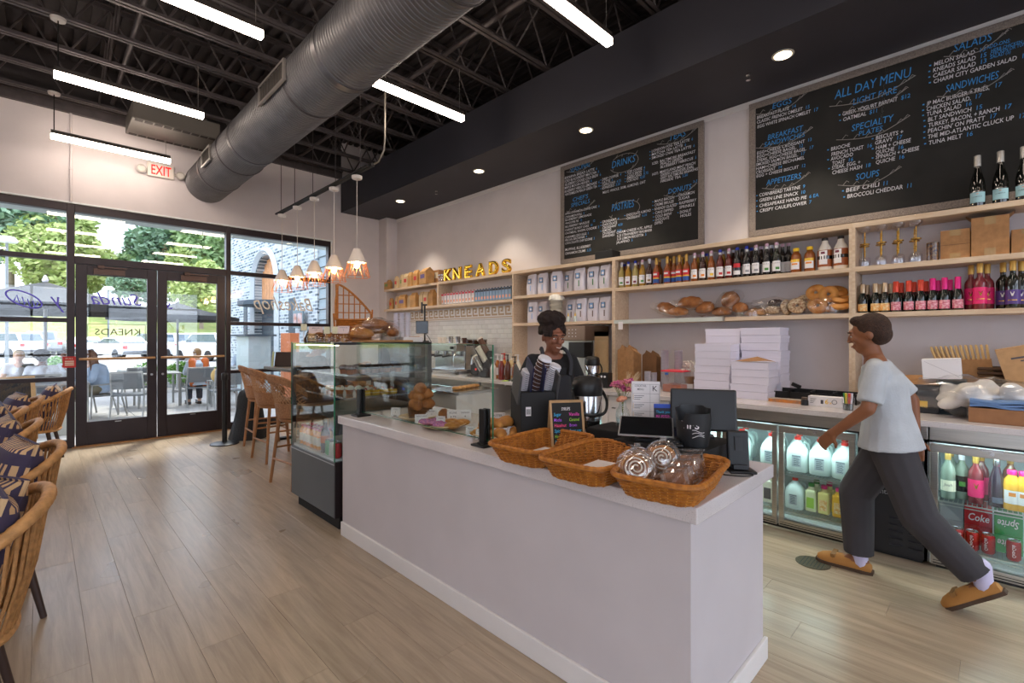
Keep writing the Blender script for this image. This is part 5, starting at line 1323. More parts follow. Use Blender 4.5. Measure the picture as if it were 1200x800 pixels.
for l, x, y in (('white paper sheet in the farthest wicker tray', 1.76, 1.54), ('white paper sheet in the middle wicker tray', 1.74, 1.19)):
    o = thing('paper_sheet', l, 'paper', (x, y, CT + .0125), R(3)); MB().box(-.12, .12, -.1, .1, 0, .0015).build('sheet', M_paper, o)
    g = MB()
    for q in range(7): g.box(-.1 + .028*q, -.098 + .028*q, -.08, .05 - .01*(q % 3), .0016, .0018)
    g.build('print', mat('faint print', 'C9C4C9', .8), o)
# cinnamon rolls in clamshells
def clam(label, x, y, z, rz, tilt, s=1.0):
    t = thing('cinnamon_roll_box', label, 'pastry box', (x, y, z), 0, 'clamshell cinnamon rolls'); t.rotation_euler = (R(tilt), 0, rz); t.scale = (s,)*3
    g = MB(); P = []
    for k in range(60):
        a = k*.32; r_ = .006 + .0135*a/(2*PI); P.append((r_*math.cos(a), r_*math.sin(a), .012*math.exp(-a/30)))
    g.tube(P, [.0085]*60, 7); g.build('roll_spiral', M_bread, t)
    MB().lathe([(.001, -.018), (.05, -.018), (.056, -.008), (.05, .004), (.001, .004)], 20).build('roll_base', M_bread2, t)
    MB().tube([(p[0]*1.02, p[1]*1.02, p[2] + .0085) for p in P[2:]], .0032, 5).build('icing', M_icing, t)
    c = MB().lathe([(.062, -.03), (.068, -.026), (.07, -.002), (.066, .02), (.05, .034), (.02, .037), (.001, .037)], 20, caps=False); c.build('clear_lid', M_clam, t)
    r = MB().torus((0, 0, -.002), .073, .004, 'z', 24, 5); r.box(-.012, .012, .07, .09, -.004, .004); r.build('flange', M_clam, t)
clam('cinnamon roll in a clear clamshell at the front of the near tray', 1.61, .955, CT + .085, R(-48), 62)
clam('second cinnamon roll clamshell tucked behind the first', 1.70, .985, CT + .08, R(-40), 60, .95)
clam('open clear clamshell standing at the back of the near tray', 1.83, .96, CT + .085, R(-70), 70, 1.0)
M_cook = mat('ginger cookie', '8E5A33', .7, var=.3, vscale=40)
BR = MB().box(-.036, .036, -.006, .006, -.036, .036).mesh('bar', M_cook)
for i in range(8):
    t = thing('wrapped_cookie', 'clear wrapped brown cookie leaning in the near tray, %s' % nth(i, 8), 'cookie', (1.62 + .05*i, .80 + .012*i, CT + .062 + .006*(i % 2)), 0, 'wrapped cookies in the near tray')
    t.rotation_euler = (R(-30 - 3*(i % 3)), R(6*(i % 3) - 6), R(-52 + 5*(i % 3)))
    link('cookie', BR, t)
    g = MB(); q = random.Random(i); n = 6; vs = [(-.048 + .096*a/n, s*(.010 + .004*q.random()) if 0 < a < n and 0 < b < n else s*.001, -.046 + .092*b/n) for s in (-1, 1) for a in range(n + 1) for b in range(n + 1)]
    m_ = (n + 1)**2; fs = []
    for a in range(n):
        for b in range(n):
            e_ = a*(n + 1) + b; fs += [(e_, e_ + 1, e_ + n + 2, e_ + n + 1), (m_ + e_, m_ + e_ + n + 1, m_ + e_ + n + 2, m_ + e_ + 1)]
    g.add(vs, fs); g.build('wrapper', M_clam, t)
for i in range(3):
    t = thing('wrapped_cookie', 'clear wrapped brown cookie lying in the middle of the near tray, %s' % nth(i, 3), 'cookie', (1.72 + .06*i, .9 - .01*i, CT + .045 + .012*i), 0, 'wrapped cookies lying in the near tray'); t.rotation_euler = (R(70), 0, R(20*i))
    link('cookie', BR, t); link('wrapper', g.mesh('wrapper', M_clam), t)
# ================================================================ THINGS ON THE WALL SHELVES (front = local -y, turned to face the room)
RZ = -PI/2
Z_T, Z_M, Z_L = 2.4405, 2.0755, 1.6925
def arc_label(parent, r, z0, z1, m, arc=75, n=8, name='label', a0=0):
    g = MB(); vs = []; fs = []
    for i in range(n + 1):
        a = R(a0 - arc + 2*arc*i/n)
        for z in (z0, z1): vs.append((r*math.sin(a), -r*math.cos(a), z))
    for i in range(n): fs.append((2*i, 2*i + 2, 2*i + 3, 2*i + 1))
    g.add(vs, fs, True); return g.build(name, m, parent)
_bm = {}
def bottle(name, label, y, x, z, prof, glass, capm, capz, labels, group, cat='bottle', n=16, s=1.0):
    """prof: body profile; capz: (r, z0, z1) of the cap; labels: (r, z0, z1, material, arc, name)"""
    t = thing(name, label, cat, (x, y, z), RZ + rnd.uniform(-.15, .15), group)
    if s != 1: t.scale = (s,)*3
    key = (id(prof), glass.name)
    if key not in _bm: _bm[key] = MB().lathe(prof, n).mesh('glass', glass)
    link('glass_body', _bm[key], t)
    if capm: MB().lathe([(capz[0], capz[1]), (capz[0]*1.02, capz[1] + .002), (capz[0]*1.02, capz[2] - .003), (capz[0]*.9, capz[2]), (.001, capz[2])], 12, caps=False).build('cap', capm, t)
    for l in labels: arc_label(t, *l)
    return t
P_syr = [(.001, 0), (.034, 0), (.036, .004), (.036, .165), (.033, .19), (.02, .215), (.015, .235), (.0145, .275), (.001, .275)]
P_tor = [(.001, 0), (.035, 0), (.037, .004), (.037, .15), (.034, .175), (.018, .21), (.0145, .23), (.014, .28), (.001, .28)]
P_cham = [(.001, 0), (.042, 0), (.044, .006), (.044, .15), (.038, .2), (.022, .26), (.016, .29), (.0155, .35), (.001, .35)]
P_smal = [(.001, 0), (.03, 0), (.032, .004), (.032, .1), (.028, .13), (.017, .165), (.0145, .18), (.014, .235), (.001, .235)]
P_gin = [(.001, 0), (.036, 0), (.038, .004), (.038, .19), (.034, .21), (.017, .235), (.0155, .25), (.015, .3), (.001, .3)]
G_clear = mat('pale syrup', 'C9B36A', .08, coat=.6, trans=.35); G_amber = mat('amber syrup', '8A4A1E', .08, coat=.6); G_dkamb = mat('dark syrup', '3A1D16', .08, coat=.6)
G_gold = mat('gold syrup', 'B98A2E', .08, coat=.6, trans=.2); G_red = mat('red syrup', '5E1A18', .08, coat=.6); G_blk = mat('black syrup glass', '17161A', .06, coat=.8); G_green = mat('dark green glass', '0E1712', .05, coat=.9)
L_w = mat('white label', 'E9E6E8', .6); L_red = mat('label red', 'C8242C', .5); L_blu = mat('label blue', '1E4E9C', .5); L_yel = mat('label yellow', 'EDC12E', .5); L_grn = mat('label green', '4B8A3B', .5); L_org = mat('label orange', 'E88A2A', .5)
C_w = mat('white cap', 'E4E2EE', .4); C_b = mat('blue cap', '2536A8', .4); C_p = mat('pink cap', 'D9AFC4', .4); C_g = mat('gold cap', 'D3A857', .35, metal=.4); C_k = mat('black cap', '1B1A1E', .4); C_y = mat('yellow cap', 'F2C81E', .4)
def syrup(label, px, kind, x=4.865):
    glass, capm, fruit = kind
    t = bottle('syrup_bottle', label, yx(px, x), x, Z_M, P_syr, glass, capm, (.017, .272, .3), [(.0364, .03, .125, L_w, 68, 8, 'label')], 'syrup bottles on the long shelf')
    arc_label(t, .0368, .045, .068, fruit, 26, 4, 'fruit_print', 22); arc_label(t, .0366, .1, .112, mat('label grey', '9B99A0', .6), 48, 4, 'brand_print')
    arc_label(t, .0151, .245, .27, L_w, 90, 6, 'neck_label')
def torani(label, px, x=4.865):
    t = bottle('red_blue_syrup_bottle', label, yx(px, x), x, Z_M, P_tor, G_amber, C_g, (.0165, .225, .3), [(.0374, .02, .065, L_blu, 80, 8, 'blue_label'), (.0374, .065, .078, L_yel, 80, 8, 'yellow_band'), (.0374, .078, .14, L_red, 80, 8, 'red_label')], 'red and blue labelled syrups')
    arc_label(t, .0378, .105, .125, L_w, 40, 4, 'white_script')
SY = [(728.5, (G_clear, C_w, L_grn), 'pale yellow'), (736.3, (G_gold, C_b, mat('plum', '7A2E45', .5)), 'gold, blue capped'), (744.6, (G_clear, C_b, mat('plum', '7A2E45', .5)), 'pale gold, blue capped'), (752.8, (G_gold, C_p, L_grn), 'amber, pink capped'), (761, (G_dkamb, C_w, mat('nut', '8A6A3A', .5)), 'brown, white capped')]
for i, (px, k, l) in enumerate(SY): syrup('%s syrup bottle, %s of the five left of the red blue bottles' % (l, ORD[i]), px, k)
for i, px in enumerate((769.3, 782, 790, 796, 804.4)): torani('amber syrup bottle with red and blue label and gold cap, %s of five' % nth(i, 5), px, 4.865 if i != 2 else 4.9)
SY2 = [(814, (G_amber, C_p, L_org), 'amber, orange fruit label'), (823.6, (G_dkamb, C_p, L_org), 'brown, orange fruit label'), (833.5, (G_amber, C_p, L_yel), 'amber, lemon label'), (843.8, (G_red, C_b, L_red), 'dark red, blue capped'), (854, (G_red, C_p, L_red), 'dark red, watermelon label')]
for i, (px, k, l) in enumerate(SY2): syrup('%s syrup bottle, %s right of the red blue bottles' % (l, ORD[i] if i else 'first'), px, k)
t = bottle('cherry_syrup_bottle', 'dark bottle with red and black label among the syrups', yx(864, 4.865), 4.865, Z_M, P_syr, G_blk, C_b, (.017, .272, .3), [(.0364, .03, .07, L_w, 70), (.0364, .07, .1, G_blk, 70), (.0364, .1, .14, L_red, 70, 8, 'red_label')], 'dark syrups')
SY3 = [(875, (G_blk, C_b, mat('label grey', '9B99A0', .6)), 'black, blue capped'), (886, (G_blk, C_p, mat('label grey', '9B99A0', .6)), 'black, plain label'), (898.5, (G_blk, C_p, L_grn), 'black, green leaf label'), (910, (G_green, C_p, L_grn), 'green black, leaf label')]
for i, (px, k, l) in enumerate(SY3): syrup('%s syrup bottle, %s of the black group' % (l, ORD[i] if i else 'first'), px, k)
# the second row standing behind
for i, (px, k) in enumerate(((732, C_b), (748, C_p), (773, C_g), (786, C_g), (800, C_g), (818, C_p), (828, C_b), (848, C_w), (859, C_w), (870, C_k), (880.5, C_b), (892, C_p), (904, C_w), (917, C_p), (924, C_p))):
    bottle('syrup_bottle', 'dark bottle in the rear syrup row of the long shelf, %s' % nth(i, 15), yx(px, 4.99), 4.99, Z_M, P_syr, [G_amber, G_gold, G_dkamb, G_blk][min(3, i//4)], k, (.017, .272, .3), [(.0364, .03, .125, L_w, 60)], 'rear syrup row')
P_hon = [(.001, 0), (.04, 0), (.044, .006), (.045, .13), (.04, .165), (.024, .185), (.022, .2), (.001, .2)]
for px, l in ((933, 'left'), (949, 'right')):
    t = bottle('honey_jug', '%s amber jug with yellow cap and yellow label on the long shelf' % l, yx(px, 4.88), 4.88, Z_M, P_hon, G_amber, C_y, (.025, .195, .225), [(.0458, .03, .12, L_w, 50)], 'yellow capped jugs', 'jug')
    arc_label(t, .0462, .095, .12, L_yel, 50, 6, 'yellow_header'); arc_label(t, .0462, .07, .085, L_org, 30, 4, 'print')
P_sau = [(.001, 0), (.05, 0), (.054, .008), (.055, .17), (.045, .2), (.025, .235), (.022, .265), (.001, .265)]
for px, l in ((966.7, 'left'), (985.4, 'right')):
    t = bottle('white_sauce_bottle', '%s large white sauce bottle with brown band and black cap' % l, yx(px, 4.885), 4.885, Z_M, P_sau, mat('white plastic', 'E2DCD2', .4), C_k, (.024, .26, .285), [(.0556, .03, .175, mat('label brown', '9A5126', .5), 85)], 'white sauce bottles')
    arc_label(t, .056, .05, .17, L_w, 34, 5, 'white_panel', -12); arc_label(t, .0564, .095, .125, G_blk, 85, 8, 'black_band'); arc_label(t, .0565, .14, .16, mat('plum', '7A2E45', .5), 16, 3, 'print', -12)
# bread on the shelf below
def shelf_bread(label, px, py, x, me, rot, s=1.0, bag=True, grp='bagged bread on the long shelf'):
    t = thing('bagged_bread', label, 'bread', (x, yx(px, x), zx(px, py, x)), rot[2], grp)
    o = link('bread', me, t); o.rotation_euler = (rot[0], rot[1], 0); o.scale = (s, s*1.2, s*1.3)
    if bag: 
        b = MB(); q = random.Random(int(px)); rs = []
        for k in range(8):
            u = k/7; f = math.sin(PI*min(max(u, .08), .86))**.5; rs.append([Vector(((-.15 + .36*u)*s, .068*s*f*math.cos(2*PI*j/12)*(1 + .1*q.uniform(-1, 1)), .07*s*f*math.sin(2*PI*j/12)*(1 + .1*q.uniform(-1, 1)))) for j in range(12)])
        b.rings(rs, caps=False); b.v = [(c_[0]*min(1, 1/s), c_[1], c_[2]) for c_ in b.v]; bo = b.build('clear_bag', M_bag, t); bo.rotation_euler = (rot[0], rot[1], 0)
for i, a in enumerate((('low dark loaf at the left of the bread shelf', 781, 362.5, 4.93, LOAF, (0, -.25, 1.3), 1.0), ('round brown loaf leaning on the first loaves', 809, 356, 4.92, LOAF, (0, 0, 1.5), 1.05), ('low loaf under the round brown one', 795, 366, 4.9, LOAF, (0, 0, 1.8), .8), ('brown loaf end facing the room', 826, 362, 4.93, LOAF, (0, .1, 1.0), 1.0), ('flat loaf between the two bread heaps', 846, 366, 4.94, LOAF, (0, 0, 1.6), .75),
     ('brown roll bag on top of the second heap', 856, 352.5, 4.93, ROLL, (0, .4, 1.0), 1.5), ('round loaf under the top roll bag', 867, 362, 4.9, LOAF, (0, 0, .8), .85), ('thin flat bread bag right of the second heap', 885, 367, 4.93, LOAF2, (0, 0, 1.5), .7), ('dark seeded rolls bag, lower one', 906, 364, 4.92, loaf_mesh(M_seed, .06, .05, .04, 5), (0, 0, 1.4), 1.1), ('dark seeded rolls bag, upper one', 909, 356.5, 4.93, loaf_mesh(M_choc, .06, .05, .035, 6), (0, 0, 1.5), 1.1))):
    shelf_bread(a[0] + ' in clear plastic', *a[1:])
for i, (px, py, x, me, rot, l) in enumerate(((956, 342.5, 4.9, BAGEL, (0, 1.2, 0), 'upper left'), (971, 344.5, 4.89, BAGEL, (0, 1.25, .2), 'upper middle'), (958.5, 357.5, 4.88, BAGEL, (0, 1.35, .1), 'lower left'), (985, 350, 4.9, BAGEL, (0, .4, .4), 'right'), (985, 358, 4.88, BAGEL, (0, .3, .2), 'lower right'), (982, 341, 4.96, BAGEL, (0, .6, .6), 'rear right'), (934, 358, 4.9, BAGEL_S, (0, 1.3, .3), 'seeded left'), (922, 360, 4.93, BAGEL_S, (0, 1.5, 1.2), 'seeded far left'), (944, 353, 4.96, BAGEL_S, (0, 1.0, .3), 'seeded rear'), (971, 361, 4.95, BAGEL, (0, .2, .3), 'lower middle'))):
    o = put('bagel', me, 'plump %s bagel of the heap at the right end of the bread shelf' % l, 'bagel', (x, yx(px, x), zx(px, py, x)), (rot[0], -rot[1], rot[2]), 'bagels on the bread shelf', 1.35 if 'seeded' not in l else 1.3)
t = tag(bag_over(None, (.13, .15), .16, M_bag, 18, 9, False), 'clear plastic bag around the bagel heap', 'bag'); t.location = (4.94, yx(968, 4.94), Z_L); t.name = 'clear_bag'
t = tag(bag_over(None, (.1, .12), .11, M_bag, 18, 4, True), 'empty crumpled end of a clear bread bag beside the second heap', 'bag'); t.location = (4.95, yx(878, 4.95), Z_L); t.name = 'clear_bag'

# right bay, upper shelf: gold stemmed glasses
M_gl = glassmat('drinking glass', (.93, .93, .97), 3.5); M_gold = mat('gold metal', 'C79A45', .25, metal=1)
def gold_glass(label, x, y, z, up):
    t = thing('gold_stem_glass', label, 'glass', (x, y, z), 0, 'gold stemmed glasses')
    k = (lambda a: a) if up else (lambda a: .185 - a)
    MB().lathe([(.001, k(.0)), (.034, k(.001)), (.034, k(.004)), (.004, k(.01)), (.001, k(.01))][::1 if up else -1], 18).build('foot', M_gold, t)
    MB().cyl((0, 0, k(.008)), (0, 0, k(.1)), .004, n=8).ell((0, 0, k(.06)), (.007, .007, .006), 8, 6).build('stem', M_gold, t)
    MB().lathe([(.006, k(.1)), (.03, k(.11)), (.041, k(.125)), (.042, k(.15)), (.04, k(.185))], 20, caps=False).build('bowl', M_gl, t)
for i, px in enumerate((1013.6, 1033, 1053, 1073.6)):
    for j, x in enumerate((4.87, 4.98)):
        y = yx(px, 4.87) - (.0 if j == 0 else -.02)
        w = '%s stack, %s row' % (nth(i, 4), ('front', 'rear')[j])
        gold_glass('gold stemmed glass standing upside down on the shelf, %s' % w, x, y, Z_M, False)
        gold_glass('gold stemmed glass upright on another, %s' % w, x, y, Z_M + .186, True) if j == 0 or True else None
t = thing('mosaic_tumbler', 'brown mosaic glass tumbler between gold glasses and cartons', 'glass', (4.87, yx(1093, 4.87), Z_M))
MB().lathe([(.001, 0), (.036, 0), (.038, .14), (.035, .14), (.033, .01), (.001, .01)], 18).build('tumbler', mat('mosaic glass', '7A5A3A', .15, var=.8, vscale=60, coat=.6, col2='2E2430'), t)
def carton(label, px0, px1, h, x, z, d=.2, open_=False, half=False, cat='box', rz=0, m=None, name='cardboard_box', group='cardboard boxes on the shelf'):
    ya, yb = yx(px0, x), yx(px1, x); w = ya - yb
    t = thing(name, label, cat, (x, (ya + yb)/2, z), RZ + rz, group); m = m or M_kraft
    MB().box(-w/2, w/2, 0, d, 0, h).build('carton', m, t, bevel=.002)
    if half: MB().box(-w/2 - .001, w/2 + .001, -.001, 0, h*.49, h*.5).build('seam', mat('seam', '5E432B', .8), t)
    MB().box(-.03, .03, -.0015, 0, h*.8, h).box(-.03, .03, -.0015, 0, 0, h*.2).build('packing_tape', mat('tape', 'A98A5C', .25), t)
    if open_:
        g = MB(); g.T = Matrix.Translation((0, 0, h)) @ Matrix.Rotation(R(-28), 4, 'Y')
        for s in (-1, 1): MB().add([(s*w/2, 0, h), (s*w/2, d, h), (s*(w/2 + .03), d, h + .035), (s*(w/2 + .03), 0, h + .02)], [(0, 1, 2, 3)]).build('flap', m, t)
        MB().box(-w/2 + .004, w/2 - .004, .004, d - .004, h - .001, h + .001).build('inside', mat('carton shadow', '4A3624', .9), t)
    return t
carton('small cardboard carton on the shelf, two halves taped', 1102, 1137, .22, 4.86, Z_M, half=True)
carton('large opened cardboard box with tape on the right shelf', 1138, 1183, .285, 4.85, Z_M, open_=True)
carton('low cardboard box at the right edge of the shelf', 1185, 1225, .17, 4.86, Z_M)
# right bay, lower shelf: wine
def wine(label, px, prof, glass, foil, foilz, labs, group, x=4.87, z=Z_L, name='wine_bottle'):
    return bottle(name, label, yx(px, x), x, z, prof, glass, foil, foilz, labs, group)
F_gold = mat('champagne foil', 'CDB79A', .35, metal=.6); F_red = mat('red foil', 'E2503A', .35, metal=.3); F_pink = mat('pink foil', 'EE2E8C', .35, metal=.3)
L_o2 = mat('orange print', 'E09A3A', .5, var=.4, vscale=70, col2='F0D9A8'); L_p2 = mat('rose print', 'C24A6A', .5, var=.4, vscale=70, col2='E8B9C0'); L_hp = mat('hot pink label', 'E8246F', .45); L_pu = mat('purple label', '5A3F86', .45)
for i, px in enumerate((1011, 1026, 1037)): wine('small dark bottle with gold foil and orange label, %s of three' % nth(i, 3), px, P_smal, G_green, F_gold, (.018, .165, .24), [(.0326, .015, .075, L_o2, 80)], 'gold foil bottles')
for i, px in enumerate((1050, 1065, 1079)): wine('small dark bottle with red foil and pink label, %s of three' % nth(i, 3), px, P_smal, G_green, F_red, (.019, .155, .245), [(.0326, .015, .08, L_p2, 80)], 'red foil bottles')
for i, px in enumerate((1093, 1107, 1122.5)): wine('small dark bottle with pink foil and pink label, %s of three' % nth(i, 3), px, P_smal, G_green, F_pink, (.0185, .155, .25), [(.0326, .015, .08, L_p2, 80)], 'pink foil bottles')
for i, px in enumerate((1016, 1031, 1044, 1056, 1071, 1085, 1099, 1113)): wine('small dark bottle in the rear row of the wine shelf, %s' % nth(i, 8), px, P_smal, G_green, (F_gold, F_gold, F_gold, F_red, F_red, F_red, F_pink, F_pink)[i], (.0185, .155, .24), [], 'rear wine row', 4.97)
def goat(t, r, z, m):
    g = MB()
    for s in (-1, 1): g.tube([(s*.001, -r - .001, z - .012), (s*.006, -r - .0008, z + .004), (s*.009, -r - .0005, z + .016)], .0022, 4)
    g.ell((0, -r - .0008, z - .006), (.006, .001, .01), 8, 6); g.build('emblem', m, t)
P_gin2 = P_gin
G_rose = mat('rose glass', '7A2B33', .08, coat=.7)
for i, (px, x) in enumerate(((1138, 4.93), (1148.4, 4.86), (1157, 4.94))):
    t = wine('rose wine bottle with hot pink label and gold cap, %s of three' % nth(i, 3), px, P_gin2, G_rose, C_g, (.0175, .265, .335), [(.0384, .04, .16, L_hp, 85)], 'hot pink label bottles', x); goat(t, .0388, .115, M_gold); arc_label(t, .0388, .072, .077, M_gold, 35, 4, 'print')
for i, (px, x) in enumerate(((1175.5, 4.93), (1187, 4.86), (1197, 4.93))):
    t = wine('dark wine bottle with purple label and gold cap, %s of three' % nth(i, 3), px, P_gin2, G_green, C_g, (.0175, .265, .335), [(.0384, .03, .13, L_pu, 85)], 'purple label bottles', x); goat(t, .0388, .1, M_paper); arc_label(t, .0388, .055, .06, M_gold, 35, 4, 'print')
# champagne on the very top
L_teal = mat('pale teal label', '9FC9D3', .5)
for i, px in enumerate((1145.5, 1172.5, 1200)):
    t = wine('champagne bottle with pale teal label on the top shelf, %s of three' % nth(i, 3), px, P_cham, mat('black green glass', '0A0D0B', .04, coat=.9), mat('white foil', 'CFCBC6', .4, metal=.5), (.019, .3, .38), [(.0446, .03, .105, L_teal, 62)], 'champagne bottles', 4.88, Z_T, 'champagne_bottle')
    g = MB(); v, f = text_geo('LA MARCA', 1, 'CENTER', 0, .004); s = .011
    g.add([(.0452*math.sin(a*s/.0452), -.0452*math.cos(a*s/.0452), .068 + b*s) for a, b in v], f); g.build('lettering', M_ink, t)
    arc_label(t, .0452, .09, .094, M_copper, 8, 2, 'emblem'); arc_label(t, .0449, .108, .112, M_steel2, 62, 6, 'label_edge')

# coffee bags
M_cbag = mat('white coffee bag', 'DDD9E4', .42, bump=.5, bscale=18); M_cbk = mat('bag print dark', '22242C', .5); M_cbl = mat('bag print blue', '7FA6D6', .5)
def cbag_mesh(seed):
    q = random.Random(seed); rs = []; n = 20
    for z, a, b in ((0, .075, .045), (.02, .082, .052), (.12, .083, .055), (.2, .08, .045), (.255, .078, .02), (.285, .074, .009), (.29, .072, .004)):
        ring = []
        for j in range(n):
            th_ = 2*PI*j/n; c_, s_ = math.cos(th_), math.sin(th_); k_ = (abs(c_)**4 + abs(s_)**4)**.25
            ring.append(Vector((a*c_/k_ + q.uniform(-.004, .004), b*s_/k_ + q.uniform(-.003, .003), z + q.uniform(-.003, .003)*(z > 0))))
        rs.append(ring)
    return MB().rings(rs).mesh('bag', M_cbag)
CB = [cbag_mesh(i) for i in range(3)]
def coffee_bag(label, px, x, z, stripe, i, rz=0, group='white coffee bags'):
    t = thing('coffee_bag', label, 'coffee bag', (x, yx(px, x), z), RZ + rz, group)
    link('bag', CB[i % 3], t)
    g = MB().box(-.034, .034, -.0585, -.057, .155, .225); g.T = None; g.build('dark_print', M_cbk, t)
    MB().box(-.024, .024, -.0592, -.0585, .16, .222).build('blue_print', M_cbl, t); MB().box(-.016, .016, -.0598, -.0592, .175, .2).build('white_print', L_w, t)
    MB().box(.012, .026, -.0592, -.058, .055, .13).build('stripe', stripe, t)
S_b, S_g, S_n = mat('stripe pale blue', '8FB4E4', .5), mat('stripe green', '3D7A45', .5), mat('stripe brown', '6A5148', .5)
for i, (px, x, st, l) in enumerate(((624, 4.89, S_b, 'leftmost'), (637, 4.9, S_b, 'second'), (653, 4.88, S_b, 'third'), (668, 4.97, S_g, 'tucked back fourth'), (680, 4.88, S_g, 'fifth'), (696, 4.89, S_g, 'sixth'), (710, 4.88, S_g, 'rightmost'))):
    coffee_bag('white coffee bag on the upper bag shelf, %s' % l, px, x, 2.0855, st, i, rnd.uniform(-.12, .12))
for i, (px, x, st, l) in enumerate(((625, 4.89, S_b, 'leftmost'), (637, 4.93, S_b, 'second'), (671, 4.94, S_n, 'right of the filter stack'), (682, 4.88, S_n, 'third from right'), (696, 4.89, S_n, 'second from right'), (710, 4.88, S_n, 'rightmost'))):
    coffee_bag('white coffee bag on the lower bag shelf, %s' % l, px, x, 1.6975, st, i + 1, rnd.uniform(-.12, .12))
# filter stack on the lower shelf in front
t = thing('filter_stack', 'tall crumpled stack of white coffee filters above the barista', 'filters', (4.82, yx(652, 4.82), 1.6975))
g = MB()
for k in range(26): g.lathe([(.07, .011*k), (.085 + .006*math.sin(k*1.7), .011*k + .006), (.07, .011*k + .010)], 22, c=(.006*math.sin(k*.9), .006*math.cos(k*1.3), 0), caps=False)
g.build('filters', mat('filter paper', 'E2DCD0', .9, bump=.4, bscale=60), t)
g = MB(); q = random.Random(3); g.rings([[Vector((r_*(1 + .2*q.uniform(-1, 1))*math.cos(2*PI*j/22), r_*(1 + .2*q.uniform(-1, 1))*math.sin(2*PI*j/22), z)) for j in range(22)] for r_, z in ((.09, .285), (.1, .3), (.085, .34), (.06, .36), (.03, .345))]); g.build('crumpled_wrap', mat('filter wrap', 'EDE9E0', .5, bump=.8, bscale=40), t)
# black cash box on the top
t = thing('black_cash_box', 'small black metal box with handle on the shelf top before the left chalkboard', 'box', (4.83, yx(707, 4.83), Z_T), RZ)
MB().box(-.125, .125, 0, .18, 0, .1).build('body', M_blkrough, t, bevel=.006); MB().tube([(-.055, .09, .1), (-.05, .09, .125), (0, .09, .135), (.05, .09, .125), (.055, .09, .1)], .005, 6).build('handle', M_blk, t)

# paper bags on the left low shelf
M_kb = mat('golden kraft bag', 'C2935A', .65, var=.15, vscale=12, bump=.3, bscale=25); M_kb2 = mat('pale kraft bag', 'CBB08A', .65, var=.12, vscale=12)
def pbag(label, px, x, z, w, h, m, acc, rz=0, lean=0):
    t = thing('paper_bag', label, 'paper bag', (x, yx(px, x), z), RZ + rz, 'paper bags on the low shelf'); t.rotation_euler.x = lean
    g = MB(); d = w*.55
    g.add([(-w/2, -d/2, 0), (w/2, -d/2, 0), (w/2, d/2, 0), (-w/2, d/2, 0), (-w/2, -d/2, h*.75), (w/2, -d/2, h*.75), (w/2, d/2, h*.75), (-w/2, d/2, h*.75), (-w*.46, -.006, h), (w*.46, -.006, h), (w*.46, .006, h), (-w*.46, .006, h)],
          [(0, 3, 2, 1), (0, 1, 5, 4), (1, 2, 6, 5), (2, 3, 7, 6), (3, 0, 4, 7), (4, 5, 9, 8), (5, 6, 10, 9), (6, 7, 11, 10), (7, 4, 8, 11), (8, 9, 10, 11)]); g.build('bag', m, t, bevel=.003)
    if acc: MB().box(-w*.3, w*.3, -d/2 - .001, -d/2 + .0005, h*.35, h*.6).build('label_patch', acc, t)
A_r, A_g, A_v = mat('patch red', 'C03A34', .6), mat('patch green', '7A9450', .6), mat('patch violet', '6A5A8E', .6)
up = [(455, 4.9, .17, .2, M_kb, A_g, 'squat bag with green stems'), (465, 4.88, .1, .24, M_kb2, A_r, 'slim red topped bag'), (471, 4.9, .09, .26, M_kb2, A_g, 'slim green topped bag'), (476.5, 4.88, .13, .26, M_kb2, A_r, 'pale bag with red patch'), (481.5, 4.88, .12, .27, M_kb, None, 'plain golden bag left of the tall ones'), (488.5, 4.88, .15, .29, M_kb, A_r, 'golden bag with narrow red patch'), (500, 4.86, .3, .29, M_kb, A_v, 'large golden bag with violet patch')]
for px, x, w, h, m, a, l in up: pbag('kraft %s on the upper low shelf' % l, px, x, Z_T, w, h, m, a, rnd.uniform(-.2, .2))
t = thing('cardboard_box', 'small brown box behind the large golden bag by the letters', 'box', (4.98, yx(514, 4.98), Z_T), RZ, 'small box'); MB().box(-.08, .08, -.05, .05, 0, .24).build('carton', M_kraft, t, bevel=.002); MB().box(-.05, .05, -.051, -.05, .1, .2).build('window_patch', mat('box pale', 'D9CDB8', .6), t)
lo_ = [(453, 4.9, .12, .18, M_kb, A_g, 'small bag with green stems'), (459, 4.88, .1, .22, M_kb, A_r, 'small red patched bag'), (465.5, 4.88, .1, .24, M_kb2, A_r, 'narrow bag with red stripe'), (473, 4.87, .2, .26, M_kb, A_v, 'crumpled golden bag with violet patch'), (480.5, 4.9, .1, .24, M_kb2, None, 'pale upright bag'), (486, 4.87, .17, .27, M_kb, None, 'wide golden bag'), (495, 4.88, .14, .27, M_kb2, None, 'pale brown bag left of the red one'), (500, 4.86, .13, .26, M_kb2, A_r, 'pale bag with long red patch'), (507, 4.88, .16, .29, M_kb, None, 'golden bag beside the cartons')]
for px, x, w, h, m, a, l in lo_: pbag('kraft %s on the lower low shelf' % l, px, x, 2.0505, w, h, m, a, rnd.uniform(-.2, .2))
for i, px in enumerate((515.5, 519)):
    t = thing('glass_jar', '%s small empty glass jar left of the gold letters' % ('left', 'right')[i], 'jar', (4.87, yx(px, 4.87), Z_T), 0, 'glass jars')
    MB().lathe([(.03, 0), (.034, .005), (.034, .1), (.028, .115), (.03, .12)], 16, caps=False).build('jar', M_gl, t); MB().lathe([(.031, .12), (.031, .135), (.001, .135)], 14).build('lid', M_steel2, t)
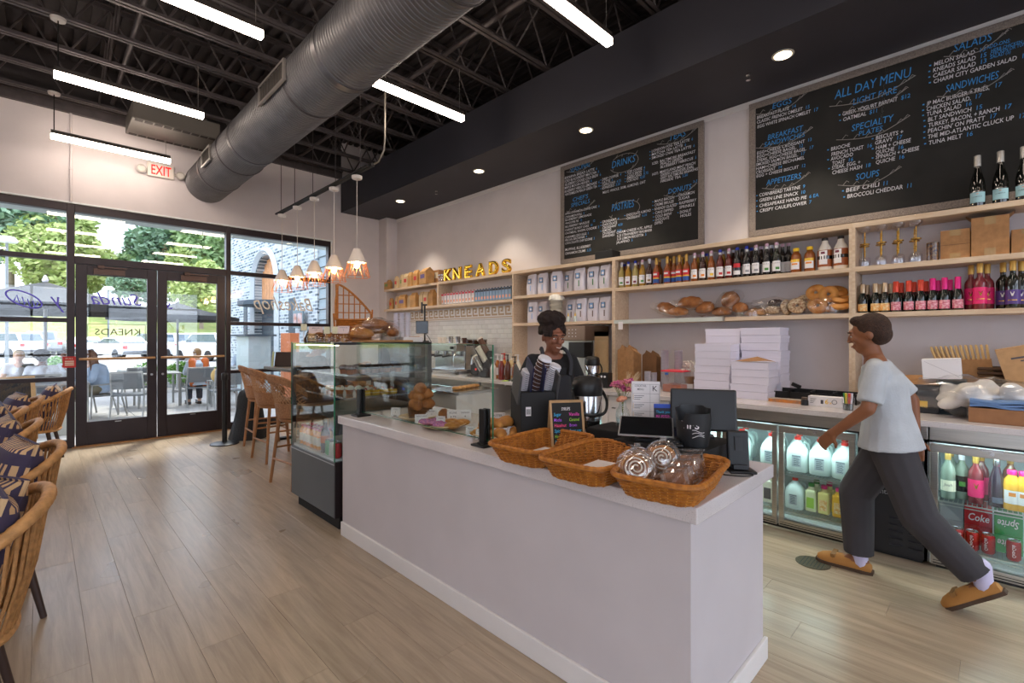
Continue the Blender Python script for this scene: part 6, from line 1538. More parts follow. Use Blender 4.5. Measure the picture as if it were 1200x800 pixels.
# cartons
def milk_carton(label, y, m, top, group):
    t = thing('drink_carton', label, 'carton', (4.86, y, 2.0505), RZ, group)
    MB().box(-.03, .03, 0, .06, 0, .19).build('carton', m, t, bevel=.002); MB().box(-.0302, .0302, -.0005, .0, .155, .185).build('top_print', top, t)
    MB().lathe([(.011, .19), (.011, .205), (.001, .205)], 10, c=(0, .03, 0)).build('cap', top, t); MB().box(-.02, .02, -.0006, 0, .04, .08).build('print', mat('print peach', 'E0A48C', .6), t); MB().box(-.0302, .0302, -.0004, 0, .0, .012).build('base_print', M_cbk, t)
y_a, y_b, y_c = yx(513.8, 4.86), yx(555.5, 4.86), yx(599, 4.86)
for i in range(12):
    milk_carton('white and red drink carton in the row on the low shelf, %s' % nth(i, 12), y_a - .035 + (y_b - y_a + .07)*i/11, mat('carton white', 'E6DFE2', .45), mat('carton red', 'D0384A', .5), 'white red cartons')
for i in range(12):
    milk_carton('blue grey drink carton in the row on the low shelf, %s' % nth(i, 12), y_b - .05 + (y_c - y_b + .085)*i/11, mat('carton blue', '7F9DBE', .45), mat('carton dark', '2A2E3A', .5), 'blue grey cartons')
# gold balloon letters
M_foil = mat('gold foil', 'D9A93A', .13, metal=1, bump=.25, bscale=25)
for ch, p0, p1, l in (('K', 521, 530.5, 'K'), ('N', 531.3, 540.5, 'N'), ('E', 545, 553, 'E'), ('A', 557.5, 569, 'A'), ('D', 573.5, 584, 'D'), ('S', 588.5, 599, 'S')):
    x = 4.87; ya, yb = yx(p0, x), yx(p1, x)
    cu = bpy.data.curves.new('txt', 'FONT'); cu.body = ch; cu.size = 1; cu.extrude = .03; cu.bevel_depth = .055; cu.bevel_resolution = 2; cu.resolution_u = 4; cu.offset = -.012
    ob = bpy.data.objects.new('txt', cu); m0 = ob.to_mesh(); vv = [tuple(v.co) for v in m0.vertices]; ff = [tuple(p.vertices) for p in m0.polygons]; ob.to_mesh_clear(); bpy.data.objects.remove(ob)
    x0_, x1_ = min(v[0] for v in vv), max(v[0] for v in vv); z0_, z1_ = min(v[1] for v in vv), max(v[1] for v in vv)
    sx_ = (ya - yb)/(x1_ - x0_); hz = .215
    mb = MB().add([((v[0] - (x0_ + x1_)/2)*sx_, -v[2]*.32, (v[1] - z0_)/(z1_ - z0_)*hz) for v in vv], ff, True)
    tag(mb.build('balloon_letter', M_foil, loc=(x, (ya + yb)/2, Z_T), rz=RZ), 'gold foil balloon letter %s on the low shelf top' % l, 'letter', 'gold balloon letters')
# ================================================================ BACK COUNTER AND FRIDGE CONTENTS
BZ = BT + .0005
def bc(px, x): return (x, yx(px, x), BZ)
M_navy = mat('navy box', '17303A', .6)
# espresso machine
x, y, _ = bc(523, 4.38)
t = thing('espresso_machine', 'chrome espresso machine with cups on its top', 'espresso machine', (x, y, BZ), RZ)
MB().box(-.38, .38, .06, .5, .06, .42).build('body', M_steel2, t, bevel=.012)
MB().box(-.36, .36, -.1, .06, .34, .44).build('group_hood', M_steel, t, bevel=.01)
MB().box(-.37, .37, -.12, .1, .04, .075).build('drip_tray', M_steel2, t, bevel=.004)
MB().box(-.38, .38, -.1, .5, .44, .455).build('cup_rail', M_steel2, t)
for sx in (-.33, .33):
    for sy in (-.05, .42): MB().cyl((sx, sy, 0), (sx, sy, .06), .025).build('foot', M_blk, t)
for gx in (-.2, 0, .2):
    g = MB().cyl((gx, -.03, .34), (gx, -.03, .27), .035, n=16).cyl((gx, -.03, .28), (gx, -.2, .265), .014, n=8); o = g.build('group_head', M_steel2, t)
    MB().cyl((gx, -.09, .275), (gx, -.22, .262), .016, n=8).build('portafilter_handle', M_blk, o)
MB().tube([(-.34, -.09, .33), (-.345, -.13, .25), (-.33, -.12, .12)], .006, 6).tube([(.34, -.09, .33), (.345, -.13, .25), (.33, -.12, .12)], .006, 6).build('steam_wand', M_steel2, t)
MB().cyl((-.29, -.105, .39), (-.29, -.14, .39), .022).cyl((.29, -.105, .39), (.29, -.14, .39), .022).build('steam_knob', M_blk, t)
M_cupw = mat('white cup', 'E8E0D6', .3)
for i, (a, b, mm, h) in enumerate(((-.3, .1, M_cupw, .09), (-.22, .12, M_cupw, .09), (-.1, .15, M_cupw, .07), (-.02, .1, M_steel2, .1), (.08, .13, M_cupw, .07), (.16, .1, M_steel2, .1), (.26, .14, mat('espresso brown cup', '4A2A1E', .4), .08))):
    c = Matrix.Rotation(RZ, 3, 'Z') @ Vector((a, b, .455)); o = thing('cup', 'cup on top of the espresso machine, %s' % nth(i, 7), 'cup', (x + c.x, y + c.y, BZ + .456), 0, 'cups on the espresso machine')
    MB().lathe([(.001, 0), (.028, 0), (.04, h), (.036, h), (.025, .006), (.001, .006)], 16).build('cup_body', mm, o); MB().torus((.046, 0, h*.5), .02, .005, 'y', 10, 5).build('handle', mm, o)
def grinder(label, px, xx, s=1.0):
    a, b, c = bc(px, xx); t = thing('coffee_grinder', label, 'grinder', (a, b, c), RZ, 'coffee grinders'); t.scale = (s,)*3
    MB().box(-.08, .08, -.02, .2, .02, .3).box(-.09, .09, -.08, .2, 0, .02).build('body', M_blk, t, bevel=.01)
    MB().lathe([(.03, .3), (.05, .34), (.1, .44), (.105, .5), (.1, .5), (.001, .49)], 20, c=(0, .08, 0)).build('hopper', mat('hopper smoke', '3A241A', .12, coat=.5), t)
    MB().lathe([(.107, .5), (.107, .515), (.001, .515)], 20, c=(0, .08, 0)).build('hopper_lid', mat('lid grey', '6A6864', .4), t)
    MB().cyl((0, -.03, .25), (0, -.05, .16), .03, n=12).build('chute', M_steel2, t); MB().cyl((.04, -.022, .1), (.04, -.03, .1), .015).build('red_button', mat('red button', 'E0352B', .4, emit=.6), t)
grinder('dark coffee grinder with brown hopper right of the espresso machine', 557, 4.3)
grinder('second coffee grinder half hidden beside the chrome machine', 549, 4.72)
t = thing('cleaner_bottle', 'small green capped bottle behind the grinder hopper', 'bottle', (4.97, yx(546, 4.97), BZ), RZ)
MB().lathe([(.001, 0), (.04, 0), (.04, .42), (.03, .44), (.001, .44)], 14).build('body', mat('clear plastic', 'C3CDCB', .2), t); MB().lathe([(.034, .44), (.034, .5), (.001, .5)], 14).build('cap', M_green, t)
for i, (px, h, m) in enumerate(((536, .43, 'jar pale'), (541, .36, 'jar pale'))):
    t = thing('glass_canister', '%s clear canister behind the espresso machine' % ('taller', 'shorter')[i], 'canister', (4.98, yx(px, 4.98), BZ), 0); MB().lathe([(.05, 0), (.055, .01), (.055, h), (.045, h + .02)], 16, caps=False).build('glass', M_gl, t); MB().lathe([(.05, h + .015), (.05, h + .04), (.001, h + .045)], 14).build('lid', M_steel2, t)
# tilted milk jugs / scoops holder, pumps
for i, (px, xx, m, l) in enumerate(((566, 4.2, M_steel2, 'lower'), (570, 4.26, mat('pale tumbler', 'CFC9BC', .35), 'middle'), (572, 4.3, mat('brown tumbler', '5A3A2A', .4), 'upper'))):
    a, b, c = bc(px, xx); t = thing('tilted_cup_dispenser', 'slanted cup tube on the coffee bar, %s of three' % l, 'dispenser', (a, b, BZ), RZ, 'slanted cup tubes')
    g = MB(); z0_ = .1 + .12*i; g.cyl((-.06, .04, z0_ - .06 + .05), (.09, .0, z0_ + .14)[:3] if False else (-.16, .0, z0_ + .17), .04, n=16); g.build('tube', m, t); MB().cyl((-.16, 0, z0_ + .17), (-.172, -.005, z0_ + .188), .043, n=16).build('rim', M_cupw, t)
    MB().box(-.08, .04, .02, .05, 0, z0_ + .02).build('support', M_blk, t)
for i, (px, xx, body, pump, h) in enumerate(((578, 4.18, 'E5E2DC', 'D8D8DC', .2), (583, 4.28, 'A9642C', 'E8E4E4', .24), (587.5, 4.2, '7E2A22', 'E8E4E4', .24), (591, 4.3, 'C98A35', 'C9302C', .25), (595, 4.22, '5A2D1C', '1A1A1C', .24), (599, 4.32, 'D9BE8A', 'E8DFD0', .25), (603.5, 4.22, '8A4A22', '1A1A1C', .22), (607, 4.32, 'E6DDC8', 'E8E4E4', .24))):
    a, b, c = bc(px, xx); t = thing('sauce_pump_bottle', 'pump bottle in the cluster on the coffee bar, %s' % nth(i, 8), 'pump bottle', (a, b, c), RZ, 'pump bottles on the coffee bar')
    MB().lathe([(.001, 0), (.036, 0), (.038, .005), (.038, h*.75), (.025, h*.9), (.015, h), (.001, h)], 14).build('bottle', mat('pump body ' + body, body, .25, coat=.3), t)
    MB().cyl((0, 0, h), (0, 0, h + .07), .008, n=8).lathe([(.016, h), (.016, h + .02), (.001, h + .02)], 10).box(-.01, .01, -.05, .012, h + .07, h + .082).build('pump', mat('pump ' + pump, pump, .35), t)
    MB().lathe([(.0385, h*.2), (.0385, h*.6)], 14, caps=False).build('label', L_w, t) if i % 2 else None
t = thing('slanted_tray', 'dark slanted tray leaning beside the pump bottles', 'tray', bc(598, 4.1), RZ); g = MB(); g.T = Matrix.Rotation(R(-38), 4, 'Y'); g.box(-.13, .09, 0, .12, 0, .012); g.build('tray', M_steel, t); MB().box(-.08, .1, .02, .1, 0, .015).build('foot', M_blk, t)
tag(MB().box(-.05, .05, -.02, .02, 0, .006).build('green_cloth', mat('lime cloth', '9BC63A', .8), loc=bc(592, 4.08), bevel=.002), 'small lime green cloth at the edge of the coffee bar', 'cloth')
# coffee brewer behind the barista
x, y, _ = bc(668, 4.6)
t = thing('coffee_brewer', 'steel and black coffee brewer behind the barista', 'coffee brewer', (x, y, BZ), RZ)
MB().box(-.2, .28, .1, .42, 0, .62).build('tower', M_steel, t, bevel=.008); MB().box(-.06, .28, -.08, .42, .5, .68).build('head', mat('bronze steel', '8A7464', .35, metal=.7), t, bevel=.008)
MB().box(-.2, .28, -.1, .42, 0, .04).build('base', M_steel2, t, bevel=.004); MB().box(.02, .26, -.06, .1, .3, .48).build('brew_basket', M_blk, t, bevel=.01); MB().box(-.22, -.06, -.05, .3, .5, .66).build('water_tank', M_steel2, t, bevel=.006)
for i in range(3):
    for j in range(3): MB().cyl((.05 + .05*j, -.081, .55 + .04*i), (.05 + .05*j, -.084, .55 + .04*i), .006, n=8).build('indicator', M_lidw, t)
for px, l in ((643, 'left'), (651, 'right')):
    a = 4.84; t = thing('condiment_bottle', '%s small clear squeeze bottle on the lower bag shelf' % l, 'bottle', (4.82, yx(666 if l == 'left' else 674, 4.82), 1.6975), 0, 'squeeze bottles')
    MB().lathe([(.001, 0), (.022, 0), (.024, .05), (.008, .07), (.004, .1), (.001, .1)], 12).build('body', mat('clear plastic', 'C3CDCB', .2), t); MB().lathe([(.009, .066), (.009, .076), (.004, .11), (.001, .11)], 10).build('nozzle', mat('label yellow', 'EDC12E', .5), t)
# tall stack of paper bowls
t = thing('paper_bowl_stack', 'tall stack of kraft paper bowls beside the shelf divider', 'bowls', bc(705, 4.5)); g = MB()
for k in range(58): g.lathe([(.075 + .02*k/58*0, .0095*k), (.082, .0095*k + .0055), (.08, .0095*k + .007)], 20, caps=(k == 57), c=(.0, -.06*(k/58)*0 , 0))
g.build('bowls', mat('bowl kraft', 'D6B98E', .75, var=.06), t)
airpot('smaller steel airpot near the paper bowl stack', 4.3, yx(694, 4.3), BZ, .92, 'airpots')
t = thing('button_panel', 'small black panel with two round knobs beside the airpot', 'switch', bc(707, 4.25), RZ); MB().box(-.05, .05, 0, .1, 0, .16).build('box', M_blk, t, bevel=.006); MB().cyl((-.02, -.001, .12), (-.02, -.008, .12), .012).cyl((.02, -.001, .12), (.02, -.008, .12), .012).build('knob', M_lidw, t)
# folded takeaway boxes
def foldstack(label, px, xx, w, h, n, m, rz=0):
    t = thing('folded_box_stack', label, 'boxes', bc(px, xx), RZ + rz, 'folded kraft boxes')
    for k in range(n):
        g = MB(); yy = .012*k; hh = h - .004*k
        g.prism([(-w/2, 0), (w/2, 0), (w/2, hh*.86), (w*.3, hh*.93), (w*.22, hh), (0, hh*.84), (-w*.22, hh), (-w*.3, hh*.93), (-w/2, hh*.86)], yy, yy + .004, 'y'); g.build('blank', m, t)
foldstack('tall stack of folded kraft boxes beside the flowers', 733, 4.52, .2, .46, 14, M_kraft); foldstack('shorter stack of darker kraft boxes behind the clear cups', 761, 4.68, .17, .4, 12, mat('dark kraft', '7E5838', .8, var=.1, vscale=20))
M_ccup = mat('clear cup stack', 'D9D6E0', .2, trans=.4)
def cupstack(label, px, xx, n, r=.042, dz=.012):
    t = thing('clear_cup_stack', label, 'cups', bc(px, xx), 0, 'clear cup stacks on the back counter'); g = MB()
    for k in range(n): g.lathe([(r*.86, dz*k), (r, dz*k + dz*.8), (r*.93, dz*k + dz*.85)], 16, caps=(k == n - 1))
    g.build('cups', M_ccup, t)
cupstack('tall clear cup stack, left of the pair behind the red lid tub', 779, 4.6, 34); cupstack('tall clear cup stack, right of the pair behind the red lid tub', 795, 4.62, 34); cupstack('short clear cup stack left of the red lid tub', 759, 4.42, 16, .036); cupstack('second short clear cup stack touching the red lid tub', 766, 4.45, 15, .036)
t = thing('food_tub', 'clear square tub of orange sauce with a red lid', 'container', bc(787, 4.36), RZ)
MB().box(-.1, .1, 0, .2, .002, .2).build('tub', glassmat('tub plastic', (.93, .93, .93), 2.0, .1, .12), t); MB().box(-.095, .095, .006, .194, .006, .075).build('sauce', mat('orange sauce', 'B4541E', .4), t)
MB().box(-.112, .112, -.012, .212, .2, .214).build('red_lid', mat('red lid', 'E0223A', .35), t, bevel=.005); MB().box(-.07, -.035, -.0012, 0, .17, .19).build('blue_tape', mat('blue tape', '2A5FB0', .6), t)
t = thing('dried_flower_pot', 'small pot of white dried flowers beside the white boxes', 'plant', bc(808, 4.55)); MB().lathe([(.001, .08), (.04, .08), (.05, .15), (.001, .14)], 14).build('pot', mat('clay pot', '8E6A48', .7), t); g = MB()
for k in range(50): a = 2.4*k; r_ = .07*math.sqrt(k/50); g.ell((r_*math.cos(a), r_*math.sin(a), .2 + .1*rnd.random()), (.012, .012, .01), 5, 4)
g.build('flowers', mat('dried white flower', 'DAD5CE', .9), t); MB().box(-.06, .06, -.06, .06, 0, .08).build('white_stand', M_white, t)
# white bakery boxes
M_box = mat('white bakery box', 'E4E0EE', .6, objvar=.02)
def boxes(pos, px0, px1, xx, d, z0_, n, h, group, rz=0.0):
    ya, yb = yx(px0, xx), yx(px1, xx); w = ya - yb; me = MB().box(-w/2, w/2, 0, d, 0, h - .004).mesh('box', M_box); ld_ = MB().box(-w/2 - .003, w/2 + .003, -.003, d + .003, h*.62, h - .002).mesh('lid', M_box)
    for k in range(n):
        t = thing('bakery_box', 'flat white bakery box in the %s, %s' % (pos, 'top one' if k == n - 1 else ('bottom one' if k == 0 else '%s from the bottom' % ORD[k])), 'box', (xx + rnd.uniform(0, .012), (ya + yb)/2 + rnd.uniform(-.008, .008), BZ + z0_ + h*k), RZ + rz + rnd.uniform(-.02, .02), group)
        link('tray', me, t); link('lid', ld_, t)
boxes('front left stack', 814, 855, 4.42, .22, 0, 7, .068, 'front left bakery boxes'); boxes('front right stack', 856.5, 900, 4.36, .26, 0, 5, .064, 'front right bakery boxes')
boxes('rear right stack', 868, 914, 4.66, .26, 0, 9, .0695, 'rear right bakery boxes'); boxes('rear left stack', 826, 866, 4.68, .26, 0, 9, .069, 'rear left bakery boxes')
t = thing('torn_paper', 'torn piece of brown paper on the front right box stack', 'paper', (4.4, yx(882, 4.4), BZ + .325), RZ); MB().add([(-.15, 0, 0), (-.02, -.03, .0), (.12, -.04, .012), (.17, .06, 0), (.0, .12, .04), (-.14, .1, .0)], [(0, 1, 4), (0, 4, 5), (1, 2, 4), (2, 3, 4)]).build('sheet', M_kraft, t)
# right end
t = thing('parts_organizer', 'black divided organizer tray at the back of the worktop', 'organizer', bc(949, 4.55), RZ); g = MB().box(-.32, .32, 0, .16, 0, .01)
for a in (-.32, -.16, 0, .16, .31): g.box(a, a + .01, 0, .16, .01, .085)
g.box(-.32, .32, 0, .01, .01, .07).box(-.32, .32, .15, .16, .01, .09); g.build('tray', M_blk, t); MB().cb((-.12, .08, .12), (.07, .03, .03), (0, .4, 0)).build('stapler', M_blk, t)
t = thing('magazine_pile', 'thin pile of orange printed leaflets at the box stack foot', 'leaflets', bc(924, 4.33), RZ); MB().box(-.15, .13, 0, .1, 0, .025).build('leaflets', mat('leaflet print', 'A87A58', .5, var=.6, vscale=25, col2='E58A35'), t); MB().box(-.15, .13, -.0005, .1, .025, .0265).build('top_leaflet', mat('leaflet top', 'B8A79A', .4, var=.4, vscale=18), t)
t = thing('ink_jar', 'tiny black jar beside the orange leaflets', 'jar', bc(943, 4.28)); MB().lathe([(.001, 0), (.026, 0), (.026, .035), (.02, .045), (.001, .045)], 14).build('jar', M_blk, t); MB().lathe([(.022, .045), (.022, .062), (.001, .062)], 14).build('lid', mat('brown lid', '5A4636', .4), t)
t = thing('label_roll_box', 'white printed box with yellow figure 6 before the organizer', 'box', bc(967, 4.29), RZ); MB().box(-.115, .115, 0, .09, 0, .075).build('carton', M_paper, t, bevel=.001); g = MB(); put_text(g, '6', (.01, -.001, .022), (1, 0, 0), (0, 0, 1), .05, 'CENTER', 0, .01); put_text(g, 'x', (.035, -.001, .022), (1, 0, 0), (0, 0, 1), .03, 'CENTER', 0, .006); g.build('yellow_print', mat('print yellow', 'F2C21A', .5), t)
g = MB()
for k in range(4): g.box(-.1, -.06 - .006*k, -.001, 0, .055 - .011*k, .058 - .011*k)
g.box(-.03, -.012, -.001, 0, .02, .05).torus((.06, -.001, .04), .016, .002, 'y', 14, 4); g.build('grey_print', M_ink, t)
t = thing('marker_cup', 'clear cup full of coloured markers', 'cup', bc(994, 4.2)); MB().lathe([(.03, 0), (.036, .002), (.042, .1)], 16, caps=False).build('cup', M_gl, t); MB().lathe([(.001, .001), (.029, .001), (.034, .05), (.001, .05)], 12).build('dark_fill', mat('marker barrels', '2E3A38', .5), t)
for k, c in enumerate(('E8E6EA', 'E8E6EA', '2F9E57', 'E6D23A', 'D84A3A', 'E8E6EA', '3A6ED8')): a = 2*PI*k/7; MB().cyl((.014*math.cos(a), .014*math.sin(a), .02), (.024*math.cos(a), .024*math.sin(a), .125), .008, n=8).build('marker', mat('marker ' + c, c, .4), t)
t = thing('black_storage_box', 'black storage box with yellow label behind the walking man', 'box', bc(1074, 4.42), RZ); MB().box(-.14, .12, 0, .28, 0, .2).build('box', M_blkpan, t, bevel=.004); MB().box(.0, .06, -.001, 0, .045, .085).build('label', L_yel, t); MB().box(-.06, -.01, -.001, 0, .06, .075).build('silver_sticker', M_steel2, t); MB().add([(-.14, 0, .2), (.12, 0, .2), (.12, .2, .26), (-.1, .22, .25)], [(0, 1, 2, 3)]).build('flap', M_kraft, t)
tag(MB().box(-.03, .12, 0, .25, 0, .235).build('navy_carton', M_navy, loc=bc(1104, 4.45), rz=RZ, bevel=.002), 'navy carton under the tilted white box', 'box')
t = thing('white_carton', 'small white carton tilted on top of the dark boxes', 'box', (4.42, yx(1103, 4.42), BZ + .24), RZ); MB().cb((0, .06, .075), (.2, .14, .14), (0, -.06, 0)).build('carton', M_paper, t, bevel=.002); MB().cb((0, .06, .0755), (.202, .1405, .003), (0, .5, 0)).build('crease', mat('faint print', 'C9C4C9', .8), t)
# fan of kraft bags
t = thing('kraft_bag_bundle', 'fan of kraft paper bags with twisted handles by the wall', 'paper bags', (4.72, yx(1138, 4.72), BZ + .12), RZ)
for k in range(12):
    g = MB(); g.T = Matrix.Translation((-.1 + .02*k, 0, 0)) @ Matrix.Rotation(R(-20 + 1.2*k), 4, 'Y'); g.box(-.0125, .0125, 0, .24, 0, .26); g.build('bag', M_kraft, t); h = MB(); h.T = g.T; h.tube([(0, .05, .26), (0, .06, .33), (0, .12, .36), (0, .18, .33), (0, .19, .26)], .0075, 4); h.build('handle', mat('twisted paper', 'BFA070', .8), t)
MB().box(-.16, .14, 0, .25, -.12, 0).build('crate', mat('crate dark', '2E2622', .7), t)
t = thing('dark_bag_bundle', 'bundle of dark brown folded bags lying flat by the wall', 'paper bags', (4.7, yx(1176, 4.7), BZ + .12), RZ)
for k in range(7): MB().box(-.13, .13, .0, .25, .03*k, .03*k + .024).build('bag', mat('dark brown bag', '4E3420', .7, var=.2, vscale=20), t, bevel=.008)
MB().box(-.12, .12, .01, .24, -.12, 0).build('crate', mat('crate dark', '2E2622', .7), t)
t = thing('large_cardboard_box', 'tall printed cardboard box leaning at the right edge', 'box', (4.6, yx(1238, 4.6), BZ), RZ); g = MB(); g.T = Matrix.Rotation(R(-14), 4, 'Y'); g.box(-.16, .2, 0, .2, .03, .5); g.build('carton', mat('pale kraft', 'BF9568', .8, var=.08), t, bevel=.002); h = MB(); h.T = g.T; h.box(-.1, .1, -.001, 0, .42, .432).box(-.06, .08, -.001, 0, .4, .408).box(.04, .1, -.001, 0, .2, .25); h.build('print', M_ink, t)
t = thing('cardboard_tray', 'low cardboard tray box under the wrapped cloths', 'box', bc(1186, 4.16), RZ); MB().box(-.19, .19, 0, .3, 0, .09).build('tray', mat('brown carton', '9A6C48', .8, var=.08), t, bevel=.002)
t = thing('wrapped_cloth_bundle', 'white cloths in a crumpled clear plastic bag lying on the tray', 'cloths', (4.27, yx(1136, 4.27), BZ + .12), RZ); t.scale = (1.3, 1.15, 1.3); g = MB(); q = random.Random(8)
for k in range(26): g.ell((-.1 + .3*q.random(), .02 + .2*q.random(), -.03 + .09*q.random()), (.06, .05, .03), 8, 6, (q.uniform(-1, 1), q.uniform(-1, 1), q.uniform(-1, 1)))
smooth_remesh(g.build('cloths', mat('white cloth', 'D8D2CC', .9), t), .012, 2)
g = MB(); rs = []
for k in range(11):
    u = k/10; f = (math.sin(PI*min(max(u, .12), .92)))**.4; rs.append([Vector((-.2 + .48*u, .11 + .14*f*math.cos(2*PI*j/18)*(1 + .12*q.uniform(-1, 1)), .02 + (.11 - .02*u)*f*math.sin(2*PI*j/18)*(1 + .15*q.uniform(-1, 1)))) for j in range(18)])
g.rings(rs, caps=False); g.build('plastic_bag', M_bag, t)
t = thing('blue_cloth', 'folded blue cloth between the tray and the plastic bag', 'cloth', (4.17, yx(1182, 4.17), BZ + .091), RZ)
for k in range(3):
    g = MB(); rs = []
    for i in range(12): u = i/11; rs.append([Vector((-.17 + .36*u, yy, .014*k + .006 + .006*math.sin(9*u + k) + dz)) for yy, dz in ((0, 0), (0, .012), (.2, .012), (.2, 0))])
    g.rings(rs); g.build('fold', mat('blue towel', '6E8FBF', .9, bump=.3, bscale=120), t)

# ---- fridge contents
FZ1, FZ2 = .4395, .1445
M_milk = mat('milk jug', 'DDEDEA', .35, sss=0.0); M_jugcap = mat('jug red cap', 'E0352E', .4)
def jug_mesh():
    rs = []; n = 20
    for z, r_, p in ((0, .066, 4), (.01, .073, 4), (.13, .073, 4), (.17, .066, 3), (.205, .045, 2), (.225, .024, 2), (.235, .02, 2), (.245, .02, 2)):
        rs.append([Vector((r_*math.cos(2*PI*j/n)/((abs(math.cos(2*PI*j/n))**p + abs(math.sin(2*PI*j/n))**p)**(1/p)), r_*math.sin(2*PI*j/n)/((abs(math.cos(2*PI*j/n))**p + abs(math.sin(2*PI*j/n))**p)**(1/p)), z)) for j in range(n)])
    return MB().rings(rs).mesh('jug', M_milk)
JUG = jug_mesh(); JCAP = MB().lathe([(.023, .238), (.023, .26), (.001, .261)], 14, caps=False).mesh('cap', M_jugcap)
JH = MB().tube([(.03, .05, .215), (.055, .065, .2), (.066, .07, .16), (.07, .073, .12)], .011, 6).mesh('handle', M_milk)
JL = MB().box(-.03, .03, -.0745, -.0735, .04, .13).mesh('label', mat('milk label', 'B9C6CC', .6)); 
_g = MB()
for k in range(6): _g.box(-.02, .02 - .006*(k % 2), -.075, -.0745, .05 + .011*k, .055 + .011*k)
_g.box(-.028, .028, -.0752, -.0745, .118, .124); JP = _g.mesh('print', mat('milk print', '4A5568', .6))
def jug(label, x, y, z, group, rz=0, s=1.0):
    t = thing('milk_jug', label, 'milk jug', (x, y, z), RZ + rz, group); t.scale = (s,)*3
    for n_, m_ in (('body', JUG), ('cap', JCAP), ('handle', JH), ('label', JL), ('label_print', JP)): link(n_, m_, t)
for k, (dname, ya, yb) in enumerate((('right milk door', .71, 1.14), ('middle milk door', 1.21, 1.56), ('left milk door', 1.66, 2.0))):
    n = 3 if k == 0 else 2
    for r_ in range(2):
        for i in range(n):
            yy = yb - .06 - (yb - ya - .12)*i/(n - 1) + (.03 if r_ else 0)
            jug('red capped milk jug behind the %s, %s, %s row' % (dname, nth(i, n), ('front', 'rear')[r_]), 4.26 + .17*r_, yy, FZ1, 'milk jugs in the fridge', rnd.uniform(-.2, .2), 1.02)
jug('white jug with red cap on the lower shelf behind the right milk door', 4.25, yx(932, 4.25), FZ2, 'lower milk jug', 0, .9)
def sqbottle(label, px, x, z, m, capm, lab, h=.2, w=.075, group='juice bottles in the fridge'):
    t = thing('juice_carton_bottle', label, 'bottle', (x, yx(px, x), z), RZ, group)
    MB().box(-w/2, w/2, -w/2, w/2, 0, h*.82).build('body', m, t, bevel=.012); MB().lathe([(w*.36, h*.8), (.018, h*.94), (.018, h), (.001, h)], 12).build('neck', m, t); MB().lathe([(.021, h*.95), (.021, h + .016), (.001, h + .016)], 12).build('cap', capm, t)
    MB().box(-w*.33, w*.33, -w/2 - .001, -w/2, h*.15, h*.55).build('label', lab, t)
sqbottle('lime drink bottle with green cap behind the right milk door', 951, 4.25, FZ2, mat('pale lime', 'DDE3B8', .25), mat('green cap', '2F8A3E', .4), mat('lime label', '9CCB45', .5)); sqbottle('lemonade bottle with pink cap behind the right milk door', 966, 4.25, FZ2, mat('lemonade', 'E6D98A', .25), F_pink, L_o2); sqbottle('yellow juice bottle with pink cap beside the lemonade', 983, 4.25, FZ2, mat('mango juice', 'F0B32E', .25), F_pink, L_y2 if False else L_o2)
sqbottle('rear lime drink bottle with green cap', 957, 4.36, FZ2, MATS['pale lime'], MATS['green cap'], MATS['lime label']); sqbottle('rear lemonade bottle with pink cap', 972, 4.36, FZ2, MATS['lemonade'], F_pink, L_o2)
sqbottle('cream bottle with blue cap behind the middle milk door', 901, 4.24, FZ2, mat('cream', 'EEE9D8', .3), C_b, mat('print grey', '55525A', .8), .22, .08); sqbottle('rear cream bottle with blue cap behind the middle milk door', 906, 4.36, FZ2, mat('cream', 'EEE9D8', .3), C_b, L_w, .22, .08); sqbottle('left cream bottle with blue cap behind the middle milk door', 884, 4.24, FZ2, mat('cream', 'EEE9D8', .3), C_b, L_w, .22, .08)
G_cl = mat('clear bottle glass', 'A9B8A8', .08, coat=.6, trans=.5)
P_fw = [(.001, 0), (.036, 0), (.038, .005), (.038, .17), (.034, .2), (.016, .235), (.0145, .25), (.014, .3), (.001, .3)]
FG = 'bottles in the right fridge'
def fb_(label, px, x, glass, foil, labs, prof=P_fw, cz=(.016, .25, .315)): return bottle('fridge_bottle', label, yx(px, x), x, FZ1, prof, glass, foil, cz, labs, FG)
t = fb_('clear white wine bottle with cream label behind the right fridge door', 1111, 4.22, G_cl, C_g, [(.0384, .05, .12, mat('cream label', 'E6DFC8', .6), 75)])
g = MB(); v, f = text_geo('Josh', 1, 'CENTER', .2, .0); g.add([(.039*math.sin(a*.025/.039), -.039*math.cos(a*.025/.039), .083 + b*.025) for a, b in v], f); g.build('lettering', M_ink, t)
t = fb_('clear liquor bottle with black label and green moon', 1127, 4.27, G_cl, C_w, [(.0384, .05, .15, G_blk, 75)]); arc_label(t, .0388, .085, .115, L_grn, 24, 5, 'moon_print')
t = fb_('rose wine bottle with hot pink label behind the right fridge door', 1143.5, 4.22, G_rose, C_g, [(.0384, .04, .15, L_hp, 85)]); goat(t, .0388, .11, M_gold)
fb_('rear rose wine bottle with hot pink label', 1150, 4.33, G_rose, C_g, [(.0384, .04, .15, L_hp, 85)]); fb_('rear clear bottle with gold cap', 1114, 4.36, G_cl, C_g, [])
t = fb_('dark sparkling bottle with foil neck', 1168, 4.22, mat('aubergine glass', '2A1E2E', .06, coat=.8), M_steel2, [(.0444, .03, .07, mat('label navy grey', '5A6478', .5), 50, 6, 'label', 20)], P_cham, (.019, .29, .36)); t.scale = (.86,)*3
fb_('rear bottle with gold cap beside the juices', 1184, 4.36, G_amber, C_g, [])
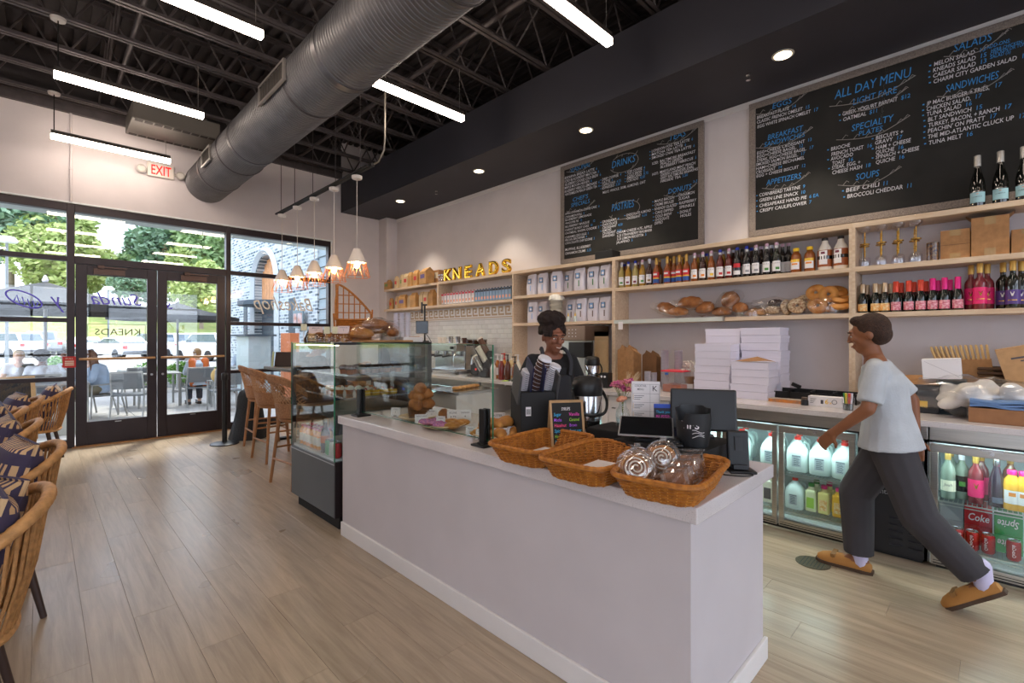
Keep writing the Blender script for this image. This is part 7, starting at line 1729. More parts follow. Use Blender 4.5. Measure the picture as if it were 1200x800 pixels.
for i, px in enumerate((1186, 1200)):
    t = fb_('yellow juice bottle with pink cap, %s of the right fridge' % ('left', 'right')[i], px, 4.21, mat('mango juice', 'F0B32E', .25), F_pink, [(.0404, .04, .12, L_w, 60)], P_jb if False else [(.001, 0), (.038, 0), (.04, .005), (.04, .15), (.034, .18), (.02, .205), (.02, .22), (.001, .22)], (.0225, .212, .24)); arc_label(t, .0408, .085, .108, L_org, 22, 4, 'print')
COKE = mat('cola red can', 'B8161C', .22, metal=.5)
for i, px in enumerate((1104.5, 1122, 1139.5, 1158)): can('red cola can with white script on the bottom shelf, %s' % nth(i, 5), (4.19, yx(px, 4.19), FZ2), COKE, 'cola cans in the right fridge', 'cola_can', RZ + (.5, .2, -.3, -.5)[i], 'Coca-Cola')
can('red cola can at the right of the bottom shelf by the green pack', (4.17, yx(1188, 4.17), FZ2), COKE, 'cola cans in the right fridge', 'cola_can', RZ - .2, 'Coca-Cola')
def pack(label, px0, px1, x, z, h, m, tx=None, flip=False, d=.15):
    ya, yb = yx(px0, x), yx(px1, x); w = ya - yb; t = thing('drink_pack', label, 'drink pack', (x, (ya + yb)/2, z), RZ, 'drink packs in the right fridge'); MB().box(-w/2, w/2, 0, d, 0, h).build('carton', m, t, bevel=.004)
    if tx: g = MB(); put_text(g, tx, (0, -.001, h*(.72 if flip else .25)), (-1 if flip else 1, 0, 0), (0, 0, -1 if flip else 1), h*.5, 'CENTER', .2, .012, w*.75); g.build('lettering', M_paper, t)
M_grn = mat('lemon lime green', '1F9A50', .35)
pack('red cola pack stacked behind the cans', 1130, 1163, 4.3, FZ2 + .125, .13, M_red, 'Coke'); pack('lower red cola pack under the other', 1130, 1163, 4.3, FZ2, .124, M_red); pack('green lemon lime soda pack turned upside down', 1165, 1199, 4.26, FZ2 + .115, .125, M_grn, 'Sprite', True); pack('lower green lemon lime soda pack', 1165, 1199, 4.26, FZ2, .114, M_grn, 'Sprite', True); pack('silver grey drink pack at the left of the bottom shelf', 1101, 1129, 4.31, FZ2 + .13, .12, mat('silver carton', '9A9CA0', .4)); pack('lower silver grey drink pack behind the cans', 1101, 1129, 4.31, FZ2, .129, mat('silver carton', '9A9CA0', .4))
for i in range(4): jug('white jug in the far fridge under the espresso machine, %s' % nth(i, 4), 4.28, 5.7 - .24*i, FZ1, 'jugs in the far fridge')
# tray of donuts left of the bar (seen through the guard)
t = thing('sheet_tray', 'white sheet tray of cakes behind the front counter glass', 'tray', (3.25, 4.05, .93), R(0)); MB().box(-.3, .3, -.25, .25, 0, .012).build('tray', M_steel2, t, bevel=.004); MB().box(-.2, .2, -.2, .2, -.03, 0).build('cart_top', M_white, t)
MB().box(-.25, .25, -.22, .22, -.93, -.03).build('cart_body', M_white, t, bevel=.004)
for i in range(5): put('plain_donut', DON2, 'small orange donut on the sheet tray behind the glass, %s' % nth(i, 5), 'donut', (3.1 + .08*i, 3.95 + .02*i, .96), (0, 0, i), 'donuts on the sheet tray')
# floor drain
t = thing('floor_drain', 'round dark metal floor drain at the walking man\'s foot', 'drain', (3.62, .83, .0008)); MB().lathe([(.001, 0), (.1, 0), (.1, .003), (.001, .003)], 28).build('plate', mat('drain metal', '5C5546', .45, metal=.7, bump=.8, bscale=120), t)
for k in range(-3, 4): MB().box(-.07, .07, .02*k - .003, .02*k + .003, .003, .0036).build('slot', M_blk, t)
# ================================================================ PEOPLE
def V(*a): return Vector(a)
def hand_geo(mb, w, d, n, s=1.0, curl=.5, thumb=1):
    """palm and five fingers from the wrist w along d; n = back of the hand; thumb side +1 / -1"""
    d, n = V(*d).normalized(), V(*n).normalized(); n = (n - d*n.dot(d)).normalized(); side = d.cross(n)*thumb; w = V(*w)
    for k in range(4):
        o = w + d*.01*s + side*(.026 - .0175*k)*s; mb.cap(w + side*(.016 - .011*k)*s, o + d*.07*s, .015*s, .0115*s, 8)
    for k, l in enumerate((.068, .076, .07, .054)):
        p = w + d*.08*s + side*(.028 - .0185*k)*s; c = 0
        for q, f in enumerate((.42, .33, .25)):
            c += curl*(.55 + .25*q); e = p + (d*math.cos(c) - n*math.sin(c))*l*f*s; mb.cap(p, e, (.0092 - .0008*q)*s, (.0084 - .0008*q)*s, 7); p = e
    p = w + d*.022*s + side*.024*s; c = (d*.55 + side*.75 - n*.25).normalized()
    mb.cap(w + d*.01*s + side*.01*s, p, .016*s, .013*s, 8); e = p + c*.034*s; mb.cap(p, e, .0115*s, .0105*s, 8); mb.cap(e, e + (c*.5 + d*.8 - n*.35).normalized()*.028*s, .0102*s, .0085*s, 8)
def person(label, loc, rz, J, skin, top, legs, hair, vox=.0075, shoes=None, sleeve=.55, hand=1, look=(0, 0, 0), female=False, pose_hem=None, top_extra=None, hair_style='short', leg_w=1.0, top_loose=1.0, cat='person'):
    """front towards local -y. J: joints in local metres. One continuous body mesh; clothes and hair are its children"""
    t = thing('person', label, cat, loc, rz)
    M_s = mat('skin ' + skin, skin, .5, sss=.0, var=.05, vscale=12); j = {k: V(*v) for k, v in J.items()}
    H = j['head']; b = MB(); E_ = Euler(look).to_matrix()
    def hp(x, y, z): return H + E_ @ V(x, y, z)
    def hell(c, r, nu=14, nv=10): b.ell(hp(*c), r, nu, nv, look)
    b.cap(j['pelvis'], j['waist'], .105, .098, 16, 1.42); b.cap(j['waist'], j['chest'], .098, .108, 16, 1.45); b.cap(j['chest'], j['neck'] - V(0, 0, .05), .1, .06, 14, 1.6)
    b.cap(j['neck'] - V(0, 0, .04), H - V(0, 0, .06), .052, .048, 12)
    hell((0, .012, .03), (.074, .093, .092), 18, 12); hell((0, -.022, -.03), (.058, .062, .075), 16, 10); hell((0, -.045, -.075), (.037, .04, .036)); hell((0, -.085, .035), (.055, .014, .014)); hell((0, -.098, -.008), (.0125, .017, .026)); hell((0, -.106, -.022), (.018, .014, .011)); hell((0, -.088, -.052), (.024, .011, .008)); hell((0, -.086, -.063), (.02, .011, .008))
    for s in (-1, 1):
        hell((s*.074, .012, -.002), (.01, .02, .03), 8, 8); hell((s*.036, -.07, -.014), (.022, .02, .018)); hell((s*.031, -.082, .0135), (.017, .0095, .0065), 10, 8)
        S = 'l' if s > 0 else 'r'
        b.cap(j['chest'] + V(s*.06, 0, .04), j['sh_' + S], .07, .05); b.cap(j['neck'] - V(0, 0, .05), j['sh_' + S], .045, .046); b.cap(j['sh_' + S], j['el_' + S], .05, .038); b.cap(j['el_' + S], j['wr_' + S], .038, .026)
        if hand: hand_geo(b, j['wr_' + S], j.get('hd_' + S, j['wr_' + S] - j['el_' + S]), j.get('hn_' + S, V(s*1.0, 0, .2)), 1.0, .55, -s if False else (1 if s < 0 else -1))
        else: b.cap(j['wr_' + S], j['wr_' + S] + (j['wr_' + S] - j['el_' + S]).normalized()*.1, .032, .02)
        b.cap(j['pelvis'] + V(s*.08, 0, -.02), j['kn_' + S], .088, .057); b.cap(j['kn_' + S], j['an_' + S], .055, .037)
        b.cap(j['an_' + S] + V(0, .02, -.02), j['to_' + S], .036, .028, 10)
    smooth_remesh(b.build('body', M_s, t), vox, 3)
    # face details
    M_eye = mat('eye white', 'E8E4E0', .25); M_iris = mat('iris dark', '23160F', .2)
    for s in (-1, 1):
        e = MB().ell(hp(s*.031, -.083, .006), (.0112, .008, .0052), 10, 8, look).build('eye', M_eye, t); MB().ell(hp(s*.031, -.0895, .006), (.005, .003, .0048), 8, 6, look).build('iris', M_iris, e)
        g = MB(); g.tube([hp(s*.017, -.098, .03), hp(s*.032, -.099, .034), hp(s*.047, -.088, .03)], .004, 5); g.build('eyebrow', mat('brow ' + hair, hair, .9), t)
    g = MB(); g.tube([hp(-.022, -.096, -.056), hp(0, -.1005, -.0565), hp(.022, -.096, -.056)], .0045, 6); g.build('lips', mat('lips ' + skin, tuple(c*k for c, k in zip([int(skin[i:i+2], 16)/255 for i in (0, 2, 4)], (.95, .68, .66))), .5), t)
    # hair
    M_h = mat('hair ' + hair, hair, .8, var=.3, vscale=60, bump=.8, bscale=150); h = MB(); q = random.Random(5)
    if hair_style == 'afro':
        for k in range(190):
            a, bb = 2*PI*q.random(), math.acos(1 - 1.25*q.random()); p = V(math.sin(bb)*math.cos(a)*.088, .02 + math.sin(bb)*math.sin(a)*.098, .045 + math.cos(bb)*.085)
            if p.y < -.062 and p.z < .1: continue
            h.ell(hp(*(p + V(-.0, .015, .012)*0)), (.019, .019, .017), 6, 5)
        for k in range(170):
            a, c = 2*PI*q.random(), 2*q.random() - 1; r_ = math.sqrt(1 - c*c); h.ell(hp(-.012 + r_*math.cos(a)*.088, .02 + r_*math.sin(a)*.085, .135 + c*.05), (.021, .021, .019), 6, 5)
        h.ell(hp(0, .025, .06), (.085, .09, .085), 16, 10, look); h.ell(hp(-.012, .02, .135), (.085, .082, .05), 16, 10, look)
        smooth_remesh(h.build('hair', M_h, t), max(.006, vox), 0)
    else:
        h.ell(hp(0, .025, .045), (.083, .095, .092), 18, 12, look); h.ell(hp(0, .05, .0), (.078, .068, .07), 14, 10, look); h.ell(hp(0, -.045, .1), (.06, .04, .03), 12, 8, look)
        if hair_style == 'curly':
            for k in range(150): a, bb = 2*PI*q.random(), math.acos(1 - 1.3*q.random()); p = (math.sin(bb)*math.cos(a)*.1, .02 + math.sin(bb)*math.sin(a)*.105, .04 + math.cos(bb)*.105); h.ell(hp(*p), (.024,)*3, 6, 5) if p[1] > -.06 or p[2] > .09 else None
        if hair_style == 'long':
            for k in range(9):
                a = R(-10 + 25*k); p0 = hp(.085*math.cos(a), .03 + .08*math.sin(a), .05); h.cap(p0, p0 + V(.03*math.cos(a), .03 + .04*math.sin(a), -.33), .03, .022, 8)
        smooth_remesh(h.build('hair', M_h, t), max(.008, vox), 2)
    # top
    M_t = mat('top ' + top, top, .85, var=.06, vscale=8, bump=.25, bscale=90); c = MB(); e = .016*top_loose
    hem = V(*pose_hem) if pose_hem else (j['pelvis'] + V(0, 0, -.09)); c.cap(hem, j['waist'], .118 + e*(1.6 if not pose_hem else 3.6), .105 + e*1.3, 18, 1.36, (0, 1)); c.cap(j['waist'], j['chest'], .102 + e*1.2, .112 + e, 16, 1.45); c.cap(j['chest'], j['neck'] - V(0, 0, .055), .105 + e, .064 + e*.5, 16, 1.6, (1, 0))
    for s in (-1, 1):
        S = 'l' if s > 0 else 'r'; c.cap(j['chest'] + V(s*.06, 0, .04), j['sh_' + S], .075 + e*.4, .054 + e*.3); c.cap(j['neck'] - V(-s*.035, 0, .06), j['sh_' + S], .042 + e*.3, .05 + e*.3)
        if sleeve <= 1: p = j['sh_' + S].lerp(j['el_' + S], sleeve); c.cap(j['sh_' + S], p, .054 + e*.3, .055 + e*.9, 14, 1, (1, 0))
        else: c.cap(j['sh_' + S], j['el_' + S], .055 + e*.4, .05 + e*.6); c.cap(j['el_' + S], j['el_' + S].lerp(j['wr_' + S], sleeve - 1), .05 + e*.6, .036 + e*.7, 12, 1, (1, 0))
    o = smooth_remesh(c.build('shirt', M_t, t), max(vox*1.2, .009), 3)
    # trousers
    M_l = mat('trousers ' + legs, legs, .85, var=.06, vscale=8); l = MB(); l.cap(j['pelvis'] + V(0, 0, .06), j['pelvis'], .112, .118, 16, 1.36, (0, 1))
    for s in (-1, 1):
        S = 'l' if s > 0 else 'r'; d = (j['an_' + S] - j['kn_' + S]); l.cap(j['pelvis'] + V(s*.08, 0, -.02), j['kn_' + S], .102*leg_w**.5, .074*leg_w); l.cap(j['kn_' + S], j['kn_' + S] + d*.93, .074*leg_w, .062*leg_w, 14, 1, (1, 0))
    smooth_remesh(l.build('trousers', M_l, t), max(vox*1.2, .009), 3)
    for s in (-1, 1):
        S = 'l' if s > 0 else 'r'
        if shoes: person_shoe(t, j['an_' + S], j['to_' + S], shoes)
    return t, hp, j
def person_shoe(t, an, to, col):
    d = (to - an); d.z = 0; L_ = .27; dn = V(d.x, d.y, 0).normalized(); tilt = math.atan2(an.z - to.z - .055, (V(an.x, an.y, 0) - V(to.x, to.y, 0)).length)
    T = Matrix.Translation((to.x, to.y, to.z)) @ Matrix.Rotation(math.atan2(dn.x, -dn.y), 4, 'Z') @ Matrix.Rotation(max(0, tilt), 4, 'X')
    m = mat('shoe ' + col, col, .75, bump=.2, bscale=120); s = MB(); s.T = T
    rs = []
    for y, w, h in ((.225, .03, .035), (.2, .038, .06), (.14, .04, .07), (.07, .045, .065), (.0, .05, .055), (-.04, .042, .042), (-.065, .02, .022)):
        rs.append([V(w*math.cos(2*PI*k/16), y, -.02 + max(-.008, h*math.sin(2*PI*k/16)*.9)) for k in range(16)])
    s.rings(rs); o = s.build('shoe', m, t); g = MB(); g.T = T
    g.prism([(-.028, .235), (-.042, .18), (-.042, .08), (-.053, .0), (-.045, -.05), (-.02, -.075), (.02, -.075), (.045, -.05), (.053, .0), (.042, .08), (.042, .18), (.028, .235)], -.045, -.026); g.build('sole', mat('shoe sole', '4A3524', .7), o)
    k = MB(); k.T = T; k.box(-.052, .052, .015, .04, .015, .035).cyl((.053, .028, .025), (.058, .028, .025), .012, n=10); k.build('strap', mat('strap ' + col, tuple(int(col[i:i+2], 16)/255*.8 for i in (0, 2, 4)), .6), o)

# barista behind the counter
J = dict(pelvis=(0, .02, .90), waist=(0, .015, 1.04), chest=(0, 0, 1.22), neck=(0, .0, 1.385), head=(0, -.025, 1.485), sh_l=(.15, 0, 1.315), sh_r=(-.15, 0, 1.315), el_l=(.235, -.02, 1.08), el_r=(-.245, .03, 1.075), wr_l=(.17, -.23, 1.03), wr_r=(-.15, -.19, .985),
         kn_l=(.1, -.02, .49), kn_r=(-.1, -.01, .49), an_l=(.1, .04, .085), an_r=(-.1, .04, .085), to_l=(.11, -.1, .047), to_r=(-.11, -.1, .047), hn_l=(0, -.2, 1), hn_r=(0, -.2, 1))
t, hp, j = person('smiling barista in a black shirt and dark apron standing behind the counter', (2.66, 2.27, 0), R(-26), J, '8A5640', '17171B', '26262C', '24140F', .007, '2A2A2C', .9, 1, (R(8), 0, R(4)), True, None, None, 'afro', 1.0, .8)
a = MB(); a.cap((0, -.045, .6), (0, -.04, 1.22), .125, .1, 18, 1.3, (0, 0)); smooth_remesh(a.build('apron', mat('apron charcoal', '2C2D33', .85), t), .012, 3)
g = MB()
for s in (-1, 1): g.tube(sm([(s*.09, -.125, 1.22), (s*.105, -.105, 1.32), (s*.09, -.03, 1.405), (s*.06, .06, 1.4)], 4), .014, 6)
g.build('apron_strap', mat('strap grey', '3A3B42', .85), t)
g = MB(); g.tube([hp(-.021, -.1005, -.054), hp(0, -.1035, -.059), hp(.021, -.1005, -.054)], .0024, 6); g.build('smile', mat('teeth', 'E2D6CC', .4), t)

# man walking past the fridges
J = dict(pelvis=(-.0, -.01, .885), waist=(0, -.03, 1.03), chest=(0, -.055, 1.2), neck=(0, -.09, 1.385), head=(0, -.12, 1.50), sh_l=(.165, -.06, 1.3), sh_r=(-.165, -.08, 1.305), el_l=(.235, -.09, 1.075), el_r=(-.24, .06, 1.1), wr_l=(.2, -.27, .905), wr_r=(-.235, .08, .86),
         kn_l=(.09, .12, .47), kn_r=(-.09, -.2, .5), an_l=(.07, .37, .2), an_r=(-.085, -.185, .085), to_l=(.06, .26, .055), to_r=(-.085, -.345, .047), hd_l=(-.15, -.45, -.6), hn_l=(1, -.1, .2))
t, hp, j = person('man in a pale grey tee and dark trousers walking past the fridges', (3.62, .41, 0), PI, J, '8A5638', 'B9BEC4', '3B383C', '3A2418', .0075, 'B07A3C', .85, 1, (R(10), 0, 0), False, (0, -.015, .83), None, 'short', 1.3, .8)
for S in ('l', 'r'):
    an = j['an_' + S]; g = MB().cap(an + V(0, .0, .07), an + V(0, .01, -.03), .044, .042, 12); g.build('sock', mat('lavender sock', 'C9C2DE', .9), t)
# person on the nearest bar stool
def seated(zs, lean=0.0, spread=.1, arm=(.3, .0), foot=None):
    zf = 0.09 if foot is None else foot
    d = dict(pelvis=(0, .02, zs + .1), waist=(0, .03 - lean*.3, zs + .25), chest=(0, .01 - lean*.7, zs + .43), neck=(0, -.01 - lean, zs + .585), head=(0, -.045 - lean*1.2, zs + .70))
    for s, S in ((1, 'l'), (-1, 'r')):
        d['sh_' + S] = (s*.16, -.0 - lean*.9, zs + .515); d['el_' + S] = (s*.22, -.06 - lean, zs + .29); d['wr_' + S] = (s*.13, -arm[0] - lean, zs + .26 + arm[1]); d['kn_' + S] = (s*spread, -.42, zs + .07); d['an_' + S] = (s*spread, -.42 + (.08 if zs > .5 else .03), zf if zs < .5 else zs - .36); d['to_' + S] = (s*spread, -.56, (zf if zs < .5 else zs - .36) - .04)
    return d
person('person in a black quilted jacket with brown curly hair on the nearest stool', (1.99, 5.02, 0), PI/2 + .1, seated(.73, .05), 'A87455', '17171A', '2A3550', '3A2218', .012, '2A2A2C', 1.9, 0, (0, 0, 0), False, None, None, 'curly', 1.0, 1.6)
t = thing('quilted_cover', 'black quilted cover draped to the floor behind the far bar stool', 'cover', (2.2, 7.78, 0), R(-20)); g = MB(); q = random.Random(2)
g.rings([[V((r_*1.0*(1 + .1*math.sin(5*a + z*3)))*math.cos(a), r_*.75*(1 + .1*math.cos(4*a))*math.sin(a), z) for a in [2*PI*k/24 for k in range(24)]] for r_, z in ((.26, 0), (.25, .04), (.2, .25), (.17, .45), (.15, .62), (.12, .7), (.05, .74))]); g.build('cloth', mat('black quilt', '1A1B1E', .55, bump=1.0, bscale=45), t)
# things on the bar table
t = thing('menu_stand', 'dark brown menu stand on the high bar table', 'menu stand', (2.6, 7.2, 1.0705), R(-40)); g = MB(); g.T = Matrix.Rotation(R(-14), 4, 'X'); g.box(-.24, .24, 0, .015, 0, .22); g.build('panel', mat('dark brown board', '2E211E', .5), t); MB().box(-.2, .2, 0, .12, 0, .01).build('foot', M_blk, t); MB().cb((-.26, .0, .1), (.02, .02, .24), (0, .1, 0)).build('green_edge', mat('pale green card', 'B9CBA0', .7), t)
t = thing('steel_tumbler', 'steel tumbler on the high bar table beside the menu stand', 'tumbler', (2.5, 6.55, 1.0705)); MB().lathe([(.001, 0), (.032, 0), (.04, .14), (.001, .14)], 16).build('body', M_steel2, t); MB().lathe([(.041, .14), (.041, .155), (.001, .155)], 16).build('lid', M_blk, t)
t = thing('takeaway_cup_cluster', 'pale paper napkins fanned on the high bar table', 'napkins', (2.55, 6.2, 1.0705))
for k in range(6): MB().cb((.03*k - .07, .01*(k % 2), .08), (.05, .01, .16), (0, .12*k - .3, .3*k)).build('napkin', mat('pink napkin', 'E8C9B8', .9), t)
# ================================================================ OUTSIDE
def ray_at(px, depth):
    d = _ray(px, 396.64); return V(d.x*depth, d.y*depth, 0)
M_conc = mat('patio concrete', 'ABA9A5', .8, var=.08, vscale=2, objvar=.04); M_asph = mat('pale asphalt', '8C8B89', .9, var=.06, vscale=3)
M_grass = mat('grass', '74893F', .95, var=.3, vscale=1.2, col2='96965A'); M_alu = mat('grey aluminium', 'A5A7A6', .4, metal=.5); M_umb = mat('grey canvas', '2E3236', .85)
base = MB().box(-30, 30, YF + .2, 16, -.35, -.06).box(-14, XL - .2, YB - 8, YF + .2, -.35, -.06).box(-14, 12, YB - 8, YB - .2, -.35, -.06)
patio = struct(base.build('patio_ground', mat('patio bed', '8E8B85', .9)))
sm_ = MB().box(.006, 1.494, .006, 1.494, -.06, -.015).mesh('slab', M_conc)
for i in range(-4, 5):
    for j in range(5): link('slab', sm_, patio, (i*1.5 - .2, YF + .22 + j*1.5, 0))
MB().box(-30, -6.2, YF + .22, 16, -.06, -.015).box(-14, XL - .22, YB - 8, YF + .22, -.06, -.015).box(-14, 12, YB - 8, YB - .22, -.06, -.015).build('far_paving', M_conc, patio)
g = MB(); rows_ = [(16, -.06), (16.3, .05), (40, .15), (64, .3)]; g.rings([[V(-120, y, z), V(90, y, z), V(90, y, z - 1), V(-120, y, z - 1)] for y, z in rows_]); struct(g.build('parking_lot', M_asph))
g = MB(); n = 40; vs = []; fs = []
prof = [(56, .2), (57, .5), (66, 2.0), (80, 4.6), (100, 7.0), (140, 8)]
for i in range(n + 1):
    for y, z in prof: vs.append((-150 + 260*i/n, y + (.4*math.sin(i*1.3)), z + .15*math.sin(i*.9 + y)))
m_ = len(prof)
for i in range(n):
    for k in range(m_ - 1): fs.append((i*m_ + k, (i + 1)*m_ + k, (i + 1)*m_ + k + 1, i*m_ + k + 1))
g.add(vs, fs, True); hill = struct(g.build('grass_hill', M_grass))
struct(MB().box(WX0 - .3, WX1 + .3, YF + .2, YF + .7, 3.25, 3.5).build('canopy_beam', mat('canopy pale', 'B9C6C6', .6)))
# trees
def foliage(seed, n, rx, rz, leaf, m, blobs=9):
    q = random.Random(seed); mb = MB(); cs = [(q.uniform(-.55, .55)*rx, q.uniform(-.55, .55)*rx, q.uniform(-.5, .6)*rz, q.uniform(.4, .62)) for _ in range(blobs)]
    vs, fs = [], []
    for k in range(n):
        c = cs[k % blobs]; a, ct = 2*PI*q.random(), q.uniform(-1, 1); s_ = math.sqrt(1 - ct*ct); r_ = c[3]*q.uniform(.75, 1.05)
        p = V(c[0] + r_*rx*s_*math.cos(a), c[1] + r_*rx*s_*math.sin(a), c[2] + r_*rz*ct); u = V(q.uniform(-1, 1), q.uniform(-1, 1), q.uniform(-.6, .6)).normalized(); w = u.cross(V(q.uniform(-1, 1), q.uniform(-1, 1), q.uniform(-1, 1))).normalized(); l = leaf*q.uniform(.6, 1.3); o = len(vs)
        vs += [p - u*l, p + w*l*.5, p + u*l, p - w*l*.5]; fs.append((o, o + 1, o + 2, o + 3))
    return mb.add(vs, fs).mesh('foliage', m)
def leafm(name, c, c2):
    m = mat(name, c, .7, var=.3, vscale=.8, col2=c2); p = m.node_tree.nodes['Principled BSDF']; p.inputs['Subsurface Weight'].default_value = 0; return m
LM = [leafm('leaf mid green', 'A3B985', '6F8F5C'), leafm('leaf yellow green', 'C0C984', '95AB62'), leafm('leaf blue green', '98B298', '688B6C')]
FO = [foliage(i, 5200, 3.2, 4.2, .34, LM[i % 3], 12) for i in range(3)]
tr = MB().tube([(0, 0, 0), (.1, .0, 3), (0, .1, 6), (.1, 0, 8)], [.28, .2, .14, .06], 8)
for a in range(6): tr.tube([(0, 0, 3 + .6*a), (1.3*math.cos(a*1.9), 1.3*math.sin(a*1.9), 4.6 + .7*a), (2.2*math.cos(a*1.9), 2.2*math.sin(a*1.9), 6 + .7*a)], [.09, .06, .03], 6)
tr = tr.mesh('trunk', mat('bark', '8A7C6C', .9, var=.2, vscale=3))
TL = [(-30, 52, 1.55, 0, 'tall tree beyond the left window edge'), (12, 46, 1.35, 2, 'tall pale tree behind the left lamp post'), (45, 58, 1.5, 0, 'large tree above the left umbrella'), (72, 48, 1.1, 1, 'yellow green tree left of the doors'), (98, 50, .8, 1, 'yellow green tree seen at the left door top'), (106, 66, .8, 0, 'tree behind the transom left end'), (140, 56, .62, 0, 'rounded tree seen in the middle of the transom'), (160, 44, .55, 2, 'dark small tree beside the left door letters'), (188, 66, 1.3, 2, 'pale blue green tree right of the sky gap'), (212, 58, 1.25, 2, 'tall tree over the right door'), (236, 42, .62, 1, 'small yellow tree seen through the right door'), (250, 56, 1.3, 0, 'tall tree at the transom right end'), (274, 50, 1.25, 0, 'tree at the left edge of the brick building'), (215, 48, .7, 1, 'low bright tree behind the second umbrella'), (55, 44, .8, 1, 'low yellow green tree behind the pickup')]
def hillz(y):
    for a, b in zip(prof, prof[1:]):
        if a[0] <= y <= b[0]: return a[1] + (b[1] - a[1])*(y - a[0])/(b[0] - a[0])
    return prof[-1][1] if y > 100 else .2
def tree(label, px, d, s, k, grp='trees on the hill', rz=0):
    p = ray_at(px, d); z = hillz(p.y) - .25; t = thing('tree', label, 'tree', (p.x, p.y, z), rz, grp); t.scale = (s,)*3
    link('trunk', tr, t); link('crown', FO[k], t, (0, 0, 5.6))
for i, (px, d, s, k, l) in enumerate(TL): tree(l, px, d*1.42, s*1.45, k, rz=i*1.7)
# bushes
BF = foliage(7, 2600, .36, .36, .035, mat('boxwood leaf', '4E8A35', .7, var=.35, vscale=9, col2='7DB04A'), 14)
for i, (px, d, s, l) in enumerate(((168, 14.2, 1.0, 'round green bush behind the left door stile'), (206, 14.4, 1.05, 'round green bush left of the person in orange'), (262, 15, 1.0, 'round green bush near the right door edge'), (70, 15, 1.2, 'light green bush behind the seated dark haired man'), (20, 14.6, .9, 'low green bush behind the blond boy'))):
    p = ray_at(px, d); t = thing('bush', l, 'bush', (p.x, p.y, -.015), i, 'round bushes'); t.scale = (s,)*3; link('leaves', BF, t, (0, 0, .42)); MB().lathe([(.001, 0), (.2, 0), (.25, .25), (.001, .25)], 12).build('planter', M_conc, t)
# two bushes and a sign out of frame at the left, mirrored in the case glass
for i, y in enumerate((3.0, 5.2, 6.8)):
    t = thing('shrub', 'green shrub outside the left windows, %s' % ('nearest', 'middle', 'farthest')[i], 'bush', (-5.4 - .5*i, y, -.015), i, 'shrubs outside the left windows'); t.scale = (1.9,)*3; link('leaves', BF, t, (0, 0, .42)); MB().cyl((0, 0, 0), (0, 0, .3), .04).build('stem', MATS['bark'], t)
tree('tall tree outside the left windows', -700, 9, .8, 0, 'left trees') if False else None
# umbrellas
def umbrella(label, px, d, w, zr, zp, side=4):
    p = ray_at(px, d); t = thing('patio_umbrella', label, 'umbrella', (p.x, p.y, -.015), R(20), 'grey patio umbrellas')
    MB().cyl((0, 0, .06), (0, 0, zp + .08), .03, n=12).build('pole', M_alu, t); MB().box(-.35, .35, -.35, .35, 0, .06).build('base', M_conc, t)
    n = 8; rim = [V(w*math.cos(2*PI*k/n + PI/8)*1.08, w*math.sin(2*PI*k/n + PI/8)*1.08, zr) for k in range(n)]; c = MB(); pk = V(0, 0, zp)
    for k in range(n):
        a, b = rim[k], rim[(k + 1) % n]; m1, m2 = a.lerp(pk, .5) - V(0, 0, .04), b.lerp(pk, .5) - V(0, 0, .04)
        c.add([a, b, m2, m1], [(0, 1, 2, 3)]); c.add([m1, m2, pk], [(0, 1, 2)]); c.add([a, b, b - V(0, 0, .12), a - V(0, 0, .12)], [(0, 1, 2, 3)])
    o = c.build('canopy', M_umb, t); so_ = o.modifiers.new('thick', 'SOLIDIFY'); so_.thickness = .008
    for k in range(n): MB().tube([(0, 0, zp - .35), rim[k].lerp(pk, .45) - V(0, 0, .07)], .01, 5).build('rib', mat('rib pale', 'C9CCCC', .4, metal=.4), t)
    MB().lathe([(.04, zp), (.05, zp + .03), (.02, zp + .12), (.001, zp + .13)], 12).build('finial', M_lidw, t)
umbrella('large grey patio umbrella behind the left window', 53, 9.1, 1.75, 2.1, 2.58); umbrella('grey patio umbrella behind the right glass door', 208, 13.6, 1.45, 2.12, 2.52); umbrella('grey patio umbrella at the far left, partly out of frame', -60, 12.5, 1.5, 2.1, 2.6)
# lamp posts
for l, px, d, h in (('white globe lamp post behind the left window', 8, 26, 6.6), ('slim lamp post seen through the left door', 127, 42, 5.6)):
    p = ray_at(px, d); t = thing('lamp_post', l, 'lamp post', (p.x, p.y, .1), 0, 'lamp posts'); MB().cyl((0, 0, -.3), (0, 0, h), .09, .06, n=10).build('pole', mat('post grey', '7E8586', .5), t); MB().lathe([(.1, h), (.42, h + .05), (.45, h + .15), (.3, h + .35), (.001, h + .4)], 18).build('lamp_head', mat('lamp head white', 'D9DEDC', .4), t)
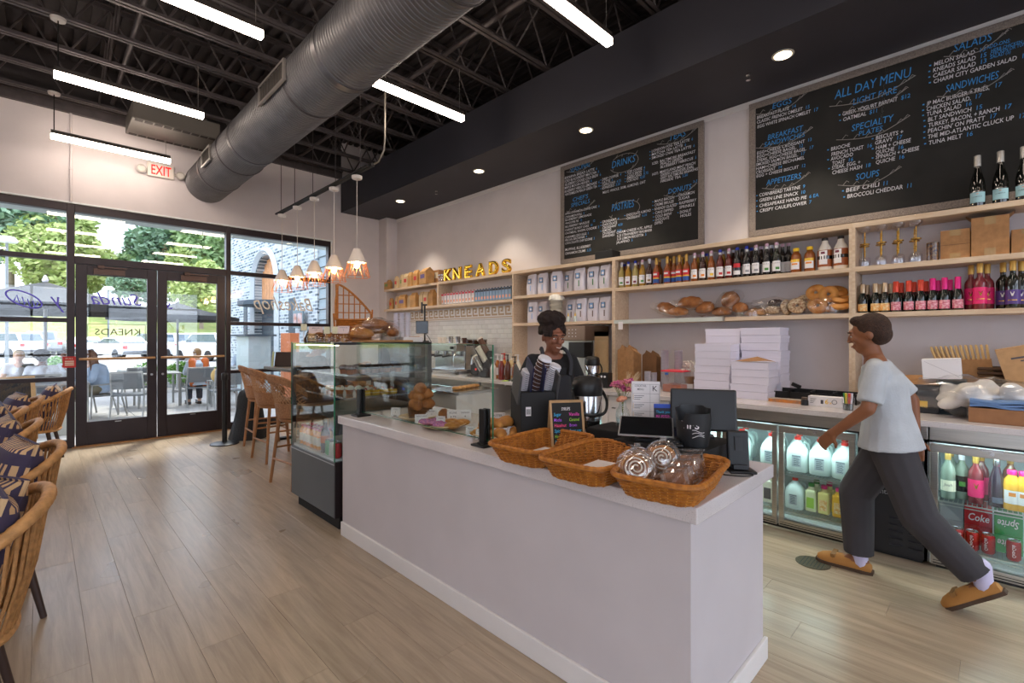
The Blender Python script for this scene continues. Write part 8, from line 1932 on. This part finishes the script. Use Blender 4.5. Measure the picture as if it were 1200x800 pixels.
# cars
M_tire = mat('tire', '1C1C1E', .8); M_cwin = mat('car window', '5E6E7A', .08, coat=.4); M_tail = mat('tail light', 'D02A24', .3); M_plate = mat('plate', 'D8D6C8', .5)
def car(label, px, d, rz, col, kind, z=None):
    p = ray_at(px, d); zz = .13 + (p.y - 40)*.005; t = thing('car', label, 'car', (p.x, p.y, zz), rz, 'parked cars')   # rear towards local -y
    m = mat('car paint ' + col, col, .25, metal=.2, coat=.6); W_ = .9; L_ = 2.25
    hi = dict(sedan=(1.0, 1.42), suv=(1.1, 1.72), pickup=(1.15, 1.85))[kind]
    side = [(-L_, .45), (-L_, hi[0] - .08), (-L_ + .08, hi[0]), (L_ - .9, hi[0] - .02), (L_ - .05, hi[0] - .22), (L_, .5), (L_ - .1, .3), (-L_ + .1, .3)]
    MB().prism(side, -W_, W_, 'x').build('body', m, t, bevel=.05)
    cab = dict(sedan=[(-1.9, hi[0]), (-1.1, hi[1]), (.2, hi[1]), (1.1, hi[0])], suv=[(-2.15, hi[0]), (-1.9, hi[1]), (.4, hi[1]), (1.15, hi[0])], pickup=[(-.6, hi[0]), (-.4, hi[1]), (.7, hi[1]), (1.4, hi[0])])[kind]
    MB().prism(cab, -W_ + .1, W_ - .1, 'x').build('cabin', m, t, bevel=.06)
    gl_ = [(a + (.1 if i in (0, 1) else -.1), b + (.06 if i in (0, 3) else -.08)) for i, (a, b) in enumerate(cab)]
    MB().prism(gl_, -W_ + .085, W_ - .085, 'x').build('side_glass', M_cwin, t)
    ra, rb = cab[0], cab[1]; MB().add([(-.68, ra[0] + (rb[0] - ra[0])*.12 - .03, ra[1] + (rb[1] - ra[1])*.12), (.68, ra[0] + (rb[0] - ra[0])*.12 - .03, ra[1] + (rb[1] - ra[1])*.12), (.6, rb[0] - .03 - (rb[0] - ra[0])*.12, rb[1] - .08), (-.6, rb[0] - .03 - (rb[0] - ra[0])*.12, rb[1] - .08)], [(0, 1, 2, 3)]).build('rear_glass', M_cwin, t)
    for s in (-1, 1):
        MB().box(min(s*.62, s*.88), max(s*.62, s*.88), -L_ - .02, -L_ + .02, hi[0] - .32, hi[0] - .12).build('tail_light', M_tail, t)
        for yy in (-1.4, 1.4): MB().cyl((s*.72, yy, .33), (s*.93, yy, .33), .33, n=18).cyl((s*.931, yy, .33), (s*.935, yy, .33), .2, n=14).build('wheel', M_tire, t)
        MB().box(min(s*.9, s*1.08), max(s*.9, s*1.08), .75, .9, hi[0], hi[0] + .16).build('mirror', m, t)
    MB().box(-.85, .85, -L_ - .05, -L_ + .02, .38, .55).build('bumper', mat('bumper grey', '6A6C70', .4), t); MB().box(-.22, .22, -L_ - .03, -L_, .7, .84).build('license_plate', M_plate, t)
car('silver pickup truck parked behind the left window', 49, 37, R(6), 'A9ADB0', 'pickup'); car('white sedan seen through the left door', 140, 32, R(20), 'E4E6E8', 'sedan'); car('white car at the left edge of the left door', 96, 37, R(8), 'DFE3E6', 'sedan'); car('pale blue sedan behind the white one', 152, 47, R(12), 'AFC3D4', 'sedan'); car('dark blue hatchback between the two doors', 177, 40, R(18), '3C4B5E', 'suv')
car('white SUV with red tail lights left in the right door', 203, 33, R(14), 'D9DBDD', 'suv'); car('big white pickup truck seen through the right door', 244, 30, R(20), 'E9EAEC', 'suv'); car('pale blue car at the far left edge', -4, 42, R(10), 'A8BDC9', 'sedan'); car('white van at the far left below the umbrella', 6, 33, R(40), 'E6E7E4', 'suv'); car('grey car behind the big white pickup', 224, 40, R(10), '8B9096', 'sedan'); car('white car beside the brick building', 279, 36, R(12), 'DDE0E4', 'sedan')
# patio furniture
M_sling = mat('grey sling weave', '6E7478', .8, bump=.4, bscale=200)
def patio_chair(label, x, y, rz):
    t = thing('patio_chair', label, 'chair', (x, y, -.015), rz, 'aluminium patio chairs')   # front -y
    for s in (-1, 1):
        MB().tube([(s*.27, -.26, 0), (s*.27, -.24, .62), (s*.27, .2, .64)], .016, 6).build('arm_leg', M_alu, t); MB().tube([(s*.25, .3, 0), (s*.25, .2, .42), (s*.24, .3, .86)], .016, 6).build('back_leg', M_alu, t)
    MB().box(-.25, .25, -.24, .22, .40, .43).build('seat', M_sling, t); g = MB(); g.T = Matrix.Translation((0, .21, .44)) @ Matrix.Rotation(R(-12), 4, 'X'); g.box(-.235, .235, -.008, .008, .1, .41); g.build('backrest', M_sling, t); h = MB(); h.T = g.T; h.box(-.245, .245, -.013, .013, .41, .44); h.build('top_rail', M_alu, t)
def patio_table(label, x, y, s=.4):
    t = thing('patio_table', label, 'table', (x, y, -.015), 0, 'patio tables'); MB().box(-s, s, -s, s, .71, .74).build('tabletop', M_alu, t, bevel=.004)
    for a in (-1, 1):
        for b in (-1, 1): MB().box(a*s*.9 - .02, a*s*.9 + .02, b*s*.9 - .02, b*s*.9 + .02, 0, .71).build('leg', M_alu, t)
patio_chair('patio chair of the woman in denim', .86, 12.05, -PI/2 + .2); patio_chair('empty patio chair right of the woman in denim', 1.25, 11.75, R(160)); patio_chair('far empty patio chair behind the denim woman', 1.45, 13.4, R(200)); patio_chair('patio chair turned away near the right door', 2.75, 11.3, PI); patio_chair('patio chair of the person in the orange vest', 2.5, 12.5, PI); patio_chair('patio chair of the curly haired person in white', .02, 11.9, PI); patio_chair('patio chair of the blond boy', -.3, 13.15, 0); patio_chair('patio chair of the man at the phone', .42, 12.65, R(-40)); patio_chair('patio chair at the far brick building', 4.1, 15.2, R(-20)); patio_chair('empty patio chair by the right window', 2.95, 12.2, R(-100))
patio_table('patio table of the group at the left', -.28, 12.5, .35); patio_table('patio table by the orange vest', 1.85, 13.15); patio_table('small patio table left of the denim woman', .25, 11.35 - .2, .35); patio_table('patio table before the brick building', 3.9, 14.6)
t = thing('sandwich_board', 'wooden A-frame sign on the patio behind the left window', 'sign', (-.36, 10.2, -.015), R(10))
for s in (-1, 1): g = MB(); g.T = Matrix.Translation((0, s*.22, 0)) @ Matrix.Rotation(R(s*13), 4, 'X'); g.box(-.3, -.25, -.015, .015, 0, .95).box(.25, .3, -.015, .015, 0, .95).box(-.25, .25, -.015, .015, .9, .95); g.build('frame', M_pine, t); h = MB(); h.T = g.T; h.box(-.25, .25, -.005, .005, .15, .9); h.build('slate', M_chalk, t)
t = thing('patio_planter', 'square pale planter behind the farthest armchair', 'planter', (.33, 10.3, -.015)); MB().box(-.2, .2, -.2, .2, 0, .5).build('box', mat('planter pale', 'B9BDB6', .7), t, bevel=.01); MB().box(-.17, .17, -.17, .17, .49, .505).build('soil', M_choc, t)
# people outside (seated)
person('blond boy in a white tee sitting at the patio table', (-.29, 13.12, -.015), 0, seated(.45, .06), 'E0B49A', 'E6E8EC', '5A6E8E', 'C9A878', .016, '8A8478', .6, 0, (0, 0, 0)); MB().box(.0, .2, -.13, -.1, .72, 1.0).build('bag_strap', mat('grey strap', '5E6660', .8), bpy.data.objects['person.003'] if 'person.003' in bpy.data.objects else None)
person('person with dark curly hair and white shirt seen from behind', (.02, 11.85, -.015), PI, seated(.45, .1), '7A5038', 'DDE2EA', '48607E', '211814', .016, '5A5A5A', 1.5, 0, (0, 0, 0), hair_style='curly')
person('dark haired man holding a phone at the patio table', (.42, 12.62, -.015), R(-40), seated(.45, .05, .1, (.2, .2)), '8A5A40', 'C9CFD6', '3A3A40', '1E1512', .016, '3A3A3A', 1.5, 0, (0, 0, 0))
person('woman with long brown hair in a denim jacket and olive trousers', (.82, 12.05, -.015), -PI/2 + .2, seated(.45, .12, .1, (.32, -.1)), 'D2A284', '9FB4CC', '6A6650', '6A4630', .014, 'D8C9A0', 1.85, 0, (R(10), 0, 0), hair_style='long')
t, hp, j = person('person in an orange vest seated with back to the doors', (2.5, 12.45, -.015), PI, seated(.45, .08), 'C99878', 'B5C3D0', '3E4652', '8A6A42', .015, '3A3C40', 1.7, 0, (0, 0, 0))
for s in (-1, 1): MB().cap((s*.11, .055, .5), (s*.12, .03, 1.0), .075, .075, 10).build('vest_side', mat('orange vest', 'C8672E', .8), t)
person('man in sunglasses sitting before the brick building', (4.12, 15.2, -.015), R(-20), seated(.45, .05), '7A4E38', 'A9B8C6', '4A4E58', '1E1512', .018, '3A3A3A', 1.5, 0, (0, 0, 0))
t = thing('straw_hat', 'straw hat hanging at the patio chair near the right door', 'hat', (2.62, 11.15, .72), 0); g = MB().lathe([(.17, 0), (.165, .012), (.09, .02), (.085, .09), (.05, .11), (.001, .11)], 20); o = g.build('hat', mat('straw', 'D8B878', .8, bump=.5, bscale=150), t); o.rotation_euler = (R(75), 0, 0)
# brick wing on the right
def brickm():
    m = mat('painted brick', 'C9D3DA', .8); nt = m.node_tree; n = nt.nodes; L = nt.links; tc = n.new('ShaderNodeTexCoord'); mp = n.new('ShaderNodeMapping'); mp.inputs['Rotation'].default_value = (R(90), 0, R(90)); L.new(tc.outputs['Object'], mp.inputs[0])
    sp = n.new('ShaderNodeSeparateXYZ'); L.new(tc.outputs['Object'], sp.inputs[0]); cb2 = n.new('ShaderNodeCombineXYZ'); L.new(sp.outputs[1], cb2.inputs[0]); L.new(sp.outputs[2], cb2.inputs[1])
    bk = n.new('ShaderNodeTexBrick'); bk.inputs['Scale'].default_value = 1.0; bk.inputs['Brick Width'].default_value = .24; bk.inputs['Row Height'].default_value = .085; bk.inputs['Mortar Size'].default_value = .016; bk.inputs['Color1'].default_value = (*srgb('C6D0D6'), 1); bk.inputs['Color2'].default_value = (*srgb('3A5260'), 1); bk.inputs['Bias'].default_value = .05; bk.inputs['Mortar'].default_value = (*srgb('C2CBD0'), 1); L.new(cb2.outputs[0], bk.inputs['Vector']); L.new(bk.outputs[0], n['Principled BSDF'].inputs['Base Color']); return m
M_brick = brickm(); M_dkblue = mat('slate blue trim', '3E4E5A', .6); M_sid = mat('grey siding', '8FA0A8', .7)
bw = thing('brick_building', 'white and blue brick wing with an arched window right of the doors', 'building', (4.7, 14.5, -.06))
wy = lambda y: y - 14.5
g = MB(); g.box(0, .3, wy(11.35), wy(14.1), 0, 7).box(0, .3, wy(16), wy(18.4), 0, 7); poly = [(wy(14.1), 7), (wy(14.1), 3.1)] + [(wy(15.05) - .95*math.cos(R(180*k/16)), 3.1 + .9*math.sin(R(180*k/16))) for k in range(1, 16)] + [(wy(16), 3.1), (wy(16), 7)]
g.prism(poly, 0, .3, 'x'); g.build('brick_wall', M_brick, bw)
ar = MB(); ar.tube([(-.02, wy(14.1) - .12, 0), (-.02, wy(14.1) - .12, 3.1)] + [(-.02, wy(15.05) - 1.07*math.cos(R(180*k/16)), 3.1 + 1.02*math.sin(R(180*k/16))) for k in range(17)] + [(-.02, wy(16) + .12, 0)], .1, 4); ar.build('arch_surround', mat('pale stone', 'C3CDD2', .7), bw)
MB().box(.2, .25, wy(14.1), wy(16), 0, 2.55).build('dark_door', M_dkblue, bw); MB().box(.22, .24, wy(14.6), wy(15.05), .2, 2.4).build('door_glass', mat('door glass', '8FA8A4', .15), bw)
g = MB()
for k in range(8): 
    yy = 14.15 + .225*k; hh = 3.1 + .88*math.sqrt(max(0, 1 - ((yy + .1 - 15.05)/.95)**2)); MB().box(.18, .24, wy(yy), wy(yy + .215), 2.6, hh).build('shutter_plank', mat('cedar plank', 'C98F5E', .6, var=.12, vscale=6), bw)
g = MB(); g.rings([[V(-.7*math.sin(R(180*k/12)), wy(15.05) - 1.0*math.cos(R(180*k/12)), z) for z in (2.5, 2.62)] + [V(.1, wy(15.05) - 1.0*math.cos(R(180*k/12)), z) for z in (2.62, 2.5)] for k in range(13)]); g.build('curved_awning', M_dkblue, bw)
for y0_, y1_ in ((16.75, 17.1), (12.75, 13.15)): MB().box(-.02, .2, wy(y0_), wy(y1_), .9, 2.6).build('slim_window', M_dkblue, bw)
for k in range(28): MB().cb((.1, wy(10.85), .1 + .25*k), (.12, 1.0, .235), (0, .12, 0)).build('siding_board', M_sid, bw)
MB().box(.12, .3, wy(10.3), wy(11.35), 0, 7).build('siding_wall', M_sid, bw); MB().box(0, 6, wy(18.39), wy(18.6), 0, 7).build('end_wall', M_brick, bw)
t = thing('wall_sign', 'small grey hanging sign on the brick wing', 'sign', (4.6, 12.35, 1.75)); MB().box(-.03, .0, -.45, .2, 0, .45).build('panel', mat('sign slate', '6A8088', .6), t); MB().box(-.034, -.03, -.4, -.12, .08, .36).box(-.034, -.03, -.05, .15, .08, .36).build('picture_panel', mat('sign panel', 'C9C0C4', .6, var=.5, vscale=6, col2='B0705A'), t)
t = thing('outdoor_cabinet', 'pale outdoor counter cabinet before the brick wing', 'cabinet', (3.75, 12.9, -.015), 0); MB().box(-.25, .25, -.5, .5, 0, 1.55).build('cabinet', mat('pale frosted panel', 'B5C6CA', .4), t, bevel=.01); MB().box(-.35, .35, -.6, .6, 1.55, 1.6).build('top', M_dkblue, t)
t = thing('terracotta_panel', 'orange terracotta coloured panel outside the right window', 'panel', (4.05, 11.3, -.015)); MB().box(-.1, .1, -.3, .3, 0, 1.62).build('panel', mat('terracotta', 'B8693C', .7, var=.08, vscale=4), t, bevel=.01); MB().box(-.12, .12, -.32, .32, 0, .05).build('base', M_dkblue, t)
t = thing('red_notice_sign', 'small red notice on the dark mullion left of the doors', 'sign', (.275, YF - .001, 1.09)); MB().box(-.065, .065, -.006, 0, 0, .15).build('plate', mat('notice red', 'C22A2A', .5), t)
g = MB(); put_text(g, 'PULL', (0, -.007, .112), (1, 0, 0), (0, 0, 1), .028, 'CENTER', 0, .004, .075)
for k in range(3): g.box(-.045, .045, -.0075, -.006, .03 + .024*k, .044 + .024*k)
g.build('print', mat('notice cream', 'E6D8C8', .6), t)
